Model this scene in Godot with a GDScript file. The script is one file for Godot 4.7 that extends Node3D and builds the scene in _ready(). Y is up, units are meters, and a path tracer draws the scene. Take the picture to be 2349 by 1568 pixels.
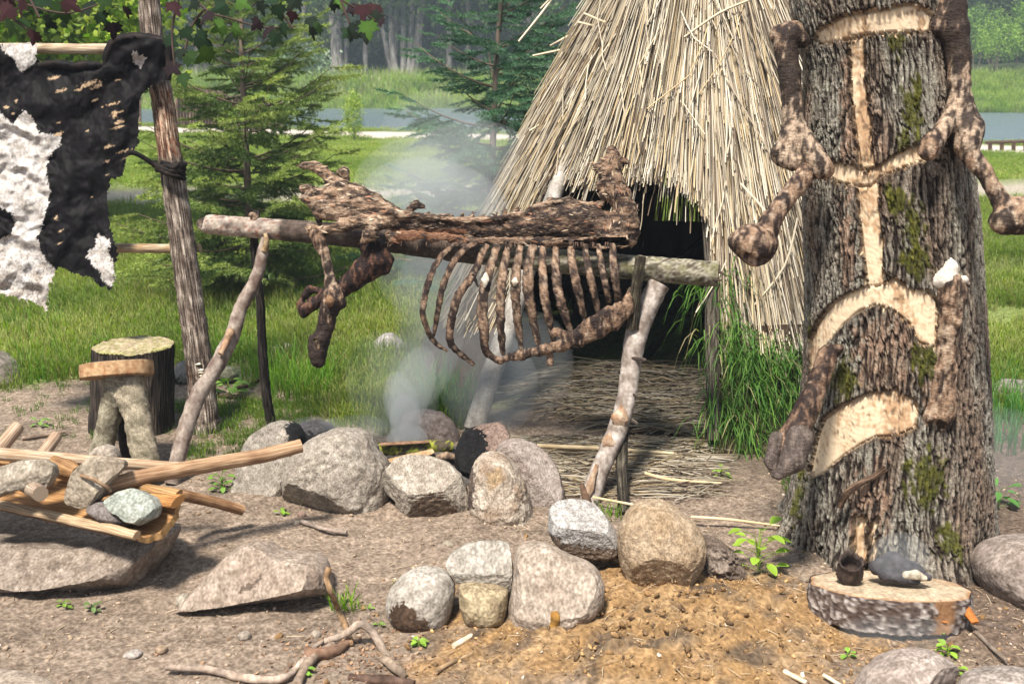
extends Node3D

# ---------------------------------------------------------------- where things stand
const TILT := 0.2530727
const FOC := 2486.0
const EYE := Vector3(0.0, 1.65, 0.0)
var AHEAD := Vector3(0, -sin(TILT), -cos(TILT))
var UPW := Vector3(0, cos(TILT), -sin(TILT))

func P(px: float, py: float, d: float) -> Vector3:
	return EYE + AHEAD * d + Vector3.RIGHT * ((px - 1174.5) / FOC * d) - UPW * ((py - 784.0) / FOC * d)

func G(px: float, py: float, h := 0.0) -> Vector3:
	return P(px, py, (1.65 - h) / (sin(TILT) + (py - 784.0) / FOC * cos(TILT)))

func gd(py: float, h := 0.0) -> float:
	return (1.65 - h) / (sin(TILT) + (py - 784.0) / FOC * cos(TILT))

func flat_list(a: Array) -> PackedVector2Array:
	var o := PackedVector2Array()
	for i in range(0, a.size(), 2):
		o.append(Vector2(a[i], a[i + 1]))
	return o

# ---------------------------------------------------------------- mesh collector
class MB:
	var v := PackedVector3Array()
	var c := PackedColorArray()
	var uv := PackedVector2Array()
	var ix := PackedInt32Array()

	func vert(p: Vector3, col: Color, t := Vector2.ZERO) -> int:
		v.append(p)
		c.append(col)
		uv.append(t)
		return v.size() - 1

	func tri(a: int, b: int, d: int) -> void:
		ix.append(a)
		ix.append(b)
		ix.append(d)

	func quad(a: Vector3, b: Vector3, d: Vector3, e: Vector3, col: Color) -> void:
		var k := vert(a, col, Vector2(0, 0))
		vert(b, col, Vector2(1, 0))
		vert(d, col, Vector2(1, 1))
		vert(e, col, Vector2(0, 1))
		tri(k, k + 1, k + 2)
		tri(k, k + 2, k + 3)

	func box(o: Vector3, x: Vector3, y: Vector3, z: Vector3, col: Color) -> void:
		# o is the centre; x, y, z are half axes (right-handed)
		for s in [[x, y, z], [-x, y, -z], [z, y, -x], [-z, y, x], [x, -z, y], [x, z, -y]]:
			var a: Vector3 = s[0]
			var b: Vector3 = s[1]
			var n: Vector3 = s[2]
			quad(o + n - a - b, o + n - a + b, o + n + a + b, o + n + a - b, col)

	# a tube through pts; flat < 1 thins the section along the direction «thin»
	func tube(pts: PackedVector3Array, rad: PackedFloat32Array, sides: int, c1: Color, c2: Color, nz: FastNoiseLite = null, rough := 0.0, freq := 30.0, flat := 1.0, thin := Vector3.ZERO, caps := true, cmix := 0.0, capcol = null) -> void:
		var n := pts.size()
		var t := (pts[1] - pts[0]).normalized()
		var n1 := t.cross(Vector3(0.31, 0.1, 0.94))
		if thin != Vector3.ZERO:
			n1 = (thin - t * thin.dot(t))
		if n1.length() < 0.01:
			n1 = t.cross(Vector3.RIGHT)
		n1 = n1.normalized()
		var run := 0.0
		var first := v.size()
		for i in n:
			var tt := (pts[mini(i + 1, n - 1)] - pts[maxi(i - 1, 0)]).normalized()
			n1 = (n1 - tt * n1.dot(tt)).normalized()
			if thin != Vector3.ZERO:
				var q := thin - tt * thin.dot(tt)
				if q.length() > 0.05:
					n1 = q.normalized()
			var n2 := tt.cross(n1)
			if i > 0:
				run += pts[i].distance_to(pts[i - 1])
			for k in sides + 1:
				var a := TAU * float(k % sides) / sides
				var dirv := n1 * (cos(a) * flat) + n2 * sin(a)
				var p := pts[i] + dirv * rad[i]
				var col := c1
				if nz:
					var q := nz.get_noise_3dv(p * freq)
					p += dirv * (rad[i] * rough * q)
					var w := nz.get_noise_3dv(p * (freq * 0.6) + Vector3(31, 7, 3)) * 1.4 + 0.5 + cmix
					col = c1.lerp(c2, clampf(w, 0.0, 1.0))
				vert(p, col, Vector2(float(k) / sides * TAU * rad[0], run))
		for i in n - 1:
			for k in sides:
				var a := first + i * (sides + 1) + k
				var d := a + sides + 1
				tri(a, d, a + 1)
				tri(a + 1, d, d + 1)
		if caps:
			for way in 2:
				var ring := first if way == 0 else first + (n - 1) * (sides + 1)
				var cc: Color = c1 if capcol == null else capcol
				var mid := vert(pts[0] if way == 0 else pts[n - 1], cc)
				for k in sides + 1:
					vert(v[ring + k], cc)
				for k in sides:
					if way == 0:
						tri(mid, mid + 1 + k, mid + 2 + k)
					else:
						tri(mid, mid + 2 + k, mid + 1 + k)

	func normals() -> PackedVector3Array:
		var nn := PackedVector3Array()
		nn.resize(v.size())
		for i in range(0, ix.size(), 3):
			var a := ix[i]
			var b := ix[i + 1]
			var d := ix[i + 2]
			var q := (v[d] - v[a]).cross(v[b] - v[a])
			nn[a] += q
			nn[b] += q
			nn[d] += q
		for i in nn.size():
			nn[i] = nn[i].normalized() if nn[i].length_squared() > 1e-20 else Vector3.UP
		return nn

	func mesh(m: Material, given := PackedVector3Array()) -> ArrayMesh:
		var a := []
		a.resize(Mesh.ARRAY_MAX)
		a[Mesh.ARRAY_VERTEX] = v
		a[Mesh.ARRAY_NORMAL] = given if given.size() else normals()
		a[Mesh.ARRAY_COLOR] = c
		a[Mesh.ARRAY_TEX_UV] = uv
		a[Mesh.ARRAY_INDEX] = ix
		var am := ArrayMesh.new()
		am.add_surface_from_arrays(Mesh.PRIMITIVE_TRIANGLES, a)
		am.surface_set_material(0, m)
		return am

# ---------------------------------------------------------------- smooth bodies on a grid, meshed as surface nets
class SDF:
	var lo: Vector3
	var h: float
	var nx: int
	var ny: int
	var nz: int
	var f := PackedFloat32Array()

	func _init(a: Vector3, b: Vector3, cell: float) -> void:
		lo = a
		h = cell
		nx = int(ceil((b.x - a.x) / h)) + 1
		ny = int(ceil((b.y - a.y) / h)) + 1
		nz = int(ceil((b.z - a.z) / h)) + 1
		f.resize(nx * ny * nz)
		f.fill(1.0)

	# tapered capsule; sz > 1 thins it in depth; cut takes material away
	func cap(a: Vector3, b: Vector3, ra: float, rb: float, k := 0.02, sz := 1.0, cut := false) -> void:
		var rm := maxf(ra, rb) + k + 2.0 * h
		var x0 := maxi(0, int((minf(a.x, b.x) - rm - lo.x) / h))
		var x1 := mini(nx - 1, int((maxf(a.x, b.x) + rm - lo.x) / h) + 1)
		var y0 := maxi(0, int((minf(a.y, b.y) - rm - lo.y) / h))
		var y1 := mini(ny - 1, int((maxf(a.y, b.y) + rm - lo.y) / h) + 1)
		var z0 := maxi(0, int((minf(a.z, b.z) - rm - lo.z) / h))
		var z1 := mini(nz - 1, int((maxf(a.z, b.z) + rm - lo.z) / h) + 1)
		var s := Vector3(1, 1, sz)
		var ab := (b - a) * s
		var inv := 1.0 / maxf(ab.length_squared(), 1e-9)
		for z in range(z0, z1 + 1):
			for y in range(y0, y1 + 1):
				var at := (z * ny + y) * nx
				for x in range(x0, x1 + 1):
					var p := (lo + Vector3(x, y, z) * h - a) * s
					var t := clampf(p.dot(ab) * inv, 0.0, 1.0)
					var d := (p - ab * t).length() - ra - (rb - ra) * t
					var o := f[at + x]
					if cut:
						d = -d
						var q := clampf(0.5 - 0.5 * (o - d) / k, 0.0, 1.0)
						f[at + x] = lerpf(o, d, q) + k * q * (1.0 - q)
					else:
						var q2 := clampf(0.5 + 0.5 * (o - d) / k, 0.0, 1.0)
						f[at + x] = lerpf(o, d, q2) - k * q2 * (1.0 - q2)

	func rough(noise: FastNoiseLite, scale: Vector3, amp: float) -> void:
		var i := 0
		var band := amp * 2.0 + 2.0 * h
		for z in nz:
			for y in ny:
				for x in nx:
					if absf(f[i]) < band:
						f[i] += amp * noise.get_noise_3dv((lo + Vector3(x, y, z) * h) * scale)
					i += 1

	func mesh() -> MB:
		var mb := MB.new()
		var cell := PackedInt32Array()
		cell.resize(f.size())
		cell.fill(-1)
		var sx := 1
		var sy := nx
		var szz := nx * ny
		var corner := [0, sx, sy, sx + sy, szz, szz + sx, szz + sy, szz + sx + sy]
		var off := [Vector3(0, 0, 0), Vector3(1, 0, 0), Vector3(0, 1, 0), Vector3(1, 1, 0), Vector3(0, 0, 1), Vector3(1, 0, 1), Vector3(0, 1, 1), Vector3(1, 1, 1)]
		var edges := [[0, 1], [2, 3], [4, 5], [6, 7], [0, 2], [1, 3], [4, 6], [5, 7], [0, 4], [1, 5], [2, 6], [3, 7]]
		var band := 3.0 * h
		for z in nz - 1:
			for y in ny - 1:
				var at := (z * ny + y) * nx
				for x in nx - 1:
					var i := at + x
					var f0 := f[i]
					if f0 > band or f0 < -band:
						continue
					var inside := 0
					for q in 8:
						if f[i + corner[q]] < 0.0:
							inside += 1
					if inside == 0 or inside == 8:
						continue
					var sum := Vector3.ZERO
					var n := 0
					for e in edges:
						var fa := f[i + corner[e[0]]]
						var fb := f[i + corner[e[1]]]
						if (fa < 0.0) != (fb < 0.0):
							var oa: Vector3 = off[e[0]]
							var ob: Vector3 = off[e[1]]
							sum += oa.lerp(ob, fa / (fa - fb))
							n += 1
					cell[i] = mb.vert(lo + (Vector3(x, y, z) + sum / n) * h, Color.WHITE)
		for z in range(1, nz - 1):
			for y in range(1, ny - 1):
				var at := (z * ny + y) * nx
				for x in range(1, nx - 1):
					var i := at + x
					if cell[i] < 0:
						continue
					var neg := f[i] < 0.0
					if neg != (f[i + sx] < 0.0):
						q4(mb, cell[i], cell[i - sy], cell[i - sy - szz], cell[i - szz], neg)
					if neg != (f[i + sy] < 0.0):
						q4(mb, cell[i], cell[i - szz], cell[i - szz - sx], cell[i - sx], neg)
					if neg != (f[i + szz] < 0.0):
						q4(mb, cell[i], cell[i - sx], cell[i - sx - sy], cell[i - sy], neg)
		return mb

	func q4(mb: MB, a: int, b: int, d: int, e: int, neg: bool) -> void:
		if a < 0 or b < 0 or d < 0 or e < 0:
			return
		if neg:
			mb.tri(a, d, b)
			mb.tri(a, e, d)
		else:
			mb.tri(a, b, d)
			mb.tri(a, d, e)

# ---------------------------------------------------------------- naming and placing
func tag(o: Node3D, label: String, category: String, group := "", kind := "") -> void:
	if label:
		o.set_meta("label", label)
	if category:
		o.set_meta("category", category)
	if group:
		o.set_meta("group", group)
	if kind:
		o.set_meta("kind", kind)

var taken := {}
func numbered(called: String) -> String:
	if not taken.has(called):
		taken[called] = 0
		return called
	taken[called] += 1
	return "%s_%03d" % [called, taken[called]]

func thing(called: String, at: Vector3, label: String, category: String, group := "") -> Node3D:
	var o := Node3D.new()
	o.name = numbered(called)
	o.position = at
	add_child(o)
	tag(o, label, category, group)
	return o

# a mesh under parent (whose vertices are given in world places)
func part(called: String, m: Mesh, parent: Node3D, from_world := true) -> MeshInstance3D:
	var o := MeshInstance3D.new()
	var k := 0
	var base := called
	while parent.has_node(NodePath(called)):
		k += 1
		called = "%s_%03d" % [base, k]
	o.name = called
	o.mesh = m
	parent.add_child(o)
	if from_world:
		var q := Vector3.ZERO
		var n: Node = parent
		while n is Node3D and n != self:
			q += (n as Node3D).position
			n = n.get_parent()
		o.position = -q
	return o

func single(called: String, m: Mesh, label: String, category: String, group := "", kind := "") -> MeshInstance3D:
	var o := MeshInstance3D.new()
	o.name = numbered(called)
	o.mesh = m
	add_child(o)
	tag(o, label, category, group, kind)
	return o

func scatter(called: String, m: Mesh, where: Array, tint: PackedColorArray, parent: Node3D) -> MultiMeshInstance3D:
	var mm := MultiMesh.new()
	mm.transform_format = MultiMesh.TRANSFORM_3D
	mm.use_colors = tint.size() > 0
	mm.mesh = m
	mm.instance_count = where.size()
	for i in where.size():
		mm.set_instance_transform(i, where[i])
		if tint.size():
			mm.set_instance_color(i, tint[i])
	var o := MultiMeshInstance3D.new()
	o.name = called if parent != self else numbered(called)
	o.multimesh = mm
	o.set_meta("kind", "stuff")
	parent.add_child(o, true)
	return o

# ---------------------------------------------------------------- noise, pictures, materials
func noise(s: int, octaves := 3, kind := FastNoiseLite.TYPE_SIMPLEX_SMOOTH) -> FastNoiseLite:
	var n := FastNoiseLite.new()
	n.seed = s
	n.noise_type = kind
	n.frequency = 1.0
	n.fractal_octaves = octaves
	n.fractal_type = FastNoiseLite.FRACTAL_FBM if octaves > 1 else FastNoiseLite.FRACTAL_NONE
	return n

func grey(s: int, freq: float, w := 512, hh := 512, kind := FastNoiseLite.TYPE_SIMPLEX_SMOOTH, oct := 3) -> PackedByteArray:
	var n := noise(s, oct, kind)
	n.frequency = freq
	if kind == FastNoiseLite.TYPE_CELLULAR:
		n.cellular_return_type = FastNoiseLite.RETURN_DISTANCE
	var im := n.get_seamless_image(w, hh, false, false, 0.12, true)
	im.convert(Image.FORMAT_L8)
	if w != 512 or hh != 512:
		im.resize(512, 512, Image.INTERPOLATE_CUBIC)
	return im.get_data()

# layers: [[bytes, weight], ...]; the sum is stretched by «gain» round one half, then runs from colour a to colour b
func picture(layers: Array, gain: float, a: Color, b: Color) -> ImageTexture:
	var n := 512 * 512
	var acc := PackedFloat32Array()
	acc.resize(n)
	var total := 0.0
	for l in layers:
		var by: PackedByteArray = l[0]
		var w: float = l[1] / 255.0
		total += l[1]
		for i in n:
			acc[i] += by[i] * w
	var ramp := PackedByteArray()
	for i in 256:
		var q := a.lerp(b, i / 255.0)
		ramp.append(int(q.r * 255))
		ramp.append(int(q.g * 255))
		ramp.append(int(q.b * 255))
	var out := PackedByteArray()
	out.resize(n * 3)
	var k := gain / total
	for i in n:
		var t := clampi(int((acc[i] * k + 0.5 - gain * 0.5) * 255.0), 0, 255) * 3
		out[i * 3] = ramp[t]
		out[i * 3 + 1] = ramp[t + 1]
		out[i * 3 + 2] = ramp[t + 2]
	var im := Image.create_from_data(512, 512, false, Image.FORMAT_RGB8, out)
	im.generate_mipmaps()
	return ImageTexture.create_from_image(im)

func mat(tex: Texture2D, scale: Vector3, roughness := 0.9, bump: Texture2D = null, bump_cm := 0.4, triplanar := true) -> StandardMaterial3D:
	var m := StandardMaterial3D.new()
	m.vertex_color_use_as_albedo = true
	m.roughness = roughness
	m.metallic_specular = 0.35
	if tex:
		m.albedo_texture = tex
		m.uv1_scale = scale
		m.uv1_triplanar = triplanar
	if bump:
		m.heightmap_enabled = true
		m.heightmap_texture = bump
		m.heightmap_scale = bump_cm
	return m

func leafy(light: Color, roughness := 0.55) -> StandardMaterial3D:
	var m := StandardMaterial3D.new()
	m.vertex_color_use_as_albedo = true
	m.roughness = roughness
	m.metallic_specular = 0.4
	m.cull_mode = BaseMaterial3D.CULL_DISABLED
	m.backlight_enabled = true
	m.backlight = light
	return m

var M := {}
func materials() -> void:
	var W := Color.WHITE
	var fine := grey(3, 0.09)
	var mid := grey(4, 0.022)
	var big := grey(5, 0.006)
	var cells := grey(6, 0.06, 512, 512, FastNoiseLite.TYPE_CELLULAR, 1)
	var streak := grey(7, 0.05, 512, 48)
	var streak_fine := grey(8, 0.11, 512, 40)
	var rings := grey(9, 0.03, 512, 96)
	var speck := picture([[fine, 1.0], [mid, 0.8], [cells, 0.5]], 2.2, Color(0.50, 0.48, 0.46), W)
	var speck_soft := picture([[fine, 0.6], [mid, 1.0], [big, 0.7]], 2.0, Color(0.62, 0.58, 0.55), W)
	var grit := picture([[fine, 1.2], [mid, 0.6], [cells, 0.8]], 1.9, Color(0.52, 0.50, 0.48), W)
	var grain := picture([[streak_fine, 1.0], [streak, 0.8]], 2.0, Color(0.62, 0.56, 0.5), W)
	var barky := picture([[streak, 1.2], [rings, 0.8], [fine, 0.5]], 2.4, Color(0.35, 0.32, 0.3), W)
	var flesh := picture([[streak_fine, 0.7], [mid, 1.0], [fine, 0.5]], 1.9, Color(0.50, 0.46, 0.44), W)
	M.rock = mat(speck, Vector3.ONE * 2.6, 0.92, speck, 0.5)
	M.rock_soft = mat(speck, Vector3.ONE * 1.8, 0.92, speck_soft, 0.7)
	M.soil = mat(grit, Vector3.ONE * 1.3, 0.97, grit, 0.8)
	M.soil.uv1_world_triplanar = true
	M.wood = mat(grain, Vector3(6, 2.0, 1), 0.75, grain, 0.15, false)
	M.wood_face = mat(speck_soft, Vector3.ONE * 5.0, 0.85, speck_soft, 0.15)
	M.bark = mat(barky, Vector3(4.5, 2.2, 1), 0.95, barky, 1.2, false)
	M.trunk = mat(speck, Vector3(4, 4, 4), 0.96, speck, 0.4)
	M.carved = mat(null, Vector3.ONE, 0.85)
	M.bone = mat(flesh, Vector3(5, 9, 7), 0.7, flesh, 0.7)
	M.hide = mat(speck_soft, Vector3(6, 6, 6), 0.6, speck, 0.15)
	M.hide.metallic_specular = 0.22
	M.fur = mat(null, Vector3.ONE, 0.7)
	M.fur.cull_mode = BaseMaterial3D.CULL_DISABLED
	M.reed = mat(null, Vector3.ONE, 0.6)
	M.plain = mat(null, Vector3.ONE, 0.9)
	M.smooth = mat(speck_soft, Vector3.ONE * 5.0, 0.85, speck_soft, 0.25)
	M.far_bark = mat(barky, Vector3(1.2, 0.5, 1), 0.95, barky, 2.0, false)
	M.grass = leafy(Color(0.85, 1.0, 0.35))
	M.leaf = leafy(Color(0.5, 0.75, 0.2))
	M.dark_leaf = leafy(Color(0.10, 0.13, 0.06), 0.8)
	M.dark_leaf.metallic_specular = 0.15
	M.needle = leafy(Color(0.45, 0.6, 0.2))
	M.water = StandardMaterial3D.new()
	M.water.albedo_color = Color(0.34, 0.39, 0.43)
	M.water.roughness = 0.25
	M.water.metallic_specular = 0.6
	var rip := noise(55, 3)
	rip.frequency = 0.02
	var ripim := rip.get_seamless_image(512, 512)
	ripim.resize(512, 512)
	ripim.bump_map_to_normal_map(9.0)
	M.water.normal_enabled = true
	M.water.normal_texture = ImageTexture.create_from_image(ripim)
	M.water.normal_scale = 1.0
	M.water.uv1_triplanar = true
	M.water.uv1_world_triplanar = true
	M.water.uv1_scale = Vector3(0.22, 1, 0.5)

# ---------------------------------------------------------------- shapes used again and again
# pts: rows of [px, py, depth, width in px]; gives centre line and radii through a smooth curve
func curve(rows: Array, per := 6) -> Array:
	var pts := PackedVector3Array()
	var rad := PackedFloat32Array()
	var w := []
	for r in rows:
		var p := P(r[0], r[1], r[2])
		w.append([p, r[3] * 0.5 * r[2] / FOC])
	for i in w.size() - 1:
		var a: Vector3 = w[maxi(i - 1, 0)][0]
		var b: Vector3 = w[i][0]
		var c: Vector3 = w[i + 1][0]
		var d: Vector3 = w[mini(i + 2, w.size() - 1)][0]
		for k in per:
			var t := float(k) / per
			pts.append(b.cubic_interpolate(c, a, d, t))
			rad.append(lerpf(w[i][1], w[i + 1][1], t))
	pts.append(w[-1][0])
	rad.append(w[-1][1])
	return [pts, rad]

func stick(mb: MB, rows: Array, c1: Color, c2: Color, nz: FastNoiseLite, rough := 0.12, freq := 25.0, sides := 14, per := 7, flat := 1.0, thin := Vector3.ZERO, cmix := 0.0, capcol = null) -> void:
	var q := curve(rows, per)
	mb.tube(q[0], q[1], sides, c1, c2, nz, rough, freq, flat, thin, true, cmix, capcol)

var balls := {}
func ball(level: int) -> Array:
	if balls.has(level):
		return balls[level]
	var t := (1.0 + sqrt(5.0)) / 2.0
	var v := PackedVector3Array([Vector3(-1, t, 0), Vector3(1, t, 0), Vector3(-1, -t, 0), Vector3(1, -t, 0), Vector3(0, -1, t), Vector3(0, 1, t), Vector3(0, -1, -t), Vector3(0, 1, -t), Vector3(t, 0, -1), Vector3(t, 0, 1), Vector3(-t, 0, -1), Vector3(-t, 0, 1)])
	for i in v.size():
		v[i] = v[i].normalized()
	var f := PackedInt32Array([0, 11, 5, 0, 5, 1, 0, 1, 7, 0, 7, 10, 0, 10, 11, 1, 5, 9, 5, 11, 4, 11, 10, 2, 10, 7, 6, 7, 1, 8, 3, 9, 4, 3, 4, 2, 3, 2, 6, 3, 6, 8, 3, 8, 9, 4, 9, 5, 2, 4, 11, 6, 2, 10, 8, 6, 7, 9, 8, 1])
	for l in level:
		var half := {}
		var g := PackedInt32Array()
		for i in range(0, f.size(), 3):
			var m := []
			for e in 3:
				var a := f[i + e]
				var b := f[i + (e + 1) % 3]
				var key := mini(a, b) * 1000000 + maxi(a, b)
				if not half.has(key):
					half[key] = v.size()
					v.append(((v[a] + v[b]) * 0.5).normalized())
				m.append(half[key])
			g.append_array(PackedInt32Array([f[i], m[0], m[2], f[i + 1], m[1], m[0], f[i + 2], m[2], m[1], m[0], m[1], m[2]]))
		f = g
	# clockwise fronts
	for i in range(0, f.size(), 3):
		var q := f[i + 1]
		f[i + 1] = f[i + 2]
		f[i + 2] = q
	balls[level] = [v, f]
	return balls[level]

# a stone: its outline seen from the front (px, about its middle), its half thickness tz in metres, broken faces as planes, stains and painted shade as outlines
func stone(outline: Array, d: float, tz: float, col: Color, seed_: int, o := {}) -> Array:
	var poly := flat_list(outline)
	var lo := poly[0]
	var hi := poly[0]
	for p in poly:
		lo = lo.min(p)
		hi = hi.max(p)
	var mid := (lo + hi) * 0.5
	# radius of the outline in 180 directions, smoothed
	var N := 180
	var rr := PackedFloat32Array()
	for i in N:
		var a := TAU * i / N
		var far := mid + Vector2(cos(a), -sin(a)) * 3000.0
		var best := 5.0
		for k in poly.size():
			var hit = Geometry2D.segment_intersects_segment(mid, far, poly[k], poly[(k + 1) % poly.size()])
			if hit != null:
				best = maxf(best, mid.distance_to(hit))
		rr.append(best)
	var soft: int = o.get("soft", 4)
	var sm := PackedFloat32Array()
	for i in N:
		var s := 0.0
		for k in range(-soft, soft + 1):
			s += rr[posmod(i + k, N)]
		sm.append(s / (2 * soft + 1))
	var px := d / FOC
	var c0 := P(mid.x, mid.y, d)
	var b: Array = ball(o.get("sub", 5))
	var u: PackedVector3Array = b[0]
	var nz := noise(seed_, 4)
	var amp: float = o.get("amp", 0.05)
	var freq: float = o.get("freq", 1.6)
	var col2: Color = o.get("col2", col * 0.7)
	var planes: Array = o.get("planes", [])
	var stains_and_shade: Array = o.get("stains_and_shade", [])
	var sq: float = o.get("sq", 0.8)
	var mb := MB.new()
	mb.ix = b[1]
	col *= 1.15
	col2 *= 1.15
	var patch_poly := []
	for s in stains_and_shade:
		patch_poly.append(flat_list(s[0]))
	for i in u.size():
		var q := u[i]
		var rxy := sqrt(q.x * q.x + q.y * q.y)
		var a := fposmod(atan2(q.y, q.x), TAU) / TAU * N
		var ia := int(a) % N
		var r := lerpf(sm[ia], sm[(ia + 1) % N], a - floorf(a))
		var n1 := nz.get_noise_3dv(q * freq)
		var n2 := nz.get_noise_3dv(q * freq * 3.1 + Vector3(9, 3, 1))
		var k := 1.0 + amp * n1 + amp * 0.35 * n2
		var xy := Vector2(q.x, q.y) / maxf(rxy, 1e-5) * (r * pow(rxy, sq)) * lerpf(k, 1.0, 0.45 * rxy)
		var w := Vector3(xy.x * px, xy.y * px, signf(q.z) * pow(absf(q.z), 0.85) * tz * k)
		for pl in planes:
			var nn: Vector3 = (pl[0] as Vector3).normalized()
			var dist: float = pl[1] * px + 0.004 * nz.get_noise_3dv(w * 30.0)
			var over := w.dot(nn) - dist
			if over > 0.0:
				w -= nn * over * 0.94
		var cc := col.lerp(col2, clampf(nz.get_noise_3dv(w * 9.0) * 1.3 + 0.35, 0, 1))
		if w.z > -tz * 0.7:
			var at := mid + Vector2(w.x, -w.y) / px
			at += Vector2(nz.get_noise_3dv(w * 50.0), nz.get_noise_3dv(w * 50.0 + Vector3(5, 5, 5))) * 14.0
			for s in patch_poly.size():
				if Geometry2D.is_point_in_polygon(at, patch_poly[s]):
					cc = (stains_and_shade[s][1] as Color) * (1.0 + 0.4 * n2)
		var wp := Vector3.RIGHT * w.x + UPW * w.y - AHEAD * w.z
		mb.vert(wp, cc)
	return [mb, c0]

func rock(called: String, label: String, category: String, group: String, outline: Array, d: float, tz: float, col: Color, seed_: int, o := {}) -> MeshInstance3D:
	var q := stone(outline, d, tz, col, seed_, o)
	var n := single(called, q[0].mesh(o.get("mat", M.rock)), label, category, group)
	n.position = q[1]
	return n

func moved(mb: MB, by: Vector3) -> MB:
	for i in mb.v.size():
		mb.v[i] += by
	return mb

func _ready() -> void:
	var cam := Camera3D.new()
	cam.name = "camera"
	cam.position = EYE
	cam.rotation = Vector3(-TILT, 0, 0)
	cam.fov = rad_to_deg(2.0 * atan(784.0 / FOC))
	cam.near = 0.05
	cam.far = 600.0
	var lens := CameraAttributesPhysical.new()
	lens.frustum_focal_length = 38.0
	lens.frustum_focus_distance = 4.6
	lens.frustum_near = 0.05
	lens.frustum_far = 600.0
	lens.exposure_aperture = 5.6
	cam.attributes = lens
	add_child(cam)
	cam.fov = rad_to_deg(2.0 * atan(784.0 / FOC))

	var env := Environment.new()
	env.background_mode = Environment.BG_SKY
	env.tonemap_mode = Environment.TONE_MAPPER_LINEAR
	env.tonemap_exposure = 3.75
	var sky := Sky.new()
	var air := ProceduralSkyMaterial.new()
	air.sky_top_color = Color(0.80, 0.87, 0.96)
	air.sky_horizon_color = Color(0.95, 0.97, 1.0)
	air.sky_curve = 0.25
	air.ground_horizon_color = Color(0.62, 0.66, 0.66)
	air.ground_bottom_color = Color(0.25, 0.25, 0.22)
	air.sun_angle_max = 4.0
	air.sky_energy_multiplier = 0.54
	air.ground_energy_multiplier = 0.5
	sky.sky_material = air
	env.sky = sky
	env.sdfgi_enabled = true
	env.ssao_enabled = true
	env.ssil_enabled = true
	env.volumetric_fog_enabled = true
	env.volumetric_fog_density = 0.0
	env.fog_enabled = true
	env.fog_mode = Environment.FOG_MODE_EXPONENTIAL
	env.fog_density = 0.002
	env.fog_light_color = Color(0.86, 0.93, 1.0)
	var around := WorldEnvironment.new()
	around.name = "surroundings"
	around.environment = env
	add_child(around)
	var sun := DirectionalLight3D.new()
	sun.name = "sun"
	sun.light_energy = 0.78
	sun.light_color = Color(1.0, 0.972, 0.925)
	sun.light_angular_distance = 9.0
	sun.shadow_enabled = true
	add_child(sun)
	sun.look_at_from_position(Vector3.ZERO, -Vector3(-0.20, 0.88, 0.42), Vector3.UP)

	materials()
	ground()
	far_side()
	right_side()
	forest()
	hut()
	spruces()
	fence()
	carved_tree()
	tree_bones()
	slab_table()
	drying_rack()
	cow_hide()
	spit()
	skeleton()
	stones()
	stump_and_stool()
	tools()
	fireplace()
	grasses()
	plants()
	maple()
	litter()
	smoke()

# ---------------------------------------------------------------- ground and water
var lie := noise(11, 3)
const SHORE := -26.2

# the shore runs aslant: distance to it is measured along this
func to_shore(x: float, z: float) -> float:
	return z - 0.33 * clampf(x, -12.0, 14.0)

func gh(x: float, z: float) -> float:
	var y := 0.0
	if z > -14.0:
		y += 0.022 * lie.get_noise_2d(x * 1.3, z * 1.3) + 0.012 * lie.get_noise_2d(x * 6.0, z * 6.0)
	else:
		y += 0.03 * lie.get_noise_2d(x * 0.4, z * 0.4)
	var zz := to_shore(x, z)
	if zz < SHORE:
		y -= 0.9 * smoothstep(SHORE, SHORE - 2.5, zz)
	if z < -48.0:
		y += 1.15 * smoothstep(-48.0, -52.0, z) + 0.03 * maxf(0.0, -z - 52.0)
	# the sandy bank in front and the ditch on the lawn to the right
	var e := Vector2((x - 0.42) / 0.75, (z + 2.95) / 0.5).length()
	y += 0.04 * (1.0 - smoothstep(0.3, 1.0, e)) * (1.0 + 0.25 * lie.get_noise_2d(x * 40.0, z * 40.0) + 0.9 * lie.get_noise_2d(x * 14.0, z * 14.0))
	if x > 2.2 and x < 12.0:
		y -= 0.35 * exp(-pow((z + 8.9) / 0.35, 2.0)) * smoothstep(2.2, 2.8, x)
	return y

func lines(stops: Array) -> PackedFloat32Array:
	# stops: [from, step], ..., [end, 0]
	var o := PackedFloat32Array()
	for i in stops.size() - 1:
		var a: float = stops[i][0]
		var b: float = stops[i + 1][0]
		var n := maxi(1, int(round((b - a) / stops[i][1])))
		for k in n:
			o.append(lerpf(a, b, float(k) / n))
	o.append(stops[-1][0])
	return o

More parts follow.
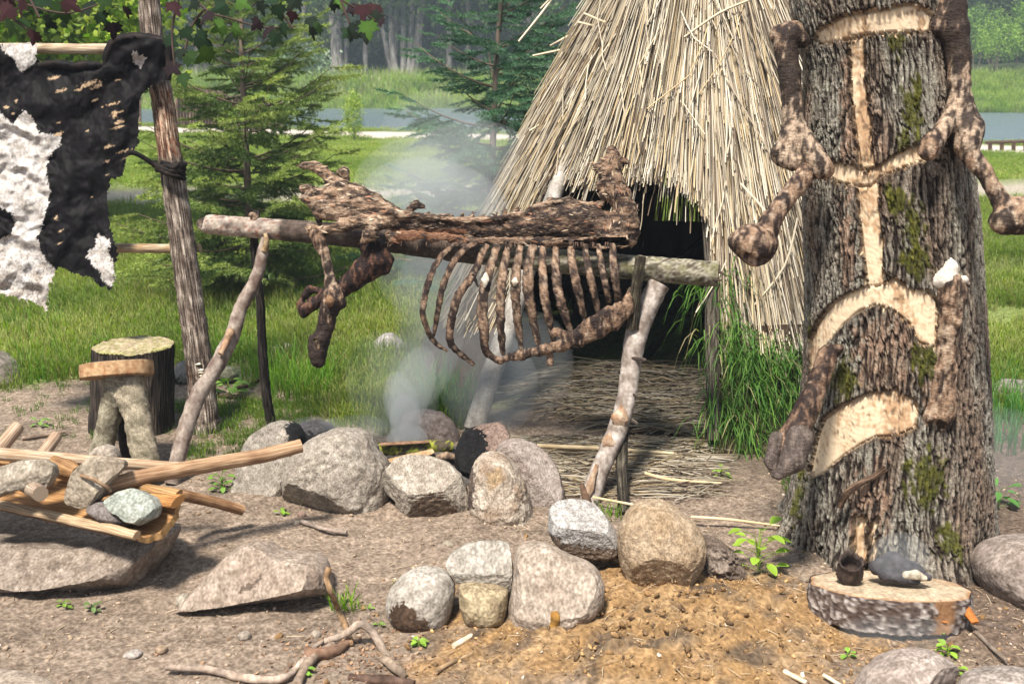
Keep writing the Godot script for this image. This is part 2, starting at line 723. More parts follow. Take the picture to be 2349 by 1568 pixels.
func ground() -> void:
	var xs := lines([[-400, 80.0], [-80, 8.0], [-16, 0.6], [-3.2, 0.03], [3.2, 0.6], [16, 8.0], [80, 80.0], [400, 0]])
	var zs := lines([[-500, 80.0], [-100, 4.0], [-54, 0.8], [-46, 2.0], [-32, 0.35], [-20, 0.4], [-10, 0.12], [-6.5, 0.03], [-2.2, 0.4], [6, 20.0], [60, 0]])
	var mb := MB.new()
	var nz := noise(21, 4)
	var nb := noise(22, 3)
	var brown := Color(0.385, 0.30, 0.235)
	var dark := Color(0.185, 0.14, 0.105)
	var sand := Color(0.42, 0.255, 0.115)
	var pale := Color(0.60, 0.53, 0.44)
	var green := Color(0.25, 0.32, 0.09)
	var path := Color(0.85, 0.76, 0.70)
	for z in zs:
		for x in xs:
			var n1 := nz.get_noise_2d(x * 1.1, z * 1.1)
			var n2 := nb.get_noise_2d(x * 5.0, z * 5.0)
			var c := brown.lerp(dark, clampf(0.15 + 0.7 * n2 + 0.5 * n1, 0, 1))
			# darker earth towards the hut and round the tree, then painted shade inside the hut
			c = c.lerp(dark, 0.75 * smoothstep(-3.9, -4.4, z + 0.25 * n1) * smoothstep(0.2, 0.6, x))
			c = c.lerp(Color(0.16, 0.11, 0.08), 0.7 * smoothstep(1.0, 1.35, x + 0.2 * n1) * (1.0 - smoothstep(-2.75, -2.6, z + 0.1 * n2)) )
			c = c.lerp(Color(0.11, 0.085, 0.06), 1.0 - smoothstep(1.15, 1.45, Vector2(x - 1.06, z + 5.85).length()))  # the dim inside of the hut, put into the floor colour
			# warm sand dug out in front
			var e := Vector2((x - 0.40) / 0.80, (z + 2.95) / 0.55).length() + 0.45 * n1 + 0.3 * n2
			c = c.lerp(sand.lerp(Color(0.54, 0.36, 0.19), clampf(n2 + 0.3, 0, 1)), 1.0 - smoothstep(0.55, 1.05, e))
			c = c.lerp(dark * 0.8, 0.85 * smoothstep(0.12, 0.42, nb.get_noise_2d(x * 6.0 + 40.0, z * 6.0)) * (1.0 - smoothstep(0.6, 1.2, e)))
			# lawn
			var edge := -5.1 + 0.5 * n1 + 0.25 * n2 - 0.6 * exp(-pow((x + 1.7) / 0.8, 2.0)) + 0.5 * exp(-pow((x + 0.55) / 0.6, 2.0))
			if x > 1.2:
				edge += 0.1
			c = c.lerp(green, smoothstep(edge, edge - 0.5, z))
			# bare strip and shore path
			c = c.lerp(pale, smoothstep(0.8, 0.3, absf(z + 14.2 + 0.6 * n1 + 0.08 * x) / 1.9 + 0.35 * n2 + 0.2))
			c = c.lerp(path, smoothstep(1.0, 0.75, absf(to_shore(x, z) + 24.6) / 1.2))
			if to_shore(x, z) < -26.2:
				c = c.lerp(Color(0.10, 0.09, 0.05), smoothstep(-26.2, -26.8, to_shore(x, z)))
			if z < -49.0:
				c = Color(0.06, 0.075, 0.03)
			if x > 2.2 and x < 12.0:
				c = c.lerp(Color(0.03, 0.025, 0.02), exp(-pow((z + 8.9) / 0.45, 2.0)))  # dark shadow band painted along the ditch
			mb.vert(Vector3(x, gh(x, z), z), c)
	var w := xs.size()
	for j in zs.size() - 1:
		for i in w - 1:
			var a := j * w + i
			mb.tri(a, a + 1, a + w)
			mb.tri(a + 1, a + w + 1, a + w)
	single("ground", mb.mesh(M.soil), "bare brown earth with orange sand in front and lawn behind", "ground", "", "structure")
	var wt := MB.new()
	wt.quad(Vector3(-300, -0.36, -56), Vector3(-300, -0.36, -18.5), Vector3(300, -0.36, -18.5), Vector3(300, -0.36, -56), Color.WHITE)
	wt.ix = PackedInt32Array([0, 2, 1, 0, 3, 2])
	single("water", wt.mesh(M.water), "rippled grey blue river between the lawn and the forest", "river", "", "structure")

# ---------------------------------------------------------------- leaves, clumps, blades
func leaf_shape(mb: MB, at: Vector3, along: Vector3, side: Vector3, l: float, w: float, col: Color) -> void:
	var up := along.cross(side).normalized()
	var a := mb.vert(at, col)
	var b := mb.vert(at + along * l * 0.45 + side * w * 0.5 + up * w * 0.12, col)
	var c := mb.vert(at + along * l + up * -l * 0.08, col)
	var d := mb.vert(at + along * l * 0.45 - side * w * 0.5 + up * w * 0.12, col)
	mb.tri(a, b, c)
	mb.tri(a, c, d)

func clump(s: int, n: int, r: float, leaf: float, slim := 0.6) -> MB:
	var g := RandomNumberGenerator.new()
	g.seed = s
	var mb := MB.new()
	for i in n:
		var p := Vector3(g.randfn(), g.randfn() * 0.8, g.randfn()) * r * 0.5
		var al := Vector3(g.randfn(), g.randfn() - 0.3, g.randfn()).normalized()
		var sd := al.cross(Vector3(g.randfn(), g.randfn() + 1.2, g.randfn())).normalized()
		var t := g.randf_range(0.65, 1.25)
		leaf_shape(mb, p, al, sd, leaf * g.randf_range(0.7, 1.2), leaf * slim * g.randf_range(0.7, 1.2), Color(t, t, t * g.randf_range(0.7, 1.1)))
	return mb

func tuft(s: int, n: int, r: float, hgt: float, wid: float, lean := 0.5) -> MB:
	var g := RandomNumberGenerator.new()
	g.seed = s
	var mb := MB.new()
	for i in n:
		var a := g.randf() * TAU
		var out := Vector3(cos(a), 0, sin(a))
		var p := out * r * sqrt(g.randf()) + Vector3(0, -0.01, 0)
		var b := g.randf() * TAU
		var dirv := (out * 0.4 + Vector3(cos(b), 0, sin(b)) * 0.6) * lean * g.randf_range(0.3, 1.3)
		var hh := hgt * g.randf_range(0.5, 1.1)
		var w := wid * g.randf_range(0.6, 1.2)
		var sd := Vector3(-dirv.z, 0, dirv.x).normalized() * w * 0.5
		var t := g.randf_range(0.7, 1.25)
		var c := Color(t * g.randf_range(0.85, 1.25), t, t * 0.9)
		var q := p
		var last := -1
		for k in 4:
			var f := k / 3.0
			q = p + Vector3(0, hh * (f - 0.25 * f * f * dirv.length()), 0) + dirv * hh * f * f
			if k == 3:
				var e := mb.vert(q, c * 1.05)
				mb.tri(last, last + 1, e)
			else:
				var m := mb.vert(q - sd * (1.0 - f * 0.6), c * (0.75 + 0.3 * f))
				mb.vert(q + sd * (1.0 - f * 0.6), c * (0.75 + 0.3 * f))
				if last >= 0:
					mb.tri(last, m, last + 1)
					mb.tri(last + 1, m, m + 1)
				last = m
	return mb

func place(p: Vector3, turn: float, s: float, up := 1.0) -> Transform3D:
	return Transform3D(Basis(Vector3.UP, turn).scaled(Vector3(s, s * up, s)), p)

func tumble(g: RandomNumberGenerator, p: Vector3, s: float) -> Transform3D:
	return Transform3D(Basis.from_euler(Vector3(g.randf() * TAU, g.randf() * TAU, g.randf() * TAU)).scaled(Vector3(s, s, s)), p)

# ---------------------------------------------------------------- the far bank and the forest
func far_side() -> void:
	var g := RandomNumberGenerator.new()
	g.seed = 301
	# tall bank grass, one belt that nobody could count
	var reed := tuft(31, 60, 0.5, 1.2, 0.035, 0.45)
	var where := []
	var tint := PackedColorArray()
	for i in 2600:
		var z := g.randf_range(-54.5, -49.0)
		var x := g.randf_range(-34, 34)
		where.append(place(Vector3(x, gh(x, z) - 0.05, z), g.randf() * TAU, g.randf_range(0.6, 1.25), 0.9 if z < -51.0 else 0.6))
		var t := g.randf_range(0.7, 1.2)
		var c := Color(0.34, 0.46, 0.16).lerp(Color(0.60, 0.62, 0.34), clampf(lie.get_noise_2d(x * 0.3, z) + 0.3 + g.randf_range(-0.3, 0.3), 0, 1))
		tint.append(c * t)
	var o := scatter("bank_grass", reed.mesh(M.grass), where, tint, self)
	tag(o, "tall pale green grass along the far river bank", "grass", "", "stuff")

func trunk_mesh(rows: Array, c1: Color, c2: Color, m: Material, s: int) -> ArrayMesh:
	var mb := MB.new()
	var pts := PackedVector3Array()
	var rad := PackedFloat32Array()
	for r in rows:
		pts.append(r[0])
		rad.append(r[1])
	mb.tube(pts, rad, 9, c1, c2, noise(s, 2), 0.15, 3.0)
	return mb.mesh(m)

func forest() -> void:
	var g := RandomNumberGenerator.new()
	g.seed = 302
	var leafm := []
	for k in 4:
		leafm.append(clump(320 + k, 26, 0.75, 0.22).mesh(M.leaf))
	# dark undergrowth seen between the trunks
	for k in 3:
		var where := []
		var tint := PackedColorArray()
		for i in 5200:
			var z := -57.5 - 28.0 * pow(g.randf(), 1.2)
			var x := g.randf_range(-0.62, 0.62) * -z
			var top := 1.2 + 7.5 * clampf((-z - 54.0) / 12.0, 0.0, 1.0)
			var y := gh(x, z) + top * pow(g.randf(), 1.3)
			var thick := lie.get_noise_3d(x * 0.12, y * 0.3, z * 0.12)
			if thick < -0.22 and g.randf() < 0.85:
				continue
			where.append(tumble(g, Vector3(x, y, z), g.randf_range(0.7, 1.7)))
			var c := Color(0.07, 0.115, 0.03).lerp(Color(0.28, 0.38, 0.09), clampf(thick * 1.6 + g.randf_range(-0.25, 0.35), 0, 1))
			tint.append(c)
		var o := scatter("forest_undergrowth", leafm[k], where, tint, self)
		tag(o, "dark leafy undergrowth filling the forest across the river" if k == 0 else "dark leafy undergrowth filling the forest across the river", "undergrowth", "undergrowth across the river", "stuff")
	# four kinds of forest tree, copied
	var kinds := []
	for k in 4:
		var t := thing("woodland_tree", Vector3.ZERO, "", "tree", "tall trees of the forest across the river")
		var hgt := 9.0 + k
		var rows := []
		var bend := Vector3(g.randfn() * 0.25, 0, g.randfn() * 0.2)
		for i in 12:
			var f := i / 11.0
			rows.append([Vector3(bend.x * f * f + 0.05 * sin(f * 7.0 + k), -0.3 + hgt * f, bend.z * f), lerpf(0.20, 0.07, f) * (1.0 + 0.5 * exp(-f * 18.0))])
		var gr: Color = [Color(0.48, 0.46, 0.43), Color(0.34, 0.31, 0.28), Color(0.58, 0.56, 0.52), Color(0.24, 0.21, 0.19)][k]
		part("trunk", trunk_mesh(rows, gr, gr * 0.55, M.far_bark, 330 + k), t, false)
		# a few bare side boughs
		for b in 4:
			var f := g.randf_range(0.25, 0.8)
			var a := g.randf() * TAU
			var p0 := Vector3(bend.x * f * f, hgt * f, bend.z * f)
			var q := p0 + Vector3(cos(a), g.randf_range(0.1, 0.7), sin(a)) * g.randf_range(0.7, 1.6)
			part("bough", trunk_mesh([[p0, 0.035], [p0.lerp(q, 0.5) + Vector3(0, 0.08, 0), 0.025], [q, 0.01]], gr, gr * 0.6, M.far_bark, 340), t, false)
		var where := []
		var tint := PackedColorArray()
		for i in 70:
			var f := pow(g.randf(), 0.6)
			var p := Vector3(g.randfn() * 1.1, hgt * (0.35 + 0.75 * f), g.randfn() * 1.1)
			where.append(tumble(g, p, g.randf_range(0.8, 1.5)))
			tint.append(Color(0.05, 0.085, 0.02).lerp(Color(0.10, 0.15, 0.03), g.randf()))
		scatter("crown", leafm[k], where, tint, t)
		kinds.append(t)
	var spots := []
	for i in 96:
		var z := -54.5 - 24.0 * pow(g.randf(), 1.3)
		var x := g.randf_range(-0.5, 0.5) * -z * (1.0 if i > 12 else 0.5)
		if absf(x + 4.8) < 0.7 and z > -60.0 or x > -0.34 * z:
			continue
		spots.append(Vector3(x, gh(x, z), z))
	var say := ["tall grey barked forest tree across the river", "tall brown grey forest tree across the river", "tall pale barked forest tree across the river", "tall dark barked forest tree across the river"]
	for i in spots.size():
		var t: Node3D = kinds[i % 4]
		if i >= 4:
			t = t.duplicate()
			t.name = numbered("woodland_tree")
			add_child(t)
		t.position = spots[i]
		t.rotation.y = g.randf() * TAU
		t.scale = Vector3.ONE * g.randf_range(0.75, 1.15) * Vector3(1, 1, 1)
		t.set_meta("label", say[i % 4])
		t.set_meta("group", "tall trees of the forest across the river: " + ["grey", "brown", "pale", "dark"][i % 4])
	# the two clumps of pale stems at the water's edge
	clump_tree([[925, 12, 0], [905, 16, -12], [950, 20, 22], [898, 10, -40], [938, 12, 10]], 54.0, "clump of five pale stems on the far bank right of centre", 350)
	clump_tree([[778, 20, -8], [770, 14, -14], [792, 9, 4]], 54.0, "pair of thick pale stems beside the silvery shrub on the far bank", 352)
	clump_tree([[838, 11, 0]], 53.5, "single thin straight grey tree standing in front of the forest", 354)
	clump_tree([[978, 13, 2]], 56.0, "dark straight tree right of the pale five stemmed clump", 356)
	clump_tree([[700, 10, -4]], 55.0, "slender pale trunk behind the silvery shrub, left of the thick pale stems", 371)
	clump_tree([[1012, 12, 3]], 55.5, "pale straight trunk left of the right spruce, nearest to the dark straight tree", 372)
	clump_tree([[1050, 10, -3]], 56.5, "thin pale trunk just left of the top of the right spruce", 373)
	clump_tree([[1100, 13, 2]], 55.0, "pale trunk seen through the boughs of the right spruce", 374)
	clump_tree([[1225, 14, -3]], 56.0, "pale trunk between the right spruce and the thatch", 375)
	clump_tree([[868, 9, 3]], 57.0, "thin grey trunk just left of the clump of five pale stems", 376)
	clump_tree([[450, 11, 2]], 55.0, "pale trunk behind the maple leaves left of the left spruce", 377)
	clump_tree([[425, 9, -1]], 56.0, "thin pale trunk close to the right side of the drying rack post", 378)
	# broken stub
	var sb := MB.new()
	var c := P(757, 190, 53.0)
	sb.tube(PackedVector3Array([c + Vector3(-0.1, -0.4, 0), c + Vector3(0, 0.4, 0), c + Vector3(0.1, 1.0, 0)]), PackedFloat32Array([0.13, 0.11, 0.03]), 8, Color(0.6, 0.56, 0.5), Color(0.5, 0.45, 0.4), noise(1), 0.2, 4.0)
	single("tree_stub", sb.mesh(M.plain), "short broken white trunk leaning at the foot of the pale stems", "tree stub")
	# bank bushes
	bush(P(690, 175, 52.0), Vector3(1.7, 1.5, 1.0), Color(0.26, 0.34, 0.22), 360, "silvery green willow shrub on the far bank left of the pale stems", 0.22)
	bush(P(620, 190, 51.5), Vector3(1.6, 0.9, 0.9), Color(0.15, 0.22, 0.09), 361, "low green shrub on the far bank behind the left spruce", 0.2)
	bush(P(838, 120, 56.0), Vector3(1.3, 1.5, 0.9), Color(0.12, 0.18, 0.05), 362, "round yellow green shrub between the pale stems", 0.2)
	bush(P(745, 80, 55.0), Vector3(1.1, 1.1, 0.9), Color(0.17, 0.23, 0.05), 363, "light yellow green sapling crown left of the thick pale stems", 0.2)
	bush(P(1250, 190, 52.0), Vector3(2.0, 1.0, 0.9), Color(0.10, 0.17, 0.06), 364, "green shrub on the far bank behind the right spruce", 0.2)
	bush(P(985, 150, 55.0), Vector3(1.2, 1.2, 0.9), Color(0.08, 0.12, 0.045), 365, "dull green shrub right of the clump of pale stems", 0.2)
	# near hazel behind the hide, sunlit
	var o := thing("leafy_tree", G(120, 560), "bright yellow green leafy tree behind the hide at upper left", "tree", "")
	var d := 11.0
	for r in [[95, 26, 10], [150, 20, -6], [40, 14, -10]]:
		var mb := MB.new()
		stick(mb, [[r[0] + r[2] + 10, 560, d, r[1] * 1.2], [r[0] + r[2], 250, d, r[1]], [r[0], 0, d, r[1] * 0.9], [r[0] - r[2], -260, d, r[1] * 0.7]], Color(0.42, 0.37, 0.31), Color(0.25, 0.21, 0.17), noise(5), 0.15, 12.0, 9, 5)
		part("trunk", mb.mesh(M.bark), o)
	var where := []
	var tint := PackedColorArray()
	var lm := clump(370, 30, 0.28, 0.085, 0.75).mesh(M.leaf)
	for i in 1150:
		var px := g.randf_range(-160, 345)
		var py := g.randf_range(-170, 118)
		var dd := g.randf_range(9.5, 12.5)
		if lie.get_noise_3d(px * 0.012, py * 0.016, dd * 0.6) < -0.12:
			continue
		where.append(tumble(g, P(px, py, dd) - o.position, g.randf_range(0.7, 1.3)))
		tint.append(Color(0.36, 0.44, 0.05).lerp(Color(0.12, 0.19, 0.03), g.randf()))
	scatter("crown", lm, where, tint, o)

func clump_tree(stems: Array, d: float, label: String, s: int) -> void:
	var g := RandomNumberGenerator.new()
	g.seed = s
	var base := P(stems[0][0], 195, d)
	base.y = gh(base.x, base.z)
	var t := thing("pale_tree", base, label, "tree")
	for r in stems:
		var mb := MB.new()
		var w: float = r[1]
		stick(mb, [[stems[0][0] + r[2] * 0.3, 205, d, w * 1.5], [r[0] + r[2] * 0.1, 150, d, w * 1.15], [r[0] + r[2] * 0.5, 70, d, w], [r[0] + r[2], -40, d, w * 0.9], [r[0] + r[2] * 1.3, -160, d, w * 0.6]], Color(0.62, 0.60, 0.56), Color(0.34, 0.32, 0.30), noise(s, 2), 0.15, 2.0, 9, 4, 1.0, Vector3.ZERO, 0.0 if r[1] != 13 else 0.5)
		part("trunk", mb.mesh(M.far_bark), t)
	var where := []
	var tint := PackedColorArray()
	for i in 40:
		where.append(tumble(g, Vector3(g.randfn() * 1.2, 5.2 + g.randfn() * 0.9, g.randfn()), g.randf_range(0.8, 1.4)))
		tint.append(Color(0.06, 0.10, 0.025))
	scatter("crown", clump(s, 26, 0.75, 0.2).mesh(M.leaf), where, tint, t)

func bush(at: Vector3, r: Vector3, col: Color, s: int, label: String, leaf: float, called := "shrub") -> void:
	var g := RandomNumberGenerator.new()
	g.seed = s
	var base := Vector3(at.x, gh(at.x, at.z), at.z)
	var t := thing(called, base, label, "bush")
	var where := []
	var tint := PackedColorArray()
	var n := noise(s, 2)
	for i in int(120 * maxf(1.0, r.x * r.y / 2.5)):
		var q := Vector3(g.randfn(), g.randfn(), g.randfn()).normalized() * pow(g.randf(), 0.4)
		if n.get_noise_3dv(q * 1.8) < -0.25:
			continue
		where.append(tumble(g, at - base + q * r, g.randf_range(0.7, 1.3)))
		tint.append(col * g.randf_range(0.65, 1.3))
	scatter("foliage", clump(s + 50, 26, leaf * 3.0, leaf, 0.5).mesh(M.leaf), where, tint, t)
	for k in 3:
		var mb := MB.new()
		var e := at - base + Vector3(g.randfn() * r.x * 0.4, 0, g.randfn() * r.z * 0.4)
		mb.tube(PackedVector3Array([Vector3(0, -0.05, 0), e * 0.5 + Vector3(0.05, 0, 0), e]), PackedFloat32Array([0.05, 0.035, 0.015]), 6, Color(0.14, 0.11, 0.08), Color(0.1, 0.08, 0.06))
		part("stem", mb.mesh(M.plain), t, false)

func right_side() -> void:
	# what stands beyond the carved tree on the right
	bush(P(2290, 92, 49.0), Vector3(1.2, 0.9, 0.9), Color(0.26, 0.40, 0.06), 401, "round bright green bush at upper right beside the carved tree", 0.1)
	bush(P(2350, 62, 50.0), Vector3(1.1, 1.2, 0.9), Color(0.19, 0.31, 0.05), 402, "mid green bush at the right edge beyond the river", 0.1)
	bush(P(2250, 55, 51.0), Vector3(1.1, 1.1, 0.9), Color(0.18, 0.29, 0.06), 403, "green bush close against the right side of the carved tree", 0.1)
	bush(P(2310, 0, 54.0), Vector3(3.2, 1.5, 1.4), Color(0.03, 0.05, 0.02), 404, "dark tree crown above the bushes at upper right", 0.16)
	var g := RandomNumberGenerator.new()
	g.seed = 405
	var where := []
	var tint := PackedColorArray()
	for i in 900:
		var x := g.randf_range(16.0, 26.0)
		var z := g.randf_range(-50.0, -45.0)
		where.append(place(Vector3(x, -0.45 + (-45.0 - z) * 0.28, z), g.randf() * TAU, g.randf_range(0.6, 1.1), 0.7))
		tint.append(Color(0.28, 0.42, 0.09).lerp(Color(0.52, 0.56, 0.24), g.randf()) * g.randf_range(0.75, 1.2))
	var o := scatter("bank_grass", tuft(41, 50, 0.4, 0.8, 0.03, 0.5).mesh(M.grass), where, tint, self)
	tag(o, "sunlit tall grass on the river bank at right of the carved tree", "grass", "", "stuff")
	# the tongue of land it grows on
	var mb := MB.new()
	var n := 14
	for j in n + 1:
		for i in n + 1:
			var x := lerpf(15.0, 50.0, float(i) / n)
			var z := lerpf(-44.5, -62.0, float(j) / n)
			mb.vert(Vector3(x, -0.55 + 2.1 * smoothstep(0.0, 0.4, float(j) / n) * smoothstep(0.0, 0.25, float(i) / n) + 0.1 * lie.get_noise_2d(x, z), z), Color(0.07, 0.10, 0.03))
	for j in n:
		for i in n:
			var a := j * (n + 1) + i
			mb.tri(a, a + n + 1, a + 1)
			mb.tri(a + 1, a + n + 1, a + n + 2)
	single("river_bank", mb.mesh(M.soil), "grassy bank rising beyond the river at the right", "bank", "", "structure")
	# low landing stage
	var t := thing("landing_stage", G(2330, 345), "low wooden landing stage at the water's edge on the right", "jetty")
	var d := gd(345)
	var brown := Color(0.30, 0.19, 0.13)
	var bd := MB.new()
	stick(bd, [[2262, 327, d, 7], [2320, 325, d, 7], [2420, 322, d, 7]], brown, brown * 0.6, noise(6), 0.1, 8.0, 8, 3)
	part("rail", bd.mesh(M.bark), t)
	for k in 5:
		var pb := MB.new()
		stick(pb, [[2272 + k * 27, 327, d, 9], [2272 + k * 27, 345, d, 9]], [brown, Color(0.5, 0.3, 0.13)][k % 2], brown * 0.5, noise(7), 0.1, 8.0, 8, 2)
		part("post", pb.mesh(M.bark), t)

# ---------------------------------------------------------------- spruces
func spray(s: int) -> MB:
	# a twig with side twigs, all set round with needles; grows along -z, one metre long, tips hanging
	var g := RandomNumberGenerator.new()
	g.seed = s
	var mb := MB.new()
	var stems := [[Vector3.ZERO, Vector3(0, -0.12, -1.0), 1.0]]
	for k in 4:
		for sd in [-1, 1]:
			var f := 0.12 + 0.2 * k + g.randf_range(-0.05, 0.05)
			var l := (1.0 - f) * g.randf_range(0.4, 0.7)
			var p := Vector3(0, -0.12 * f, -f)
			stems.append([p, p + Vector3(sd * l * 0.7, g.randf_range(-0.45, 0.1) * l, -l * 0.7), l])
	for st in stems:
		var a: Vector3 = st[0]
		var b: Vector3 = st[1]
		var dirv := (b - a).normalized()
		var sd := dirv.cross(Vector3.UP).normalized()
		var up := sd.cross(dirv)
		var w := 0.010
		mb.quad(a - sd * w, a + sd * w, b + sd * w * 0.4, b - sd * w * 0.4, Color(1.2, 0.8, 0.8))
		mb.quad(a - up * w, a + up * w, b + up * w * 0.4, b - up * w * 0.4, Color(1.2, 0.8, 0.8))
		var n := int(24 * st[2]) + 5
		for i in n:
			var f := float(i) / n
			var p := a.lerp(b, f)
			for q in 3:
				var an := g.randf() * TAU
				var out: Vector3 = (sd * cos(an) + up * sin(an) + dirv * 0.8).normalized()
				var l := 0.10 * g.randf_range(0.75, 1.15)
				var t := g.randf_range(0.7, 1.2)
				var ws := out.cross(Vector3(g.randfn(), g.randfn(), g.randfn())).normalized() * 0.009
				var k := mb.vert(p + ws, Color(t, t, t))
				mb.vert(p - ws, Color(t, t, t))
				mb.vert(p + out * l, Color(t * 1.2, t * 1.2, t))
				mb.tri(k, k + 1, k + 2)
	return mb

func spruce(foot: Vector3, top: Vector3, span: float, col: Color, tip: Color, s: int, label: String, gaps: float, steps: int) -> void:
	var g := RandomNumberGenerator.new()
	g.seed = s
	var t := thing("young_spruce", foot, label, "spruce tree")
	var hgt := top.y - foot.y
	var rows := []
	for i in 16:
		var f := i / 15.0
		rows.append([(top - foot) * f + Vector3(0.012 * sin(f * 9.0), 0, 0.01 * cos(f * 7.0)), lerpf(0.033, 0.006, f)])
	part("trunk", trunk_mesh(rows, Color(0.17, 0.13, 0.10), Color(0.08, 0.06, 0.05), M.plain, s), t, false)
	var where := []
	var tint := PackedColorArray()
	var bark := Color(0.13, 0.095, 0.07)
	for k in steps:
		var f := 0.03 + 0.95 * float(k) / steps
		var reach := span * pow(1.0 - f, 0.85) + 0.06
		var n := 5 if f < 0.9 else 4
		var a0 := g.randf() * TAU
		for b in n:
			if g.randf() < gaps:
				continue
			var a := a0 + TAU * b / n + g.randf_range(-0.35, 0.35)
			var l := reach * g.randf_range(0.7, 1.15)
			var p0 := (top - foot) * (f + g.randf_range(-0.015, 0.015))
			var out := Vector3(cos(a), 0, sin(a))
			var lift := lerpf(-0.28, 0.75, f)
			var pts := PackedVector3Array()
			var rad := PackedFloat32Array()
			for i in 6:
				var q := i / 5.0
				pts.append(p0 + out * l * q + Vector3(0, l * (lift * q + 0.30 * q * q - 0.05), 0))
				rad.append(lerpf(0.009, 0.002, q) * (0.5 + l))
			var mb := MB.new()
			mb.tube(pts, rad, 5, bark, bark * 0.7)
			part("branch", mb.mesh(M.plain), t, false)
			# sprays on both sides and at the tip
			var m := int(3 + l * 6.2)
			for i in m:
				var q := lerpf(0.18, 1.0, float(i) / (m - 1))
				var at := pts[0].lerp(pts[5], q)
				var ia := mini(int(q * 5.0), 4)
				at = pts[ia].lerp(pts[ia + 1], q * 5.0 - ia)
				var fw := (pts[ia + 1] - pts[ia]).normalized()
				var size := minf(l * 0.6, 0.38) * lerpf(0.95, 0.6, q) * g.randf_range(0.75, 1.2)
				for sd in ([-1, 1] if i < m - 1 else [0]):
					var side: Vector3 = fw.cross(Vector3.UP).normalized() * float(sd)
					var dirv: Vector3 = (fw + side * g.randf_range(0.8, 1.3) + Vector3(0, g.randf_range(-0.75, 0.0) * (1.0 - 0.6 * f), 0)).normalized()
					var x: Vector3 = dirv.cross(Vector3.UP + side * 0.3).normalized()
					var basis := Basis(x, x.cross(dirv) * -1.0, -dirv)
					basis = Basis(x, (-dirv).cross(x), -dirv)
					where.append(Transform3D(basis.scaled_local(Vector3.ONE * size), at))
					tint.append(col.lerp(tip, clampf(q * q * 0.8 + g.randf_range(-0.3, 0.3), 0, 1)) * g.randf_range(0.75, 1.2))
	var half := where.size() / 2
	scatter("needles", spray(s + 1).mesh(M.needle), where.slice(0, half), tint.slice(0, half), t)
	scatter("needles", spray(s + 2).mesh(M.needle), where.slice(half), tint.slice(half), t)

func spruces() -> void:
	var d := gd(690)
	spruce(G(572, 690), P(545, -330, d), 0.84, Color(0.10, 0.165, 0.04), Color(0.36, 0.44, 0.10), 501, "young green spruce left of the spit with drooping lower boughs", 0.2, 25)
	d = gd(640)
	spruce(G(1108, 640), P(1180, -420, d), 0.98, Color(0.055, 0.135, 0.08), Color(0.14, 0.28, 0.15), 511, "young blue green spruce between the spit and the thatched hut", 0.30, 22)
	spruce(G(1010, 640), G(1000, 640) + Vector3(0, 0.55, 0), 0.34, Color(0.04, 0.08, 0.035), Color(0.07, 0.14, 0.05), 521, "small low spruce behind the smoke at the foot of the hut", 0.1, 8)
	# small thuja by the shore path
	var g := RandomNumberGenerator.new()
	g.seed = 531
	var at := G(813, 324)
	var t := thing("thuja", at, "small narrow yellow green thuja standing alone by the shore path", "shrub")
	var where := []
	var tint := PackedColorArray()
	for i in 150:
		var f := g.randf()
		var r := 0.155 * pow(sin(PI * clampf(f * 0.86 + 0.12, 0, 1)), 0.7)
		var a := g.randf() * TAU
		where.append(tumble(g, Vector3(cos(a) * r, 0.13 + f * 0.85, sin(a) * r * 0.9), g.randf_range(0.5, 0.9)))
		tint.append(Color(0.50, 0.56, 0.07).lerp(Color(0.22, 0.34, 0.06), g.randf()))
	scatter("foliage", clump(532, 22, 0.16, 0.06, 0.4).mesh(M.leaf), where, tint, t)
	var mb := MB.new()
	mb.tube(PackedVector3Array([Vector3(0, -0.05, 0), Vector3(0, 0.3, 0)]), PackedFloat32Array([0.02, 0.015]), 6, bark_brown, bark_brown)
	part("trunk", mb.mesh(M.plain), t, false)

var bark_brown := Color(0.16, 0.115, 0.085)

func fence() -> void:
	var g := RandomNumberGenerator.new()
	g.seed = 541
	var t := thing("palisade", G(500, 290), "reddish palisade of pointed stakes behind the left spruce", "fence")
	for i in 36:
		var f := i / 35.0
		var px := lerpf(398, 645, f)
		if i == 0:
			px = 388
		var base := lerpf(283, 296, f)
		var d := lerpf(24.5, 27.5, f)
		var hgt := lerpf(92, 60, f) * g.randf_range(0.93, 1.06)
		if i == 0:
			hgt = 100
		var c := Color(0.62, 0.42, 0.33) * g.randf_range(0.75, 1.15)
		var mb := MB.new()
		stick(mb, [[px, base + 3, d, 8.6], [px, base - hgt * 0.5, d, 8.2], [px + g.randf_range(-1, 1), base - hgt + 5, d, 7.6], [px, base - hgt, d, 2.5]], c, c * 0.6, noise(8, 2), 0.12, 6.0, 8, 2)
		part("stake", mb.mesh(M.bark), t)
	# two stakes seen past the hide
	var c2 := Color(0.55, 0.37, 0.29)
	for k in 2:
		var mb := MB.new()
		stick(mb, [[310 + k * 9, 290, 24.0, 9], [310 + k * 9, 235, 24.0, 9], [310 + k * 9, 196, 24.0, 4]], c2, c2 * 0.6, noise(8, 2), 0.12, 6.0, 8, 2)
		part("stake", mb.mesh(M.bark), t)

# ---------------------------------------------------------------- thatched hut: a cone
var hut_foot := G(1560, 824)
const HUT_H := 2.88
const HUT_R := 1.43

func on_cone(phi: float, h: float, out := 0.0) -> Vector3:
	var r := HUT_R * (1.0 - h / HUT_H) + out
	return hut_foot + Vector3(sin(phi) * r, h, cos(phi) * r)

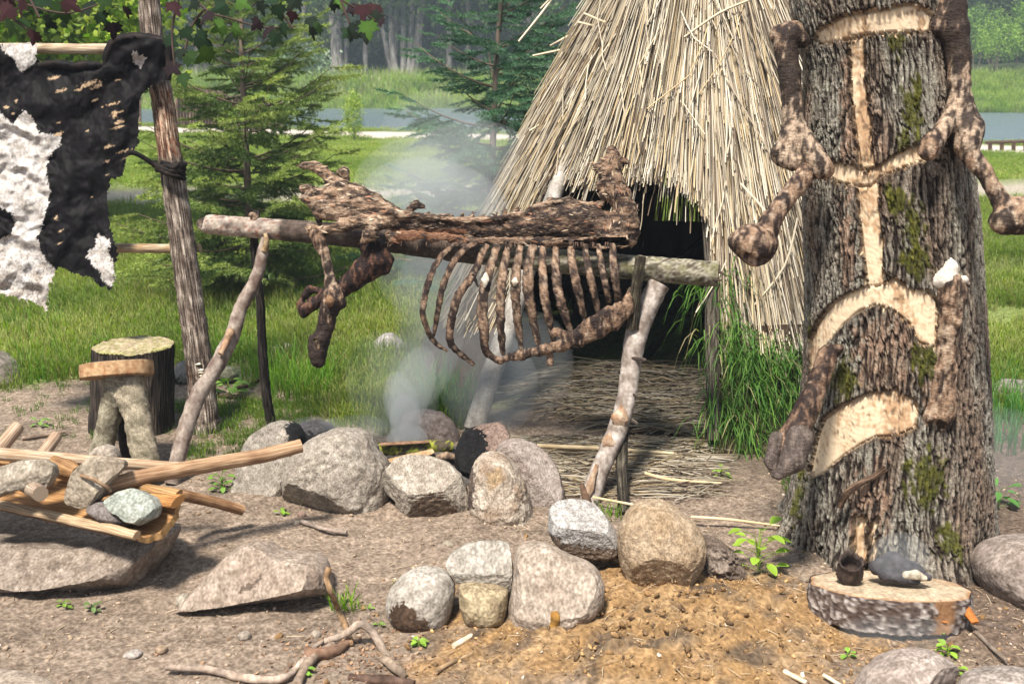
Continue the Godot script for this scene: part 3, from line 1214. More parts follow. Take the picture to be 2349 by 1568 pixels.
# where the line of sight through a photo point meets the cone: (angle, height)
func to_cone(px: float, py: float) -> Vector2:
	var dirv := (P(px, py, 1.0) - EYE).normalized()
	var lo := 3.0
	var q := Vector3.ZERO
	var s := 3.0
	while s < 9.0:
		q = EYE + dirv * s - hut_foot
		if Vector2(q.x, q.z).length() < HUT_R * (1.0 - q.y / HUT_H):
			break
		s += 0.01
	return Vector2(atan2(q.x, q.z), q.y)

func hut() -> void:
	var t := thing("thatched_hut", hut_foot, "conical hut thatched with dry reeds, its dark doorway open to the fire", "hut")
	var g := RandomNumberGenerator.new()
	g.seed = 601
	var door := PackedVector2Array()
	for p in [[1338, 330], [1312, 395], [1345, 410], [1400, 414], [1470, 398], [1540, 405], [1598, 448], [1624, 510], [1628, 700], [1632, 960], [1500, 1060], [1300, 1060], [1100, 985], [1180, 700], [1268, 465]]:
		door.append(to_cone(p[0], p[1]))
	var shades := [Color(0.54, 0.45, 0.31), Color(0.62, 0.54, 0.41), Color(0.47, 0.40, 0.30), Color(0.36, 0.29, 0.21), Color(0.58, 0.44, 0.25), Color(0.70, 0.63, 0.51), Color(0.20, 0.14, 0.09), Color(0.11, 0.08, 0.05)]
	var loose := MB.new()
	var big := []
	var nz := noise(61, 2)
	for layer in 4:
		var count: int = [3300, 3900, 3800, 2200][layer]
		for i in count:
			var phi := g.randf_range(-PI, PI)
			if cos(phi) < -0.3 and g.randf() < 0.5:
				continue
			# bundles: reeds lean together
			var bundle := nz.get_noise_2d(phi * 5.0, layer * 7.0)
			var top := 2.75
			var low := 0.36
			match layer:
				0: # the row under the eaves
					top = g.randf_range(0.9, 1.5)
					low = 0.36
				1:
					top = g.randf_range(1.3, 2.2)
					low = g.randf_range(0.5, 1.0)
				2:
					top = g.randf_range(1.9, 2.75)
					low = g.randf_range(0.85, 1.6)
				3:
					top = g.randf_range(1.2, 2.75)
					low = maxf(0.36, top - g.randf_range(0.5, 1.1))
			low += 0.12 * bundle + g.randf_range(-0.05, 0.06)
			var sway := bundle * 0.10 + g.randfn() * 0.035
			# cut where the doorway opens
			var end := top
			var into := false
			var h := top
			while h > low:
				if Geometry2D.is_point_in_polygon(Vector2(phi + sway * (top - h) / (top - low), h), door):
					into = true
					break
				end = h
				h -= 0.02
			if into:
				end -= g.randf_range(-0.05, 0.05) if g.randf() < 0.975 else g.randf_range(0.06, 0.2)
				if end > top - 0.12:
					continue
			else:
				end = low
			# slits of daylight at the back
			if absf(wrapf(phi - 2.75, -PI, PI)) < 0.55 and end < 1.25 and g.randf() < 0.72:
				continue
			var thick := g.randf_range(0.0019, 0.0041)
			var out := 0.012 + 0.022 * layer + g.randf_range(-0.012, 0.018)
			var pts := PackedVector3Array()
			var rad := PackedFloat32Array()
			for k in 4:
				var f := k / 3.0
				var hh := lerpf(top, end, f)
				var a := phi + sway * f * (top - end) / maxf(top - low, 0.1)
				pts.append(on_cone(a, hh, out + 0.03 * f * f + (0.03 * g.randf() if k == 3 else 0.0)) + Vector3(g.randfn(), 0, g.randfn()) * 0.004)
				rad.append(thick * (1.0 - 0.25 * f))
			var c: Color = shades[mini(int(pow(g.randf(), 1.1) * 8.0), 7)]
			c *= g.randf_range(0.52, 0.93)
			var seen: bool = cos(phi) > 0.2 and layer >= 2 and phi < 0.9
			if seen and big.size() < 300 and g.randf() < 0.13:
				var one := MB.new()
				one.tube(pts, rad, 4, c, c, null, 0.0, 30.0, 1.0, Vector3.ZERO, false)
				big.append(one)
			else:
				loose.tube(pts, rad, 3, c, c, null, 0.0, 30.0, 1.0, Vector3.ZERO, false)
	# bent and slipped stalks lying askew over the rest
	for i in 90:
		var phi := g.randf_range(-1.35, 0.95)
		var h := g.randf_range(0.5, 2.5)
		var l := g.randf_range(0.12, 0.5)
		var lean := g.randfn() * 0.35
		if Geometry2D.is_point_in_polygon(Vector2(phi, h - l), door) or Geometry2D.is_point_in_polygon(Vector2(phi, h - l * 0.5), door) or h - l < 0.3:
			continue
		var pts := PackedVector3Array()
		var rad := PackedFloat32Array()
		var kink := g.randf_range(-0.25, 0.25) if g.randf() < 0.4 else 0.0
		for k in 4:
			var f := k / 3.0
			pts.append(on_cone(phi + (lean * f + (kink if k == 3 else 0.0)) * l / (HUT_R * (1.0 - h / HUT_H) + 0.1), h - l * f, 0.095 + 0.03 * sin(f * 3.0) + 0.05 * f * g.randf()))
			rad.append(0.0032)
		var c: Color = shades[g.randi() % 6] * g.randf_range(0.7, 1.0)
		loose.tube(pts, rad, 4, c, c, null, 0.0, 30.0, 1.0, Vector3.ZERO, false)
	# stray and broken stalks that stick out
	for r in [[1340, 30, 1415, 55, 1490, 22], [1325, 50, 1390, 60, 1430, 20], [1262, 105, 1330, 70, 1410, 40], [1222, 128, 1300, 112, 1370, 100], [1265, 155, 1320, 135, 1395, 112], [1190, 95, 1250, 20, 1290, -40], [1240, 20, 1290, -30, 1330, -60], [1570, 85, 1650, 30, 1720, 0], [1215, 300, 1290, 258, 1370, 235], [1700, 420, 1780, 520, 1800, 640], [1730, 700, 1800, 610, 1830, 500]]:
		var one := MB.new()
		var q := to_cone(r[2], r[3])
		var at := on_cone(q.x, clampf(q.y, 0.3, 2.7), 0.13)
		var d := (at - EYE).dot(AHEAD)
		var c: Color = shades[g.randi() % 3]
		stick(one, [[r[0], r[1], d, 5], [r[2], r[3], d - 0.02, 6], [r[4], r[5], d, 5]], c, c, null, 0, 30, 4, 4)
		big.append(one)
	var thatch := part("thatch", loose.mesh(M.reed), t)
	thatch.set_meta("kind", "stuff")
	for b in big:
		part("reed", b.mesh(M.reed), t)
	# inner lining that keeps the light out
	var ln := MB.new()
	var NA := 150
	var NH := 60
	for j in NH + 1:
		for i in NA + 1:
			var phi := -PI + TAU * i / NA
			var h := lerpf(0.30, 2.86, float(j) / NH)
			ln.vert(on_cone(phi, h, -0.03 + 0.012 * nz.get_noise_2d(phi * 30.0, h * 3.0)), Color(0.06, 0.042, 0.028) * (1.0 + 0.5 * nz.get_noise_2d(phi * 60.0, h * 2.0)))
	for j in NH:
		for i in NA:
			var phi := -PI + TAU * (i + 0.5) / NA
			var h := lerpf(0.30, 2.86, (j + 0.5) / NH)
			if Geometry2D.is_point_in_polygon(Vector2(phi, h + 0.05), door) or Geometry2D.is_point_in_polygon(Vector2(phi, h - 0.08), door):
				continue
			if absf(wrapf(phi - 2.75, -PI, PI)) < 0.42 and h > 0.62 and h < 1.12:
				continue
			var a := j * (NA + 1) + i
			ln.tri(a, a + NA + 1, a + 1)
			ln.tri(a + 1, a + NA + 1, a + NA + 2)
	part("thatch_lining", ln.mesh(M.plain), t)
	# upright reeds with gaps at the back
	var bk := MB.new()
	for i in 90:
		var phi := 2.75 + g.randf_range(-0.5, 0.5)
		var c := Color(0.24, 0.18, 0.11) * g.randf_range(0.5, 1.2)
		bk.tube(PackedVector3Array([on_cone(phi, 0.45, -0.02), on_cone(phi + g.randf_range(-0.03, 0.03), 1.25, 0.0)]), PackedFloat32Array([0.006, 0.005]), 4, c, c, null, 0, 30, 1, Vector3.ZERO, false)
	var bs := part("back_reeds", bk.mesh(M.reed), t)
	bs.set_meta("kind", "stuff")
	# frame poles
	var grey1 := Color(0.58, 0.55, 0.50)
	var pn := noise(62, 3)
	var mb := MB.new()
	stick(mb, [[1086, 985, 4.98, 48], [1130, 850, 5.02, 46], [1195, 660, 5.10, 43], [1268, 455, 5.25, 38], [1318, 330, 5.36, 30], [1362, 190, 5.52, 24], [1420, 0, 5.75, 22]], grey1, grey1 * 0.5, pn, 0.1, 20.0, 14, 6)
	part("pole", mb.mesh(M.smooth), t)
	mb = MB.new()
	stick(mb, [[1640, 1010, 4.75, 34], [1634, 800, 4.82, 34], [1632, 600, 4.95, 32], [1620, 470, 5.1, 28], [1600, 300, 5.3, 24]], Color(0.27, 0.24, 0.19), Color(0.12, 0.10, 0.08), pn, 0.12, 20.0, 12, 6)
	part("pole", mb.mesh(M.bark), t)
	for a in [[1290, 820, 1650, 520], [1585, 700, 1480, 820]]:
		mb = MB.new()
		stick(mb, [[a[0], a[1], 6.1, 20], [a[2], a[3], 6.2, 18]], Color(0.10, 0.08, 0.06), Color(0.06, 0.05, 0.04), pn, 0.1, 20.0, 8, 4)
		part("pole", mb.mesh(M.bark), t)
	# boards low at the back of the inside
	var bdm: Array = []
	for k in 4:
		var b := MB.new()
		var c: Color = Color(0.13, 0.10, 0.075) * float([1.0, 0.8, 1.15, 0.9][k])
		b.box(hut_foot + Vector3([-0.2, 0.35, -0.15, 0.4][k] , 0.12 + 0.155 * (k / 2) * 1.0 + (0.0 if k < 2 else 0.02), -0.92 + 0.02 * k), Vector3(0.36, 0, 0.012 * (k % 2)), Vector3(0, 0.072, 0), Vector3(0, 0, 0.018), c)
		part("board", b.mesh(M.wood_face), t)
	# low earth wall under the eaves
	var ew := MB.new()
	var n := 120
	for i in n + 1:
		var phi := -PI + TAU * i / n
		for j in 9:
			var f := j / 8.0
			var w := 0.05 * pn.get_noise_3d(phi * 6.0, f * 3.0, 2.0)
			var bulge := 0.16 * pow(1.0 - f, 2.0)
			ew.vert(on_cone(phi, 0.0, -0.02 + w + bulge - HUT_R * 0.0) * Vector3(1, 0, 1) + Vector3(0, hut_foot.y - 0.05 + 0.55 * f, 0) - Vector3(sin(phi), 0, cos(phi)) * 0.16 * f, Color(0.11, 0.08, 0.055) * (1.0 + w * 6.0))
	for i in n:
		var phi := -PI + TAU * (i + 0.5) / n
		if Geometry2D.is_point_in_polygon(Vector2(phi, 0.28), door) or Geometry2D.is_point_in_polygon(Vector2(phi, 0.05), door):
			continue
		for j in 8:
			var a := i * 9 + j
			ew.tri(a, a + 1, a + 9)
			ew.tri(a + 1, a + 10, a + 9)
	part("earth_wall", ew.mesh(M.soil), t)
	# straw on the floor: nobody could count it
	var sm := MB.new()
	for i in 4400:
		var a := g.randf() * TAU
		var r := sqrt(g.randf()) * 1.15
		var p := hut_foot + Vector3(cos(a) * r, 0, sin(a) * r * 1.05 + 0.15)
		if p.x > 1.22 and p.z > hut_foot.z or p.z < hut_foot.z + 0.32:
			continue
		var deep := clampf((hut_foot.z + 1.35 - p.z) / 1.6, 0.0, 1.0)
		p.y = 0.02 + 0.09 * deep * g.randf() + 0.012
		var b := g.randf_range(-1.1, 1.1) * g.randf() + (PI if g.randf() < 0.5 else 0.0)
		var l := g.randf_range(0.06, 0.26)
		var v := Vector3(cos(b), g.randf_range(-0.1, 0.16), sin(b) * 0.8) * l
		var c: Color = shades[g.randi() % 7] * g.randf_range(0.14, 0.42) * lerpf(1.0, 0.35, deep)  # darker further in: the shade inside the hut put into the straw colour
		var q := p + v + Vector3(0, -0.02, 0)
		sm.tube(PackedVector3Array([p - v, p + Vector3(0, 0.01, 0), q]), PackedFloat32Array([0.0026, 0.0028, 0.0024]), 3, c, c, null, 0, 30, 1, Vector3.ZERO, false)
	for i in 900:
		# thinner litter spilling out of the door
		var p := G(g.randf_range(1180, 1640), 1015 + 130 * pow(g.randf(), 1.6))
		p.y = gh(p.x, p.z) + 0.012 + 0.01 * g.randf()
		var b := g.randf_range(-1.2, 1.2) * g.randf()
		var v := Vector3(cos(b), g.randf_range(-0.03, 0.03), sin(b)) * g.randf_range(0.03, 0.14)
		var c: Color = shades[g.randi() % 8] * g.randf_range(0.35, 0.8)
		sm.tube(PackedVector3Array([p - v, p + Vector3(0, 0.006, 0), p + v]), PackedFloat32Array([0.002, 0.0026, 0.002]), 3, c, c, null, 0, 30, 1, Vector3.ZERO, false)
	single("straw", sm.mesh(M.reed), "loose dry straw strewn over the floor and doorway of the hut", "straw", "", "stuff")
	# long single stalks lying out in front
	var st := [[1232, 1022, 1400, 1030, 1545, 1040, 11, "thick pale reed stalk lying across the front of the doorway"], [1480, 1085, 1540, 1100, 1655, 1108, 8, "pale reed stalk lying on the earth right of the white forked prop"], [1585, 1185, 1680, 1192, 1790, 1206, 7, "long pale reed stalk lying on the earth beside the leafy seedling"], [1360, 1140, 1440, 1155, 1525, 1172, 6, "thin reed stalk lying at the foot of the white forked prop"]]
	for r in st:
		var b := MB.new()
		stick(b, [[r[0], r[1], gd(r[1], 0.03), r[6]], [r[2], r[3], gd(r[3], 0.03), r[6]], [r[4], r[5], gd(r[5], 0.025), r[6] * 0.6]], Color(0.62, 0.50, 0.33), Color(0.5, 0.37, 0.2), noise(63), 0.05, 20, 6, 5)
		single("reed_stalk", b.mesh(M.reed), r[7], "reed", "")

# ---------------------------------------------------------------- the carved tree
const TREE_D := 3.92
# heights in the photo against the trunk's left and right edge there
var tree_edge := [[-1400, 1850, 2120], [-600, 1825, 2150], [0, 1812, 2178], [150, 1846, 2190], [300, 1842, 2215], [500, 1846, 2238], [700, 1850, 2250], [850, 1846, 2258], [1000, 1832, 2264], [1100, 1822, 2264], [1200, 1810, 2262], [1290, 1797, 2258], [1345, 1786, 2262], [1420, 1770, 2275]]
var tree_axis := P(2030, 1290, TREE_D)
var tree_rows := []   # [height, centre x, radius]

func trunk_at(h: float) -> Vector2:
	var n := tree_rows.size()
	for i in n - 1:
		if h <= tree_rows[i + 1][0] or i == n - 2:
			var f: float = clampf((h - tree_rows[i][0]) / (tree_rows[i + 1][0] - tree_rows[i][0]), 0.0, 1.0)
			return Vector2(lerpf(tree_rows[i][1], tree_rows[i + 1][1], f), lerpf(tree_rows[i][2], tree_rows[i + 1][2], f))
	return Vector2.ZERO

func trunk_point(phi: float, h: float, out := 0.0) -> Vector3:
	var q := trunk_at(h)
	return Vector3(q.x + sin(phi) * (q.y + out), h, tree_axis.z + cos(phi) * (q.y + out))

# photo point -> (angle, height) on the trunk
func to_trunk(px: float, py: float) -> Vector2:
	var dirv := (P(px, py, 1.0) - EYE).normalized()
	var s := 2.8
	var near := 9.0
	var best := Vector3.ZERO
	while s < 4.4:
		var p := EYE + dirv * s
		var q := trunk_at(p.y)
		var o := Vector2(p.x - q.x, p.z - tree_axis.z)
		if o.length() < q.y:
			return Vector2(atan2(o.x, o.y), p.y)
		if o.length() - q.y < near:
			near = o.length() - q.y
			best = Vector3(o.x, p.y, o.y)
		s += 0.004
	return Vector2(atan2(best.x, best.z), best.y)

func carved_tree() -> void:
	var ze := tree_axis.z
	for i in range(tree_edge.size() - 1, -1, -1):
		var r: Array = tree_edge[i]
		# height of that row on the plane through the axis
		var a := P(r[1], r[0], 1.0) - EYE
		var b := P(r[2], r[0], 1.0) - EYE
		a *= ze / a.z
		b *= ze / b.z
		var w := (b.x - a.x) * 0.5
		tree_rows.append([1.65 + a.y, (a.x + b.x) * 0.5, w * 0.995])
	# outlines of what is carved, brought onto the trunk as (angle, height)
	var zones := {
		"carved_shoulder_band": [1868, 72, 1900, 50, 1940, 34, 2010, 24, 2078, 10, 2112, 8, 2140, 30, 2168, 45, 2168, 78, 2110, 74, 2050, 76, 1990, 80, 1930, 94, 1880, 104, 1862, 96],
		"carved_spine": [1943, 92, 1980, 84, 1983, 150, 1990, 220, 2000, 300, 2008, 388, 1972, 392, 1962, 320, 1950, 240, 1946, 160],
		"carved_waist_band": [1880, 366, 1905, 372, 1940, 372, 1985, 396, 2003, 388, 2060, 352, 2100, 334, 2125, 332, 2128, 372, 2075, 388, 2020, 410, 1996, 430, 1950, 428, 1915, 420, 1884, 400],
		"carved_belly_strip": [1962, 432, 2016, 418, 2022, 500, 2028, 580, 2036, 655, 1988, 664, 1976, 580, 1966, 500],
		"carved_arch": [1846, 828, 1852, 780, 1872, 735, 1905, 695, 1950, 668, 2000, 652, 2050, 640, 2095, 660, 2130, 668, 2158, 690, 2155, 800, 2110, 790, 2088, 745, 2050, 715, 2010, 702, 1970, 716, 1930, 748, 1895, 790, 1876, 832, 1862, 868, 1850, 850],
		"carved_jaw": [1850, 1080, 1868, 1000, 1884, 960, 1920, 934, 1960, 915, 2010, 897, 2060, 893, 2095, 915, 2112, 945, 2104, 985, 2060, 1004, 2010, 1006, 1975, 1022, 1930, 1050, 1885, 1088, 1860, 1100],
		"carved_tooth_strip": [1955, 1182, 1985, 1180, 1988, 1240, 1990, 1300, 1958, 1300],
		"carved_tooth_strip_right": [1996, 1192, 2014, 1190, 2016, 1300, 1997, 1300],
	}
	var zname := zones.keys()
	var zpoly := []
	var zbox := []
	for k in zname:
		var p := PackedVector2Array()
		var bx := Rect2()
		for q in flat_list(zones[k]):
			var w := to_trunk(q.x, q.y)
			p.append(w)
			bx = Rect2(w, Vector2.ZERO) if p.size() == 1 else bx.expand(w)
		zpoly.append(p)
		zbox.append(bx.grow(0.06))
	var moss := []
	for q in [[2055, 98, 26, 30], [2098, 520, 34, 70], [2060, 470, 30, 50], [2105, 600, 45, 52], [2040, 440, 18, 30], [2120, 830, 40, 50], [2125, 1100, 50, 70], [2180, 1240, 40, 50], [2090, 260, 26, 60], [2075, 330, 22, 36], [1835, 1130, 20, 90], [1935, 870, 34, 60], [1858, 790, 16, 70], [2105, 200, 16, 30]]:
		var a := to_trunk(q[0], q[1])
		moss.append([a, q[2] * TREE_D / FOC / 0.33, q[3] * TREE_D / FOC])
	var bare := []   # peeled reddish bark
	for q in [[1945, 280, 26, 170], [2010, 330, 22, 90], [2020, 810, 80, 95], [1940, 560, 24, 110], [2140, 900, 30, 50], [1975, 1160, 30, 90], [2020, 1140, 24, 110]]:
		var a := to_trunk(q[0], q[1])
		bare.append([a, q[2] * TREE_D / FOC / 0.33, q[3] * TREE_D / FOC])
	var rid := noise(71, 2)
	var rid2 := noise(72, 3)
	var tone := noise(73, 3)
	var angles := PackedFloat32Array()
	for i in 381:
		angles.append(lerpf(-1.75, 1.75, i / 380.0))
	for i in 40:
		angles.append(lerpf(1.75, TAU - 1.75, (i + 1) / 40.0))
	var hs := lines([[-0.06, 0.0042], [1.98, 0.03], [4.6, 0]])
	var mb := MB.new()
	var zone_of := PackedInt32Array()
	var grey_hi := Color(0.50, 0.47, 0.40)
	var brown_hi := Color(0.40, 0.30, 0.23)
	var lichen := Color(0.66, 0.66, 0.56)
	var crack := Color(0.038, 0.026, 0.020)
	var cream := Color(0.68, 0.54, 0.375)
	var tan := Color(0.42, 0.27, 0.155)
	for h in hs:
		for phi in angles:
			var c3 := Vector3(sin(phi) * 0.33, h, cos(phi) * 0.33)
			var warp := rid2.get_noise_3d(c3.x * 9.0, h * 5.0, c3.z * 9.0)
			# ridges: narrow cracks, running up
			var n1 := rid.get_noise_3d(c3.x * 40.0 + warp * 0.8, h * 6.0 + warp, c3.z * 40.0)
			var n2 := rid.get_noise_3d(c3.x * 85.0 + 7.0, h * 20.0 + warp, c3.z * 85.0)
			var ridge := 1.0 - clampf(absf(n1) * 3.4, 0.0, 1.0)       # 1 in the crack
			var small := 1.0 - clampf(absf(n2) * 3.0, 0.0, 1.0)
			var out := -0.010 * ridge * ridge - 0.005 * small + 0.003 * n2
			# root flare
			out += 0.11 * exp(-(h + 0.02) / 0.10) * (0.35 + 0.65 * sin(phi * 5.0 + 0.8) * sin(phi * 2.0 + 0.3))
			var t1 := tone.get_noise_3d(c3.x * 5.0, h * 2.2, c3.z * 5.0)
			var t2 := tone.get_noise_3d(c3.x * 40.0, h * 18.0, c3.z * 40.0)
			var col := grey_hi.lerp(brown_hi, clampf(0.35 + t1 * 1.6, 0, 1))
			col = col.lerp(lichen, clampf((t2 - 0.18) * 3.5, 0, 1) * 0.8 * clampf(0.5 - t1 * 1.8, 0, 1))
			var red := 0.0
			for q in bare:
				var e := Vector2((phi - q[0].x) / q[1], (h - q[0].y) / q[2]).length() + 0.6 * t2
				red = maxf(red, 1.0 - smoothstep(0.6, 1.0, e))
			col = col.lerp(Color(0.48, 0.31, 0.22).lerp(Color(0.66, 0.52, 0.4), clampf(t2 * 1.5 + 0.3, 0, 1)), red * 0.85)
			col = col.lerp(crack, clampf(ridge * 1.15 + small * 0.55 * (1.0 - 0.5 * red), 0, 1))
			for q in moss:
				var e := Vector2((phi - q[0].x) / q[1], (h - q[0].y) / q[2]).length() + 0.9 * t2 + 0.4 * t1
				var k := 1.0 - smoothstep(0.45, 0.9, e)
				if k > 0.0:
					out += 0.005 * k
					col = col.lerp(Color(0.075, 0.085, 0.012).lerp(Color(0.19, 0.19, 0.02), clampf(n2 + 0.3, 0, 1)), k * 0.9)
			# carved wood
			var zone := -1
			var rim_d := 9.0
			if absf(phi) < 1.5:
				var jag := Vector2(phi + 0.055 * t2 + 0.05 * n2, h + 0.016 * n2 + 0.014 * t2)
				for z in zpoly.size():
					if (zbox[z] as Rect2).has_point(jag):
						if Geometry2D.is_point_in_polygon(jag, zpoly[z]):
							zone = z
							break
						var pl: PackedVector2Array = zpoly[z]
						for k in pl.size():
							rim_d = minf(rim_d, Geometry2D.get_closest_point_to_segment(jag * Vector2(0.33, 1), pl[k] * Vector2(0.33, 1), pl[(k + 1) % pl.size()] * Vector2(0.33, 1)).distance_to(jag * Vector2(0.33, 1)))
				if zone < 0 and rim_d < 0.014:
					col = col.lerp(Color(0.05, 0.03, 0.02), (1.0 - rim_d / 0.014) * 0.9)
				if zone >= 0:
					# depth falls off from the cut edge
					var near := 9.0
					var pl: PackedVector2Array = zpoly[zone]
					for k in pl.size():
						var sa := pl[k] * Vector2(0.33, 1)
						var sb := pl[(k + 1) % pl.size()] * Vector2(0.33, 1)
						near = minf(near, Geometry2D.get_closest_point_to_segment(Vector2(phi * 0.33, h), sa, sb).distance_to(Vector2(phi * 0.33, h)))
					var chisel := rid2.get_noise_3d(c3.x * 7.0 + 1.2 * warp, h * 80.0 + 3.0 * warp, c3.z * 7.0)
					var edge := 1.0 - smoothstep(0.0, 0.010, near)
					out = -0.017 - 0.010 * edge + 0.0014 * chisel + 0.001 * n2
					col = cream.lerp(tan, clampf(0.25 + chisel * 0.8 + t2 * 1.3 + t1 * 1.8, 0, 1))
					col = col.lerp(Color(0.09, 0.055, 0.035), clampf((rid.get_noise_3d(c3.x * 26.0 + warp * 3.0, h * 30.0, c3.z * 26.0) + 0.5 * t1 - 0.24) * 2.6, 0, 1) * 0.75)
					col = col.lerp(tan * 0.55, edge * 0.7)
			zone_of.append(zone)
			mb.vert(trunk_point(phi, h, out) + Vector3(0, 0, 0), col)
	var w := angles.size()
	var sets := []
	for z in zpoly.size() + 1:
		sets.append(PackedInt32Array())
	for j in hs.size() - 1:
		for i in w - 1:
			var a := j * w + i
			var z := zone_of[a] + 1
			sets[z].append_array(PackedInt32Array([a, a + w, a + 1, a + 1, a + w, a + w + 1]))
			mb.ix.append_array(PackedInt32Array([a, a + w, a + 1, a + 1, a + w, a + w + 1]))
	var nn := mb.normals()
	var foot := Vector3(tree_axis.x, 0, tree_axis.z)
	var t := thing("carved_tree", foot, "thick mossy tree trunk with pale bands carved into its bark like a skeleton", "tree")
	for z in sets.size():
		var called: String = "trunk" if z == 0 else String(zname[z - 1]).trim_suffix("_right")
		part(called, subset(mb, nn, sets[z], M.trunk if z == 0 else M.carved), t)
	# twig scar on the trunk
	var tw := MB.new()
	var hit := to_trunk(1960, 1130)
	var dd := (trunk_point(hit.x, hit.y, 0.03) - EYE).dot(AHEAD)
	stick(tw, [[1926, 1160, dd + 0.02, 16], [1945, 1130, dd - 0.02, 18], [1975, 1108, dd - 0.03, 15], [2005, 1093, dd - 0.04, 14], [2034, 1074, dd - 0.05, 15]], Color(0.34, 0.22, 0.15), Color(0.16, 0.10, 0.07), noise(74), 0.2, 40.0, 9, 5)
	part("twig", tw.mesh(M.bark), t)

func subset(mb: MB, nn: PackedVector3Array, ix: PackedInt32Array, m: Material) -> ArrayMesh:
	var at := PackedInt32Array()
	at.resize(mb.v.size())
	at.fill(-1)
	var o := MB.new()
	var on := PackedVector3Array()
	for i in ix.size():
		var k := ix[i]
		if at[k] < 0:
			at[k] = o.vert(mb.v[k], mb.c[k])
			on.append(nn[k])
		o.ix.append(at[k])
	return o.mesh(m, on)

# ---------------------------------------------------------------- dried flesh and bone
var fl1 := noise(81, 3)
var fl2 := noise(82, 3)

func flesh_colour(p: Vector3, pale: float, dark: float, along := Vector3(16, 16, 16)) -> Color:
	var a := fl1.get_noise_3dv(p * along)
	var b := fl2.get_noise_3dv(p * along * 2.4)
	var c := Color(0.16, 0.09, 0.058).lerp(Color(0.46, 0.31, 0.205), clampf(0.28 + a * 1.3 + pale, 0, 1))
	c = c.lerp(Color(0.80, 0.69, 0.54), clampf((b - 0.20 + pale * 0.8) * 2.2, 0, 1) * 0.45)
	c = c.lerp(Color(0.030, 0.020, 0.017), clampf((-a * 0.8 - b * 0.9 + dark) * 2.3, 0, 0.92))
	return c

# rows: chains of [px, py, depth, width px]; cuts likewise
func limb(chains: Array, cuts: Array, cell: float, k: float, amp: float, pale: float, dark: float, flat := 1.0, dark_spots := [], pale_spots := []) -> MB:
	var lo := Vector3.ONE * 1e9
	var hi := -lo
	for ch in chains:
		for r in ch:
			var p := P(r[0], r[1], r[2])
			var e: float = r[3] * 0.5 * r[2] / FOC
			lo = lo.min(p - Vector3.ONE * (e + 0.03))
			hi = hi.max(p + Vector3.ONE * (e + 0.03))
	var s := SDF.new(lo, hi, cell)
	var slim := 0.88 if cell > 0.005 else 1.0
	for ch in chains:
		for i in maxi(ch.size() - 1, 1):
			var a: Array = ch[i]
			var b: Array = ch[mini(i + 1, ch.size() - 1)]
			s.cap(P(a[0], a[1], a[2]), P(b[0], b[1], b[2]), slim * a[3] * 0.5 * a[2] / FOC, slim * b[3] * 0.5 * b[2] / FOC, k, flat)
	for ch in cuts:
		for i in maxi(ch.size() - 1, 1):
			var a: Array = ch[i]
			var b: Array = ch[mini(i + 1, ch.size() - 1)]
			s.cap(P(a[0], a[1], a[2]), P(b[0], b[1], b[2]), a[3] * 0.5 * a[2] / FOC, b[3] * 0.5 * b[2] / FOC, 0.008, 1.0, true)
	s.rough(fl1, Vector3(20, 20, 22), amp * 1.1)
	s.rough(fl2, Vector3(60, 40, 60), amp * 0.5)
	var mb := s.mesh()
	for i in mb.v.size():
		var p := mb.v[i]
		var pl := pale
		var dk := dark
		for q in dark_spots:
			dk += 0.5 * (1.0 - smoothstep(0.5, 1.0, P(q[0], q[1], q[2]).distance_to(p) / q[3]))
		for q in pale_spots:
			pl += 0.5 * (1.0 - smoothstep(0.5, 1.0, P(q[0], q[1], q[2]).distance_to(p) / q[3]))
		mb.c[i] = flesh_colour(p, pl, dk, Vector3(24, 8, 18))
	return mb

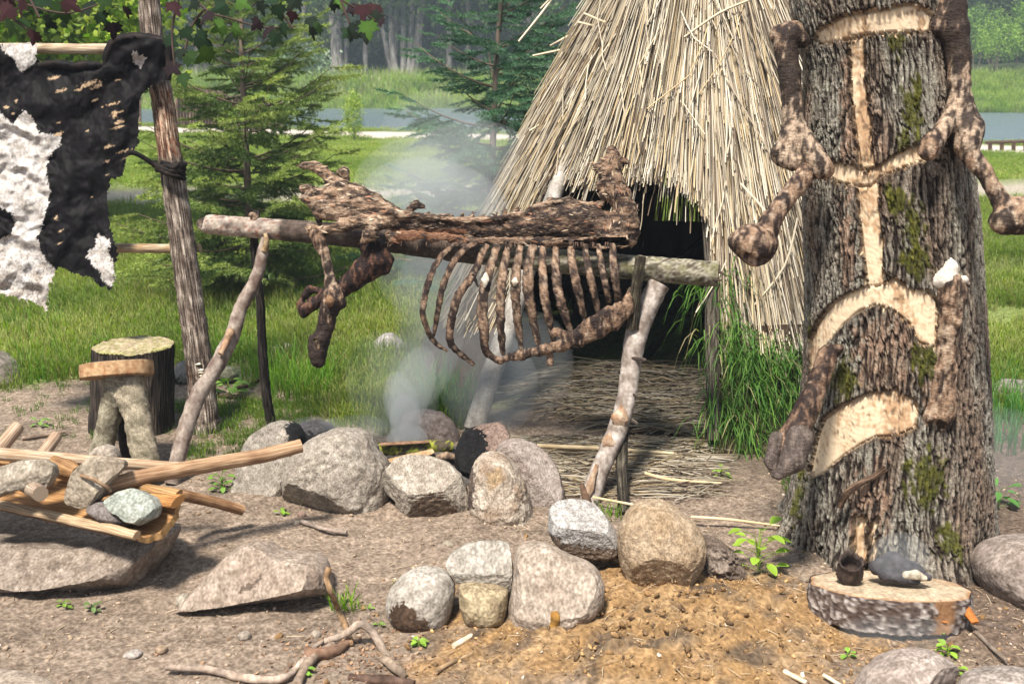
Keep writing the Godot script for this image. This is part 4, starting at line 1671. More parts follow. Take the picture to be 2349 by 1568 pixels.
func tree_bones() -> void:
	var d := 3.38
	# upper left: humerus and a lower bone that swings out to the left
	var t := thing("animal_limb_bones", P(1830, 330, d), "dried jointed limb bones hung on the left side of the carved tree", "bones")
	var m := limb([[[1788, 78, d, 50], [1818, 76, d, 58], [1842, 92, d, 40]], [[1800, 90, d, 62], [1812, 170, d, 56], [1820, 240, d, 54], [1822, 300, d, 66], [1805, 350, d, 72]], [[1822, 290, d, 60], [1862, 350, d - 0.03, 56], [1888, 385, d - 0.05, 60]], [[1795, 352, d, 62], [1818, 372, d - 0.02, 46]]], [[[1800, 120, d - 0.09, 26], [1806, 200, d - 0.09, 20]], [[1846, 378, d - 0.06, 16]]], 0.0052, 0.010, 0.0038, 0.22, 0.12, 1.0, [[1830, 190, d, 0.13], [1826, 120, d, 0.09]], [[1818, 290, d - 0.05, 0.13], [1840, 360, d - 0.05, 0.10]])
	part("upper_bone", m.mesh(M.bone), t)
	m = limb([[[1852, 395, d - 0.03, 52], [1825, 430, d - 0.05, 50], [1785, 480, d - 0.07, 48], [1765, 515, d - 0.08, 60]], [[1700, 555, d - 0.09, 66], [1735, 562, d - 0.09, 108], [1765, 560, d - 0.09, 50]], [[1715, 535, d - 0.09, 50], [1770, 530, d - 0.08, 40]]], [[[1690, 590, d - 0.12, 30], [1780, 600, d - 0.12, 24]]], 0.0052, 0.010, 0.0036, 0.14, 0.12, 1.0, [[1740, 590, d, 0.06]], [])
	part("lower_bone", m.mesh(M.bone), t)
	# upper right
	d = 3.26
	t = thing("animal_limb_bones", P(2200, 300, d), "dried jointed limb bones on the right side of the carved tree, past the frame", "bones")
	m = limb([[[2150, 60, d, 50], [2165, 35, d, 56], [2185, 20, d, 70]], [[2180, 10, d, 80], [2188, 70, d, 76], [2200, 130, d, 62], [2200, 190, d, 56], [2205, 240, d, 62], [2222, 290, d - 0.01, 74]], [[2195, 240, d, 44], [2170, 290, d - 0.02, 46], [2138, 330, d - 0.04, 56], [2130, 348, d - 0.04, 50]], [[2226, 300, d - 0.02, 74], [2220, 335, d - 0.03, 66]]], [[[2176, 48, d - 0.08, 22], [2182, 70, d - 0.08, 16]], [[2178, 340, d - 0.07, 14], [2172, 375, d - 0.06, 14]]], 0.0052, 0.010, 0.0038, 0.18, 0.14, 1.0, [[2190, 60, d, 0.12], [2190, 120, d, 0.09]], [[2205, 230, d - 0.05, 0.12], [2215, 310, d - 0.06, 0.09]])
	part("upper_bone", m.mesh(M.bone), t)
	m = limb([[[2222, 350, d - 0.03, 56], [2255, 390, d - 0.05, 42], [2285, 440, d - 0.07, 42], [2310, 480, d - 0.08, 60]], [[2305, 505, d - 0.09, 76], [2345, 500, d - 0.09, 84], [2390, 492, d - 0.09, 60]], [[2315, 470, d - 0.08, 40], [2360, 470, d - 0.08, 54]]], [[[2262, 420, d - 0.10, 10], [2290, 465, d - 0.11, 10]]], 0.0052, 0.010, 0.0034, 0.26, 0.08, 1.0, [[2330, 535, d - 0.1, 0.05], [2290, 500, d - 0.1, 0.035]], [[2310, 505, d - 0.14, 0.05]])
	part("lower_bone", m.mesh(M.bone), t)
	# lower left: a foot with split hoof
	d = 3.46
	t = thing("dried_hoof_leg", P(1840, 960, d), "dark dried animal foot with split hoof hanging at the lower left of the carved tree", "animal leg")
	m = limb([[[1905, 806, d + 0.02, 40], [1925, 800, d + 0.02, 30]], [[1898, 815, d, 52], [1880, 870, d - 0.01, 52], [1855, 930, d - 0.02, 62], [1822, 1000, d - 0.03, 76], [1812, 1030, d - 0.03, 78]]], [[[1890, 880, d - 0.08, 10], [1868, 930, d - 0.08, 10]], [[1800, 985, d - 0.12, 8], [1850, 1020, d - 0.12, 8]]], 0.0052, 0.015, 0.005, -0.12, 0.20, 1.0, [], [])
	part("shank", m.mesh(M.bone), t)
	for q in [[[1782, 1005, 1770, 1055, 40, 34, 1778, 1088, 22], 0], [[1834, 1005, 1818, 1056, 74, 66, 1786, 1090, 26], 1]]:
		var r: Array = q[0]
		m = limb([[[r[0], r[1], d - 0.04 - 0.02 * q[1], r[4]], [r[2], r[3], d - 0.05 - 0.02 * q[1], r[5]], [r[6], r[7], d - 0.06 - 0.02 * q[1], r[8]]]], [], 0.0052, 0.012, 0.002, -0.25, 0.02)
		for i in m.c.size():
			m.c[i] = Color(0.12, 0.095, 0.085).lerp(Color(0.26, 0.21, 0.18), clampf(0.3 + fl1.get_noise_3d(m.v[i].x * 60.0, m.v[i].y * 18.0, m.v[i].z * 40.0) * 1.5, 0, 1))
		part("hoof", m.mesh(M.bone), t)
	# lower right: a broken shin bone, white at the top
	d = 3.38
	t = thing("broken_leg_bone", P(2170, 960, d), "upright broken leg bone with white tip on the lower right of the carved tree", "bone")
	m = limb([[[2180, 655, d, 74], [2182, 690, d, 62], [2176, 760, d + 0.03, 56], [2166, 850, d + 0.06, 58], [2160, 930, d + 0.08, 72], [2150, 955, d + 0.09, 80]], [[2205, 660, d - 0.02, 26], [2200, 740, d - 0.02, 16]]], [[[2150, 990, d + 0.04, 60], [2165, 975, d + 0.02, 40]], [[2176, 715, d - 0.10, 14], [2160, 880, d - 0.10, 12]]], 0.0052, 0.014, 0.006, 0.26, 0.05, 1.0, [[2148, 985, d + 0.08, 0.06]], [[2170, 790, d - 0.05, 0.1], [2150, 850, d - 0.05, 0.08]])
	part("shaft", m.mesh(M.bone), t)
	m = limb([[[2170, 640, d, 60], [2180, 612, d, 34], [2178, 596, d, 14]], [[2150, 645, d, 26], [2212, 642, d, 22]]], [[[2188, 600, d - 0.05, 5], [2192, 640, d - 0.06, 8]]], 0.0045, 0.012, 0.002, 0, 0)
	for i in m.c.size():
		m.c[i] = Color(0.74, 0.69, 0.62) * (1.0 + 0.3 * fl1.get_noise_3dv(m.v[i] * 30.0))
	part("white_tip", m.mesh(M.wood_face), t)

func slab_table() -> void:
	# a slice of trunk lying tilted on the roots
	var c := P(2041, 1340, 3.36)
	var t := thing("log_slice", c - Vector3(0, 0.11, 0), "thick slice of log with mottled bark used as a low table by the tree", "log slice")
	var yaw := Basis(Vector3.RIGHT, deg_to_rad(-13.0)) * Basis(Vector3.BACK, deg_to_rad(-2.0))
	var nz := noise(91, 3)
	var bark := MB.new()
	var face := MB.new()
	var n := 120
	var rx := 0.243
	var rz := 0.19
	var thick := 0.105
	var mid := face.vert(c, Color(0.62, 0.52, 0.38))
	for ring in range(1, 15):
		for i in n:
			var a := TAU * i / n
			var f := ring / 14.0
			var lump := 1.0 + 0.05 * nz.get_noise_2d(cos(a) * 2.0, sin(a) * 2.0)
			var grow := 0.5 + 0.5 * sin(f * 75.0 + 3.0 * nz.get_noise_2d(cos(a) * f * 3.0, sin(a) * f * 3.0))
			var col := Color(0.62, 0.52, 0.38).lerp(Color(0.50, 0.38, 0.25), grow * 0.35 + 0.3 * nz.get_noise_2d(cos(a) * f * 6.0, sin(a) * f * 9.0))
			col = col.lerp(Color(0.42, 0.23, 0.11), smoothstep(0.93, 1.0, f) + 0.6 * exp(-pow((a - 6.0) / 0.3, 2.0)) * smoothstep(0.6, 0.9, f))
			face.vert(c + yaw * Vector3(cos(a) * rx * lump * f, -0.006 * smoothstep(0.95, 1.0, f) + 0.0015 * nz.get_noise_2d(cos(a) * f * 20.0, sin(a) * f * 20.0), sin(a) * rz * lump * f), col)
	for i in n:
		face.tri(mid, 1 + i, 1 + (i + 1) % n)
	for ring in 13:
		for i in n:
			var a := 1 + ring * n + i
			var b := 1 + ring * n + (i + 1) % n
			face.tri(a, a + n, b)
			face.tri(b, a + n, b + n)
	part("cut_face", face.mesh(M.wood_face), t)
	for j in 25:
		for i in n + 1:
			var a := TAU * (i % n) / n
			var f := j / 24.0
			var lump := 1.0 + 0.05 * nz.get_noise_2d(cos(a) * 2.0, sin(a) * 2.0)
			var q := Vector3(cos(a) * 16.0, f * 3.5, sin(a) * 16.0)
			var s := nz.get_noise_3dv(q)
			var peeled: float = 1.0 - smoothstep(0.10, 0.17, absf(a - 1.12) + 0.05 * s)
			var o := 1.0 + (0.03 + 0.03 * s) * (1.0 - peeled) * sin(PI * clampf(f + 0.12, 0, 1))
			var col := Color(0.14, 0.10, 0.085).lerp(Color(0.60, 0.55, 0.52), clampf((s + 0.05) * 3.0, 0, 1))
			col = col.lerp(Color(0.05, 0.035, 0.03), clampf(-nz.get_noise_3dv(q * 2.3) * 2.5, 0, 1))
			col = col.lerp(Color(0.40, 0.22, 0.11), peeled)
			bark.vert(c + yaw * Vector3(cos(a) * rx * lump * o, -0.004 - thick * f - 0.010 * s * f, sin(a) * rz * lump * o * lerpf(1.0, 0.92, f)), col)
	for j in 24:
		for i in n:
			var a := j * (n + 1) + i
			bark.tri(a, a + n + 1, a + 1)
			bark.tri(a + 1, a + n + 1, a + n + 2)
	var under := bark.vert(c + yaw * Vector3(0, -thick, 0), Color(0.1, 0.07, 0.05))
	for i in n:
		bark.tri(under, 24 * (n + 1) + i + 1, 24 * (n + 1) + i)
	part("bark", bark.mesh(M.wood_face), t)
	# what it rests on
	rock("prop_stone", "dark stone hidden under the log slice", "stone", "", [1900, 1400, 2010, 1385, 2030, 1450, 1990, 1490, 1910, 1480], 3.34, 0.09, Color(0.10, 0.085, 0.08), 92, {"sub": 3})
	# cup of burnt wood
	var cd := 3.36
	var cup := MB.new()
	var prof := [[0.0, 0.0], [0.030, 0.0], [0.040, 0.02], [0.039, 0.05], [0.034, 0.075], [0.038, 0.085], [0.032, 0.083], [0.029, 0.07], [0.032, 0.045], [0.026, 0.018], [0.0, 0.012]]
	var base := P(1948, 1328, cd)
	var lean := Basis(Vector3.RIGHT, deg_to_rad(24.0)) * Basis(Vector3.BACK, 0.1)
	for r in prof:
		for i in 33:
			var a := TAU * (i % 32) / 32
			var rr: float = r[0] * (1.0 + 0.10 * nz.get_noise_2d(cos(a) * 3.0, sin(a) * 3.0 + r[1] * 20.0))
			cup.vert(base + lean * Vector3(cos(a) * rr, r[1] + 0.012 * nz.get_noise_2d(cos(a) * 2.0, sin(a) * 2.0) * (r[1] / 0.08), sin(a) * rr), Color(0.14, 0.10, 0.085).lerp(Color(0.035, 0.03, 0.028), clampf(nz.get_noise_3d(a * 2, r[1] * 60.0, 0) + 0.5, 0, 1)))
	for j in prof.size() - 1:
		for i in 32:
			var a := j * 33 + i
			cup.tri(a, a + 33, a + 1)
			cup.tri(a + 1, a + 33, a + 34)
	single("burnt_cup", cup.mesh(M.wood_face), "small scorched hollow cup standing on the log slice", "cup")
	# charred lump, like a large shell, with pale filling
	var sm := thing("charred_lump", P(2065, 1310, cd - 0.02), "charred dark lump with pale filling lying on the log slice", "charred food")
	var m := limb([[[2010, 1300, cd, 34], [2050, 1298, cd, 62], [2095, 1312, cd - 0.02, 44], [2132, 1325, cd - 0.04, 14]], [[2030, 1318, cd - 0.03, 30], [2100, 1330, cd - 0.05, 26]]], [[[2095, 1310, cd - 0.09, 34], [2115, 1318, cd - 0.09, 20]]], 0.004, 0.012, 0.003, -0.2, 0.05)
	for i in m.c.size():
		m.c[i] = Color(0.075, 0.07, 0.08) * (1.0 + 0.8 * fl1.get_noise_3dv(m.v[i] * 30.0))
	part("crust", m.mesh(M.wood_face), sm)
	m = limb([[[2080, 1318, cd - 0.055, 18], [2100, 1318, cd - 0.065, 22], [2122, 1326, cd - 0.065, 14]]], [], 0.003, 0.008, 0.004, 0, 0)
	for i in m.c.size():
		m.c[i] = Color(0.68, 0.64, 0.52) * (1.0 + 0.4 * fl1.get_noise_3dv(m.v[i] * 60.0))
	part("filling", m.mesh(M.wood_face), sm)
	# orange split wood beneath
	for q in [[2115, 1408, 2170, 1425, 24, "orange splinter of wood under the log slice"], [2215, 1395, 2238, 1428, 30, "bright orange wood chip right of the log slice"]]:
		var o := MB.new()
		stick(o, [[q[0], q[1], gd(q[1] + 30, 0.03) - 0.0, q[4]], [q[2], q[3], gd(q[3] + 22, 0.02), q[4] * 0.7]], Color(0.60, 0.22, 0.05), Color(0.42, 0.15, 0.04), noise(93), 0.25, 30.0, 7, 4, 0.4, Vector3.UP)
		single("wood_chip", o.mesh(M.wood_face), q[5], "wood chip")

# ---------------------------------------------------------------- spit and its props
func spit() -> void:
	var nz := noise(101, 3)
	var mb := MB.new()
	var rows := [[468, 511, 4.72, 32], [480, 514, 4.72, 44], [560, 521, 4.69, 46], [700, 531, 4.63, 50], [860, 548, 4.58, 52], [1000, 567, 4.53, 54], [1150, 585, 4.47, 55], [1300, 600, 4.42, 56], [1450, 613, 4.36, 57], [1560, 622, 4.32, 58], [1648, 628, 4.29, 58]]
	var q := curve(rows, 16)
	mb.tube(q[0], q[1], 40, Color(0.34, 0.30, 0.25), Color(0.13, 0.10, 0.08), nz, 0.09, 26.0, 1.0, Vector3.ZERO, false)
	# lichen and peeled places
	var tone := noise(102, 3)
	for i in mb.v.size():
		var p := mb.v[i]
		var px := 1174.5 + FOC * p.x / (p - EYE).dot(AHEAD)
		var a := tone.get_noise_3dv(p * 16.0)
		var b := tone.get_noise_3dv(p * 60.0)
		if px > 1100.0:
			mb.c[i] = Color(0.10, 0.085, 0.06).lerp(Color(0.46, 0.44, 0.36), clampf(0.45 + b * 2.2 + a, 0, 1)).lerp(Color(0.15, 0.15, 0.05), clampf(a * 1.5, 0, 0.7))
		elif px < 640.0:
			mb.c[i] = Color(0.50, 0.44, 0.38).lerp(Color(0.30, 0.13, 0.09), clampf((b - 0.12) * 4.0, 0, 1)).lerp(Color(0.14, 0.11, 0.10), clampf(a * 1.6, 0, 1))
		else:
			mb.c[i] = Color(0.07, 0.055, 0.045).lerp(Color(0.16, 0.12, 0.10), clampf(b + 0.4, 0, 1))
	var t := thing("spit_log", P(1060, 575, 4.5), "long bark covered log laid across the forked props as a spit", "log")
	part("bark", mb.mesh(M.smooth), t)
	var end: MeshInstance3D = null
	for e in [[rows[-1], rows[-2]], [rows[0], rows[1]]]:
		# cut end with rings
		var c := P(e[0][0], e[0][1], e[0][2])
		var ax := (c - P(e[1][0], e[1][1], e[1][2])).normalized()
		var s := ax.cross(Vector3.UP).normalized()
		var u := s.cross(ax)
		var r: float = e[0][3] * 0.5 * e[0][2] / FOC
		var f := MB.new()
		f.vert(c + ax * 0.001, Color(0.36, 0.27, 0.18))
		for ring in range(1, 9):
			for i in 32:
				var a := TAU * i / 32
				var col := Color(0.50, 0.40, 0.28).lerp(Color(0.26, 0.17, 0.10), 0.5 + 0.5 * sin(ring * 2.3 + 2.0 * nz.get_noise_2d(cos(a), sin(a))))
				f.vert(c + ax * (0.001 + 0.004 * nz.get_noise_2d(cos(a) * ring, sin(a) * ring)) + (s * cos(a) + u * sin(a)) * r * ring / 8.0 * (1.0 + 0.06 * nz.get_noise_2d(cos(a) * 2, sin(a) * 2)), col)
		for i in 32:
			f.tri(0, 1 + i, 1 + (i + 1) % 32)
			for ring in 7:
				var a := 1 + ring * 32 + i
				var b := 1 + ring * 32 + (i + 1) % 32
				f.tri(a, a + 32, b)
				f.tri(b, a + 32, b + 32)
		end = part("cut_end", f.mesh(M.wood_face), t) if end == null else end
		if e[0] == rows[0]:
			part("cut_end", f.mesh(M.wood_face), t)
	for r in [[1652, 622, 4.25, 8, 1668, 634], [1640, 640, 4.25, 8, 1655, 642]]:
		var k := MB.new()
		stick(k, [[r[0] - 8, r[1], r[2] + 0.02, r[3]], [r[0], r[1] + 2, r[2], r[3]], [r[4], r[5], r[2] - 0.02, 3]], Color(0.1, 0.07, 0.05), Color(0.05, 0.04, 0.03), nz, 0.2, 60.0, 6, 3)
		part("splinter", k.mesh(M.wood_face), end)
	# left: two crossing sticks
	var pale := Color(0.44, 0.38, 0.33)
	t = thing("prop_stick", G(398, 1100), "grey leaning prop stick with a scarred knot left of the fire", "prop stick")
	mb = MB.new()
	stick(mb, [[608, 545, 4.66, 20], [602, 580, 4.65, 26], [586, 640, 4.63, 29], [552, 705, 4.60, 31], [532, 770, 4.57, 35], [490, 850, 4.52, 36], [455, 905, 4.48, 38], [428, 975, 4.43, 38], [410, 1040, 4.39, 36], [393, 1110, 4.36, 34]], pale, Color(0.17, 0.12, 0.10), nz, 0.16, 28.0, 16, 9)
	var prop_stem := part("stem", mb.mesh(M.smooth), t)
	mb = MB.new()
	stick(mb, [[532, 756, 4.53, 13], [527, 765, 4.52, 21], [520, 782, 4.52, 16], [505, 812, 4.49, 13]], Color(0.60, 0.44, 0.30), Color(0.36, 0.20, 0.12), nz, 0.15, 50.0, 9, 5)
	part("knot_scar", mb.mesh(M.wood_face), prop_stem)
	mb = MB.new()
	stick(mb, [[606, 575, 4.63, 15], [611, 552, 4.62, 13], [608, 535, 4.62, 9]], Color(0.52, 0.40, 0.25), Color(0.3, 0.2, 0.1), nz, 0.15, 50.0, 9, 4)
	part("peeled_tip", mb.mesh(M.wood_face), prop_stem)
	t = thing("prop_stick", G(622, 976), "thin dark upright prop stick behind the spit at its left end", "prop stick")
	mb = MB.new()
	stick(mb, [[587, 488, 4.70, 18], [585, 520, 4.66, 21], [583, 560, 4.72, 20], [590, 640, 4.78, 20], [597, 700, 4.83, 20], [601, 790, 4.9, 21], [608, 880, 4.98, 22], [616, 940, 5.03, 22], [626, 985, 5.06, 22]], Color(0.085, 0.07, 0.06), Color(0.045, 0.035, 0.03), nz, 0.16, 28.0, 12, 8)
	part("stem", mb.mesh(M.bark), t)
	mb = MB.new()
	stick(mb, [[584, 500, 4.66, 20], [578, 492, 4.65, 14], [572, 496, 4.64, 8]], Color(0.36, 0.27, 0.19), Color(0.16, 0.1, 0.07), nz, 0.15, 50.0, 8, 4)
	part("broken_tip", mb.mesh(M.wood_face), t)
	# right: the white forked prop and a thin one behind it
	t = thing("prop_fork", G(1345, 1148), "white birch prop forked at the top, carrying the right end of the spit", "forked prop")
	mb = MB.new()
	stick(mb, [[1512, 650, 4.33, 50], [1492, 690, 4.33, 50], [1470, 735, 4.33, 54], [1455, 790, 4.32, 50], [1446, 850, 4.31, 46], [1437, 915, 4.29, 44], [1416, 985, 4.27, 46], [1393, 1040, 4.25, 44], [1368, 1100, 4.23, 46], [1350, 1155, 4.21, 46]], Color(0.62, 0.57, 0.53), Color(0.27, 0.22, 0.19), nz, 0.08, 30.0, 20, 9)
	var fork_stem := part("stem", mb.mesh(M.smooth), t)
	mb = MB.new()
	stick(mb, [[1447, 750, 4.30, 44], [1452, 715, 4.28, 34], [1460, 660, 4.25, 26], [1466, 620, 4.24, 25], [1470, 588, 4.24, 24]], Color(0.19, 0.17, 0.11), Color(0.10, 0.08, 0.06), nz, 0.18, 30.0, 12, 7, 1.0, Vector3.ZERO, 0.0, Color(0.40, 0.29, 0.16))
	part("prong", mb.mesh(M.bark), t)
	for r in [[1424, 958, 4.235, 42, 34], [1398, 1015, 4.225, 36, 28], [1352, 1120, 4.17, 22, 56]]:
		mb = MB.new()
		stick(mb, [[r[0] + r[4] * 0.32, r[1] - r[4], r[2] + 0.03, 8], [r[0], r[1], r[2], r[3]], [r[0] - r[4] * 0.32, r[1] + r[4], r[2] + 0.02, 8]], Color(0.56, 0.44, 0.33), Color(0.34, 0.20, 0.12), nz, 0.4, 55.0, 9, 6, 0.35, Vector3(0, 0, 1))
		part("peeled_patch", mb.mesh(M.wood_face), fork_stem)
	for r in [[1462, 822, 1482, 826], [1450, 904, 1462, 908], [1450, 965, 1462, 972]]:
		mb = MB.new()
		stick(mb, [[r[0] - 12, r[1], 4.28, 9], [r[0], r[1], 4.27, 9], [r[2], r[3], 4.25, 6]], Color(0.42, 0.36, 0.32), Color(0.3, 0.24, 0.2), nz, 0.2, 50.0, 7, 3, 1.0, Vector3.ZERO, 0.0, Color(0.6, 0.45, 0.3))
		part("twig_stub", mb.mesh(M.bark), fork_stem)
	t = thing("prop_stick", G(1432, 1172), "thin grey green prop stick standing upright behind the white forked prop", "prop stick")
	mb = MB.new()
	stick(mb, [[1462, 600, 4.44, 20], [1452, 720, 4.42, 22], [1441, 860, 4.38, 24], [1432, 960, 4.33, 25], [1426, 1060, 4.25, 27], [1428, 1120, 4.18, 26], [1433, 1180, 4.10, 26]], Color(0.15, 0.135, 0.10), Color(0.07, 0.055, 0.045), nz, 0.16, 28.0, 12, 8)
	part("stem", mb.mesh(M.bark), t)

# ---------------------------------------------------------------- the carcass on the spit
func K(cx: float, cy: float, dd := 0.0, w := 0.0) -> Array:
	return [639.0 + cx * 0.44, 338.0 + cy * 0.44, 4.42 - cx * 0.00006 + dd, w * 0.44]

func skeleton() -> void:
	var t := thing("animal_skeleton", P(1060, 560, 4.42), "dried animal carcass with pelvis, spine, ribs and hind legs roasting on the spit", "carcass")
	var lo := P(660, 590, 4.42) + Vector3(0, -0.03, -0.20)
	var hi := P(1490, 320, 4.42) + Vector3(0, 0.03, 0.20)
	hi.z = maxf(lo.z, hi.z) + 0.06
	lo.z = minf(P(660, 590, 4.42).z, P(1490, 320, 4.42).z) - 0.10
	var s := SDF.new(lo, hi, 0.0055)
	var add := func(rows: Array, k := 0.018, sz := 1.0, cut := false) -> void:
		for i in maxi(rows.size() - 1, 1):
			var a: Array = rows[i]
			var b: Array = rows[mini(i + 1, rows.size() - 1)]
			s.cap(P(a[0], a[1], a[2]), P(b[0], b[1], b[2]), a[3] * 0.5 * a[2] / FOC, b[3] * 0.5 * b[2] / FOC, k, sz, cut)
	# haunch bones
	add.call([K(103, 100, 0.02, 14), K(140, 92, 0.0, 32), K(190, 100, 0.0, 42), K(235, 128, -0.01, 48), K(280, 170, -0.02, 62), K(330, 210, -0.02, 80), K(420, 240, -0.01, 76), K(500, 280, 0.0, 80), K(570, 330, 0.0, 84)])
	add.call([K(318, 128, 0.03, 30), K(342, 126, 0.03, 54), K(350, 160, 0.03, 48)], 0.008)
	add.call([K(265, 170, 0.02, 40), K(262, 205, 0.02, 44)], 0.01)
	add.call([K(128, 222, 0.0, 44), K(160, 218, 0.0, 46), K(210, 232, 0.0, 40)], 0.01)
	add.call([K(130, 268, -0.02, 34), K(190, 240, -0.03, 48), K(270, 235, -0.03, 60), K(380, 270, -0.02, 90), K(480, 310, -0.01, 110)])
	add.call([K(150, 275, -0.03, 46), K(240, 320, -0.03, 110), K(340, 330, -0.02, 120), K(460, 350, -0.01, 120), K(540, 370, 0.0, 110)], 0.02, 1.3)
	add.call([K(205, 350, 0.0, 44), K(212, 390, 0.0, 26), K(216, 410, 0.0, 12)], 0.008)
	add.call([K(180, 300, 0.0, 50), K(195, 350, 0.01, 30)], 0.008)
	add.call([K(170, 420, -0.03, 56), K(205, 450, -0.04, 66), K(250, 430, -0.05, 46), K(320, 410, -0.05, 50), K(420, 395, -0.05, 50), K(540, 400, -0.04, 60)], 0.015)
	add.call([K(330, 385, -0.05, 30), K(430, 375, -0.05, 34), K(500, 390, -0.05, 60), K(480, 450, -0.06, 62), K(440, 490, -0.06, 44)], 0.014)
	# loins and back
	add.call([K(540, 360, 0.0, 104), K(620, 380, 0.0, 96), K(720, 398, 0.0, 88), K(850, 410, 0.0, 84), K(1000, 418, 0.0, 90), K(1130, 422, 0.0, 98), K(1250, 420, 0.0, 112), K(1380, 400, 0.0, 150), K(1500, 390, 0.0, 180), K(1600, 400, 0.0, 180), K(1720, 420, 0.0, 150), K(1800, 440, 0.0, 110)], 0.03, 1.5)
	add.call([K(560, 325, -0.02, 50), K(640, 352, -0.03, 46), K(760, 362, -0.03, 36), K(880, 374, -0.03, 36), K(1000, 382, -0.03, 32), K(1150, 372, -0.03, 34), K(1260, 350, -0.02, 34), K(1350, 318, -0.02, 40), K(1430, 285, -0.01, 44), K(1510, 282, -0.01, 46), K(1570, 300, -0.01, 40), K(1680, 305, 0.0, 40)], 0.012)
	add.call([K(680, 330, 0.0, 36), K(718, 296, 0.0, 42), K(752, 306, 0.0, 26)], 0.01)
	for r in [[860, 350, 16], [905, 356, 14], [955, 358, 12], [1600, 288, 16], [1660, 292, 20]]:
		add.call([K(r[0], r[1] + 14, 0.0, 28), K(r[0] + 6, r[1], 0.0, r[2])], 0.008)
	for i in 15:
		var cx := 600.0 + i * 58.0
		var top := 352.0 if cx < 1100.0 else lerpf(352.0, 285.0, clampf((cx - 1100.0) / 340.0, 0, 1))
		add.call([K(cx, top + 26, 0.0, 30), K(cx + 9 + 5 * sin(i * 2.3), top - 6 + 7 * sin(i * 1.7), 0.0, 13)], 0.007)
	# edge along the ribs
	add.call([K(900, 480, -0.03, 40), K(1000, 482, -0.04, 34), K(1120, 486, -0.04, 36), K(1260, 488, -0.05, 40), K(1400, 492, -0.05, 44), K(1550, 494, -0.05, 50), K(1700, 495, -0.05, 56), K(1800, 490, -0.04, 60)], 0.014)
	# torn flesh under the loins
	add.call([K(575, 460, -0.04, 36), K(590, 485, -0.04, 30), K(640, 495, -0.05, 18)], 0.006, 2.0)
	add.call([K(630, 455, -0.06, 50), K(700, 462, -0.07, 62), K(760, 455, -0.07, 40)], 0.006, 3.0)
	add.call([K(790, 470, -0.06, 50), K(870, 466, -0.06, 46), K(960, 472, -0.05, 30)], 0.006, 2.5)
	# the neck that rises at the right
	add.call([K(1700, 440, 0.0, 120), K(1780, 430, 0.0, 130), K(1815, 400, 0.0, 120), K(1810, 330, 0.0, 110), K(1775, 250, 0.0, 110), K(1745, 190, 0.0, 116), K(1725, 130, 0.0, 104), K(1735, 80, 0.0, 96), K(1742, 45, 0.0, 70)], 0.02)
	add.call([K(1835, 440, 0.0, 90), K(1830, 480, 0.0, 76), K(1790, 498, 0.0, 60)], 0.012)
	add.call([K(1700, 92, 0.0, 50), K(1655, 95, 0.0, 26), K(1640, 80, 0.0, 12)], 0.008)
	add.call([K(1652, 100, 0.0, 20), K(1662, 130, 0.0, 10)], 0.006)
	add.call([K(1770, 60, 0.0, 44), K(1810, 74, 0.0, 30), K(1818, 84, 0.0, 18)], 0.008)
	add.call([K(1735, 40, 0.0, 50), K(1738, 12, 0.0, 40), K(1760, 22, 0.0, 24)], 0.01)
	for r in [[1850, 330, 30], [1862, 390, 30], [1700, 250, 34], [1690, 200, 22], [1872, 440, 26]]:
		add.call([K(r[0] - 14, r[1], -0.01, 44), K(r[0], r[1] + 8, -0.01, r[2])], 0.008)
	# hollows
	add.call([K(385, 338, -0.10, 44), K(440, 342, -0.10, 50)], 0.012, 1.0, true)
	add.call([K(1150, 428, -0.12, 60), K(1300, 425, -0.12, 90), K(1420, 400, -0.12, 110), K(1520, 390, -0.13, 110), K(1600, 420, -0.12, 60)], 0.02, 1.0, true)
	add.call([K(700, 420, -0.10, 24), K(900, 430, -0.10, 30), K(1080, 445, -0.10, 24)], 0.012, 1.0, true)
	add.call([K(300, 290, -0.12, 30), K(420, 300, -0.11, 26)], 0.012, 1.0, true)
	add.call([K(250, 380, -0.10, 40), K(330, 365, -0.10, 30)], 0.012, 1.0, true)
	for r in [[1760, 200, 24], [1800, 270, 28], [1745, 300, 26], [1830, 360, 24], [1780, 360, 28], [1730, 390, 24], [1800, 430, 24], [1700, 340, 24], [1720, 150, 18], [1840, 470, 20], [1650, 430, 24], [1640, 370, 24]]:
		add.call([K(r[0], r[1], -0.075, r[2] * 1.5)], 0.008, 1.0, true)
	s.rough(fl1, Vector3(13, 34, 26), 0.007)
	s.rough(fl2, Vector3(34, 100, 70), 0.0034)
	var mb := s.mesh()
	var nn := mb.normals()
	var fibre := noise(103, 3)
	for i in mb.v.size():
		var p := mb.v[i]
		var dd := (p - EYE).dot(AHEAD)
		var cx := (1174.5 + FOC * p.x / dd - 639.0) / 0.44
		var cy := (784.0 - FOC * (p - EYE).dot(UPW) / dd - 338.0) / 0.44
		var pale := 0.02
		var dark := 0.12
		if cx < 580.0:
			pale += 0.20
			if Vector2((cx - 300.0) / 80.0, (cy - 345.0) / 40.0).length() < 1.0 or Vector2((cx - 500.0) / 40.0, (cy - 385.0) / 36.0).length() < 1.0:
				pale += 0.45
				dark -= 0.25
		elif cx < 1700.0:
			# lit rim painted into the colour along the back, dark sinew below
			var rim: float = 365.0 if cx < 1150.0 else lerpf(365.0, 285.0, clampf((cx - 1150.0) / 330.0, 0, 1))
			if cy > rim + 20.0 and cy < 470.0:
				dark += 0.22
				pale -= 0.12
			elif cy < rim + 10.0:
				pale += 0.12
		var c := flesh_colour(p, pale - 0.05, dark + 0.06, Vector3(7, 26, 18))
		var f := fibre.get_noise_3d(p.x * 14.0 + p.y * 30.0, p.y * 120.0 - p.x * 40.0, p.z * 60.0)
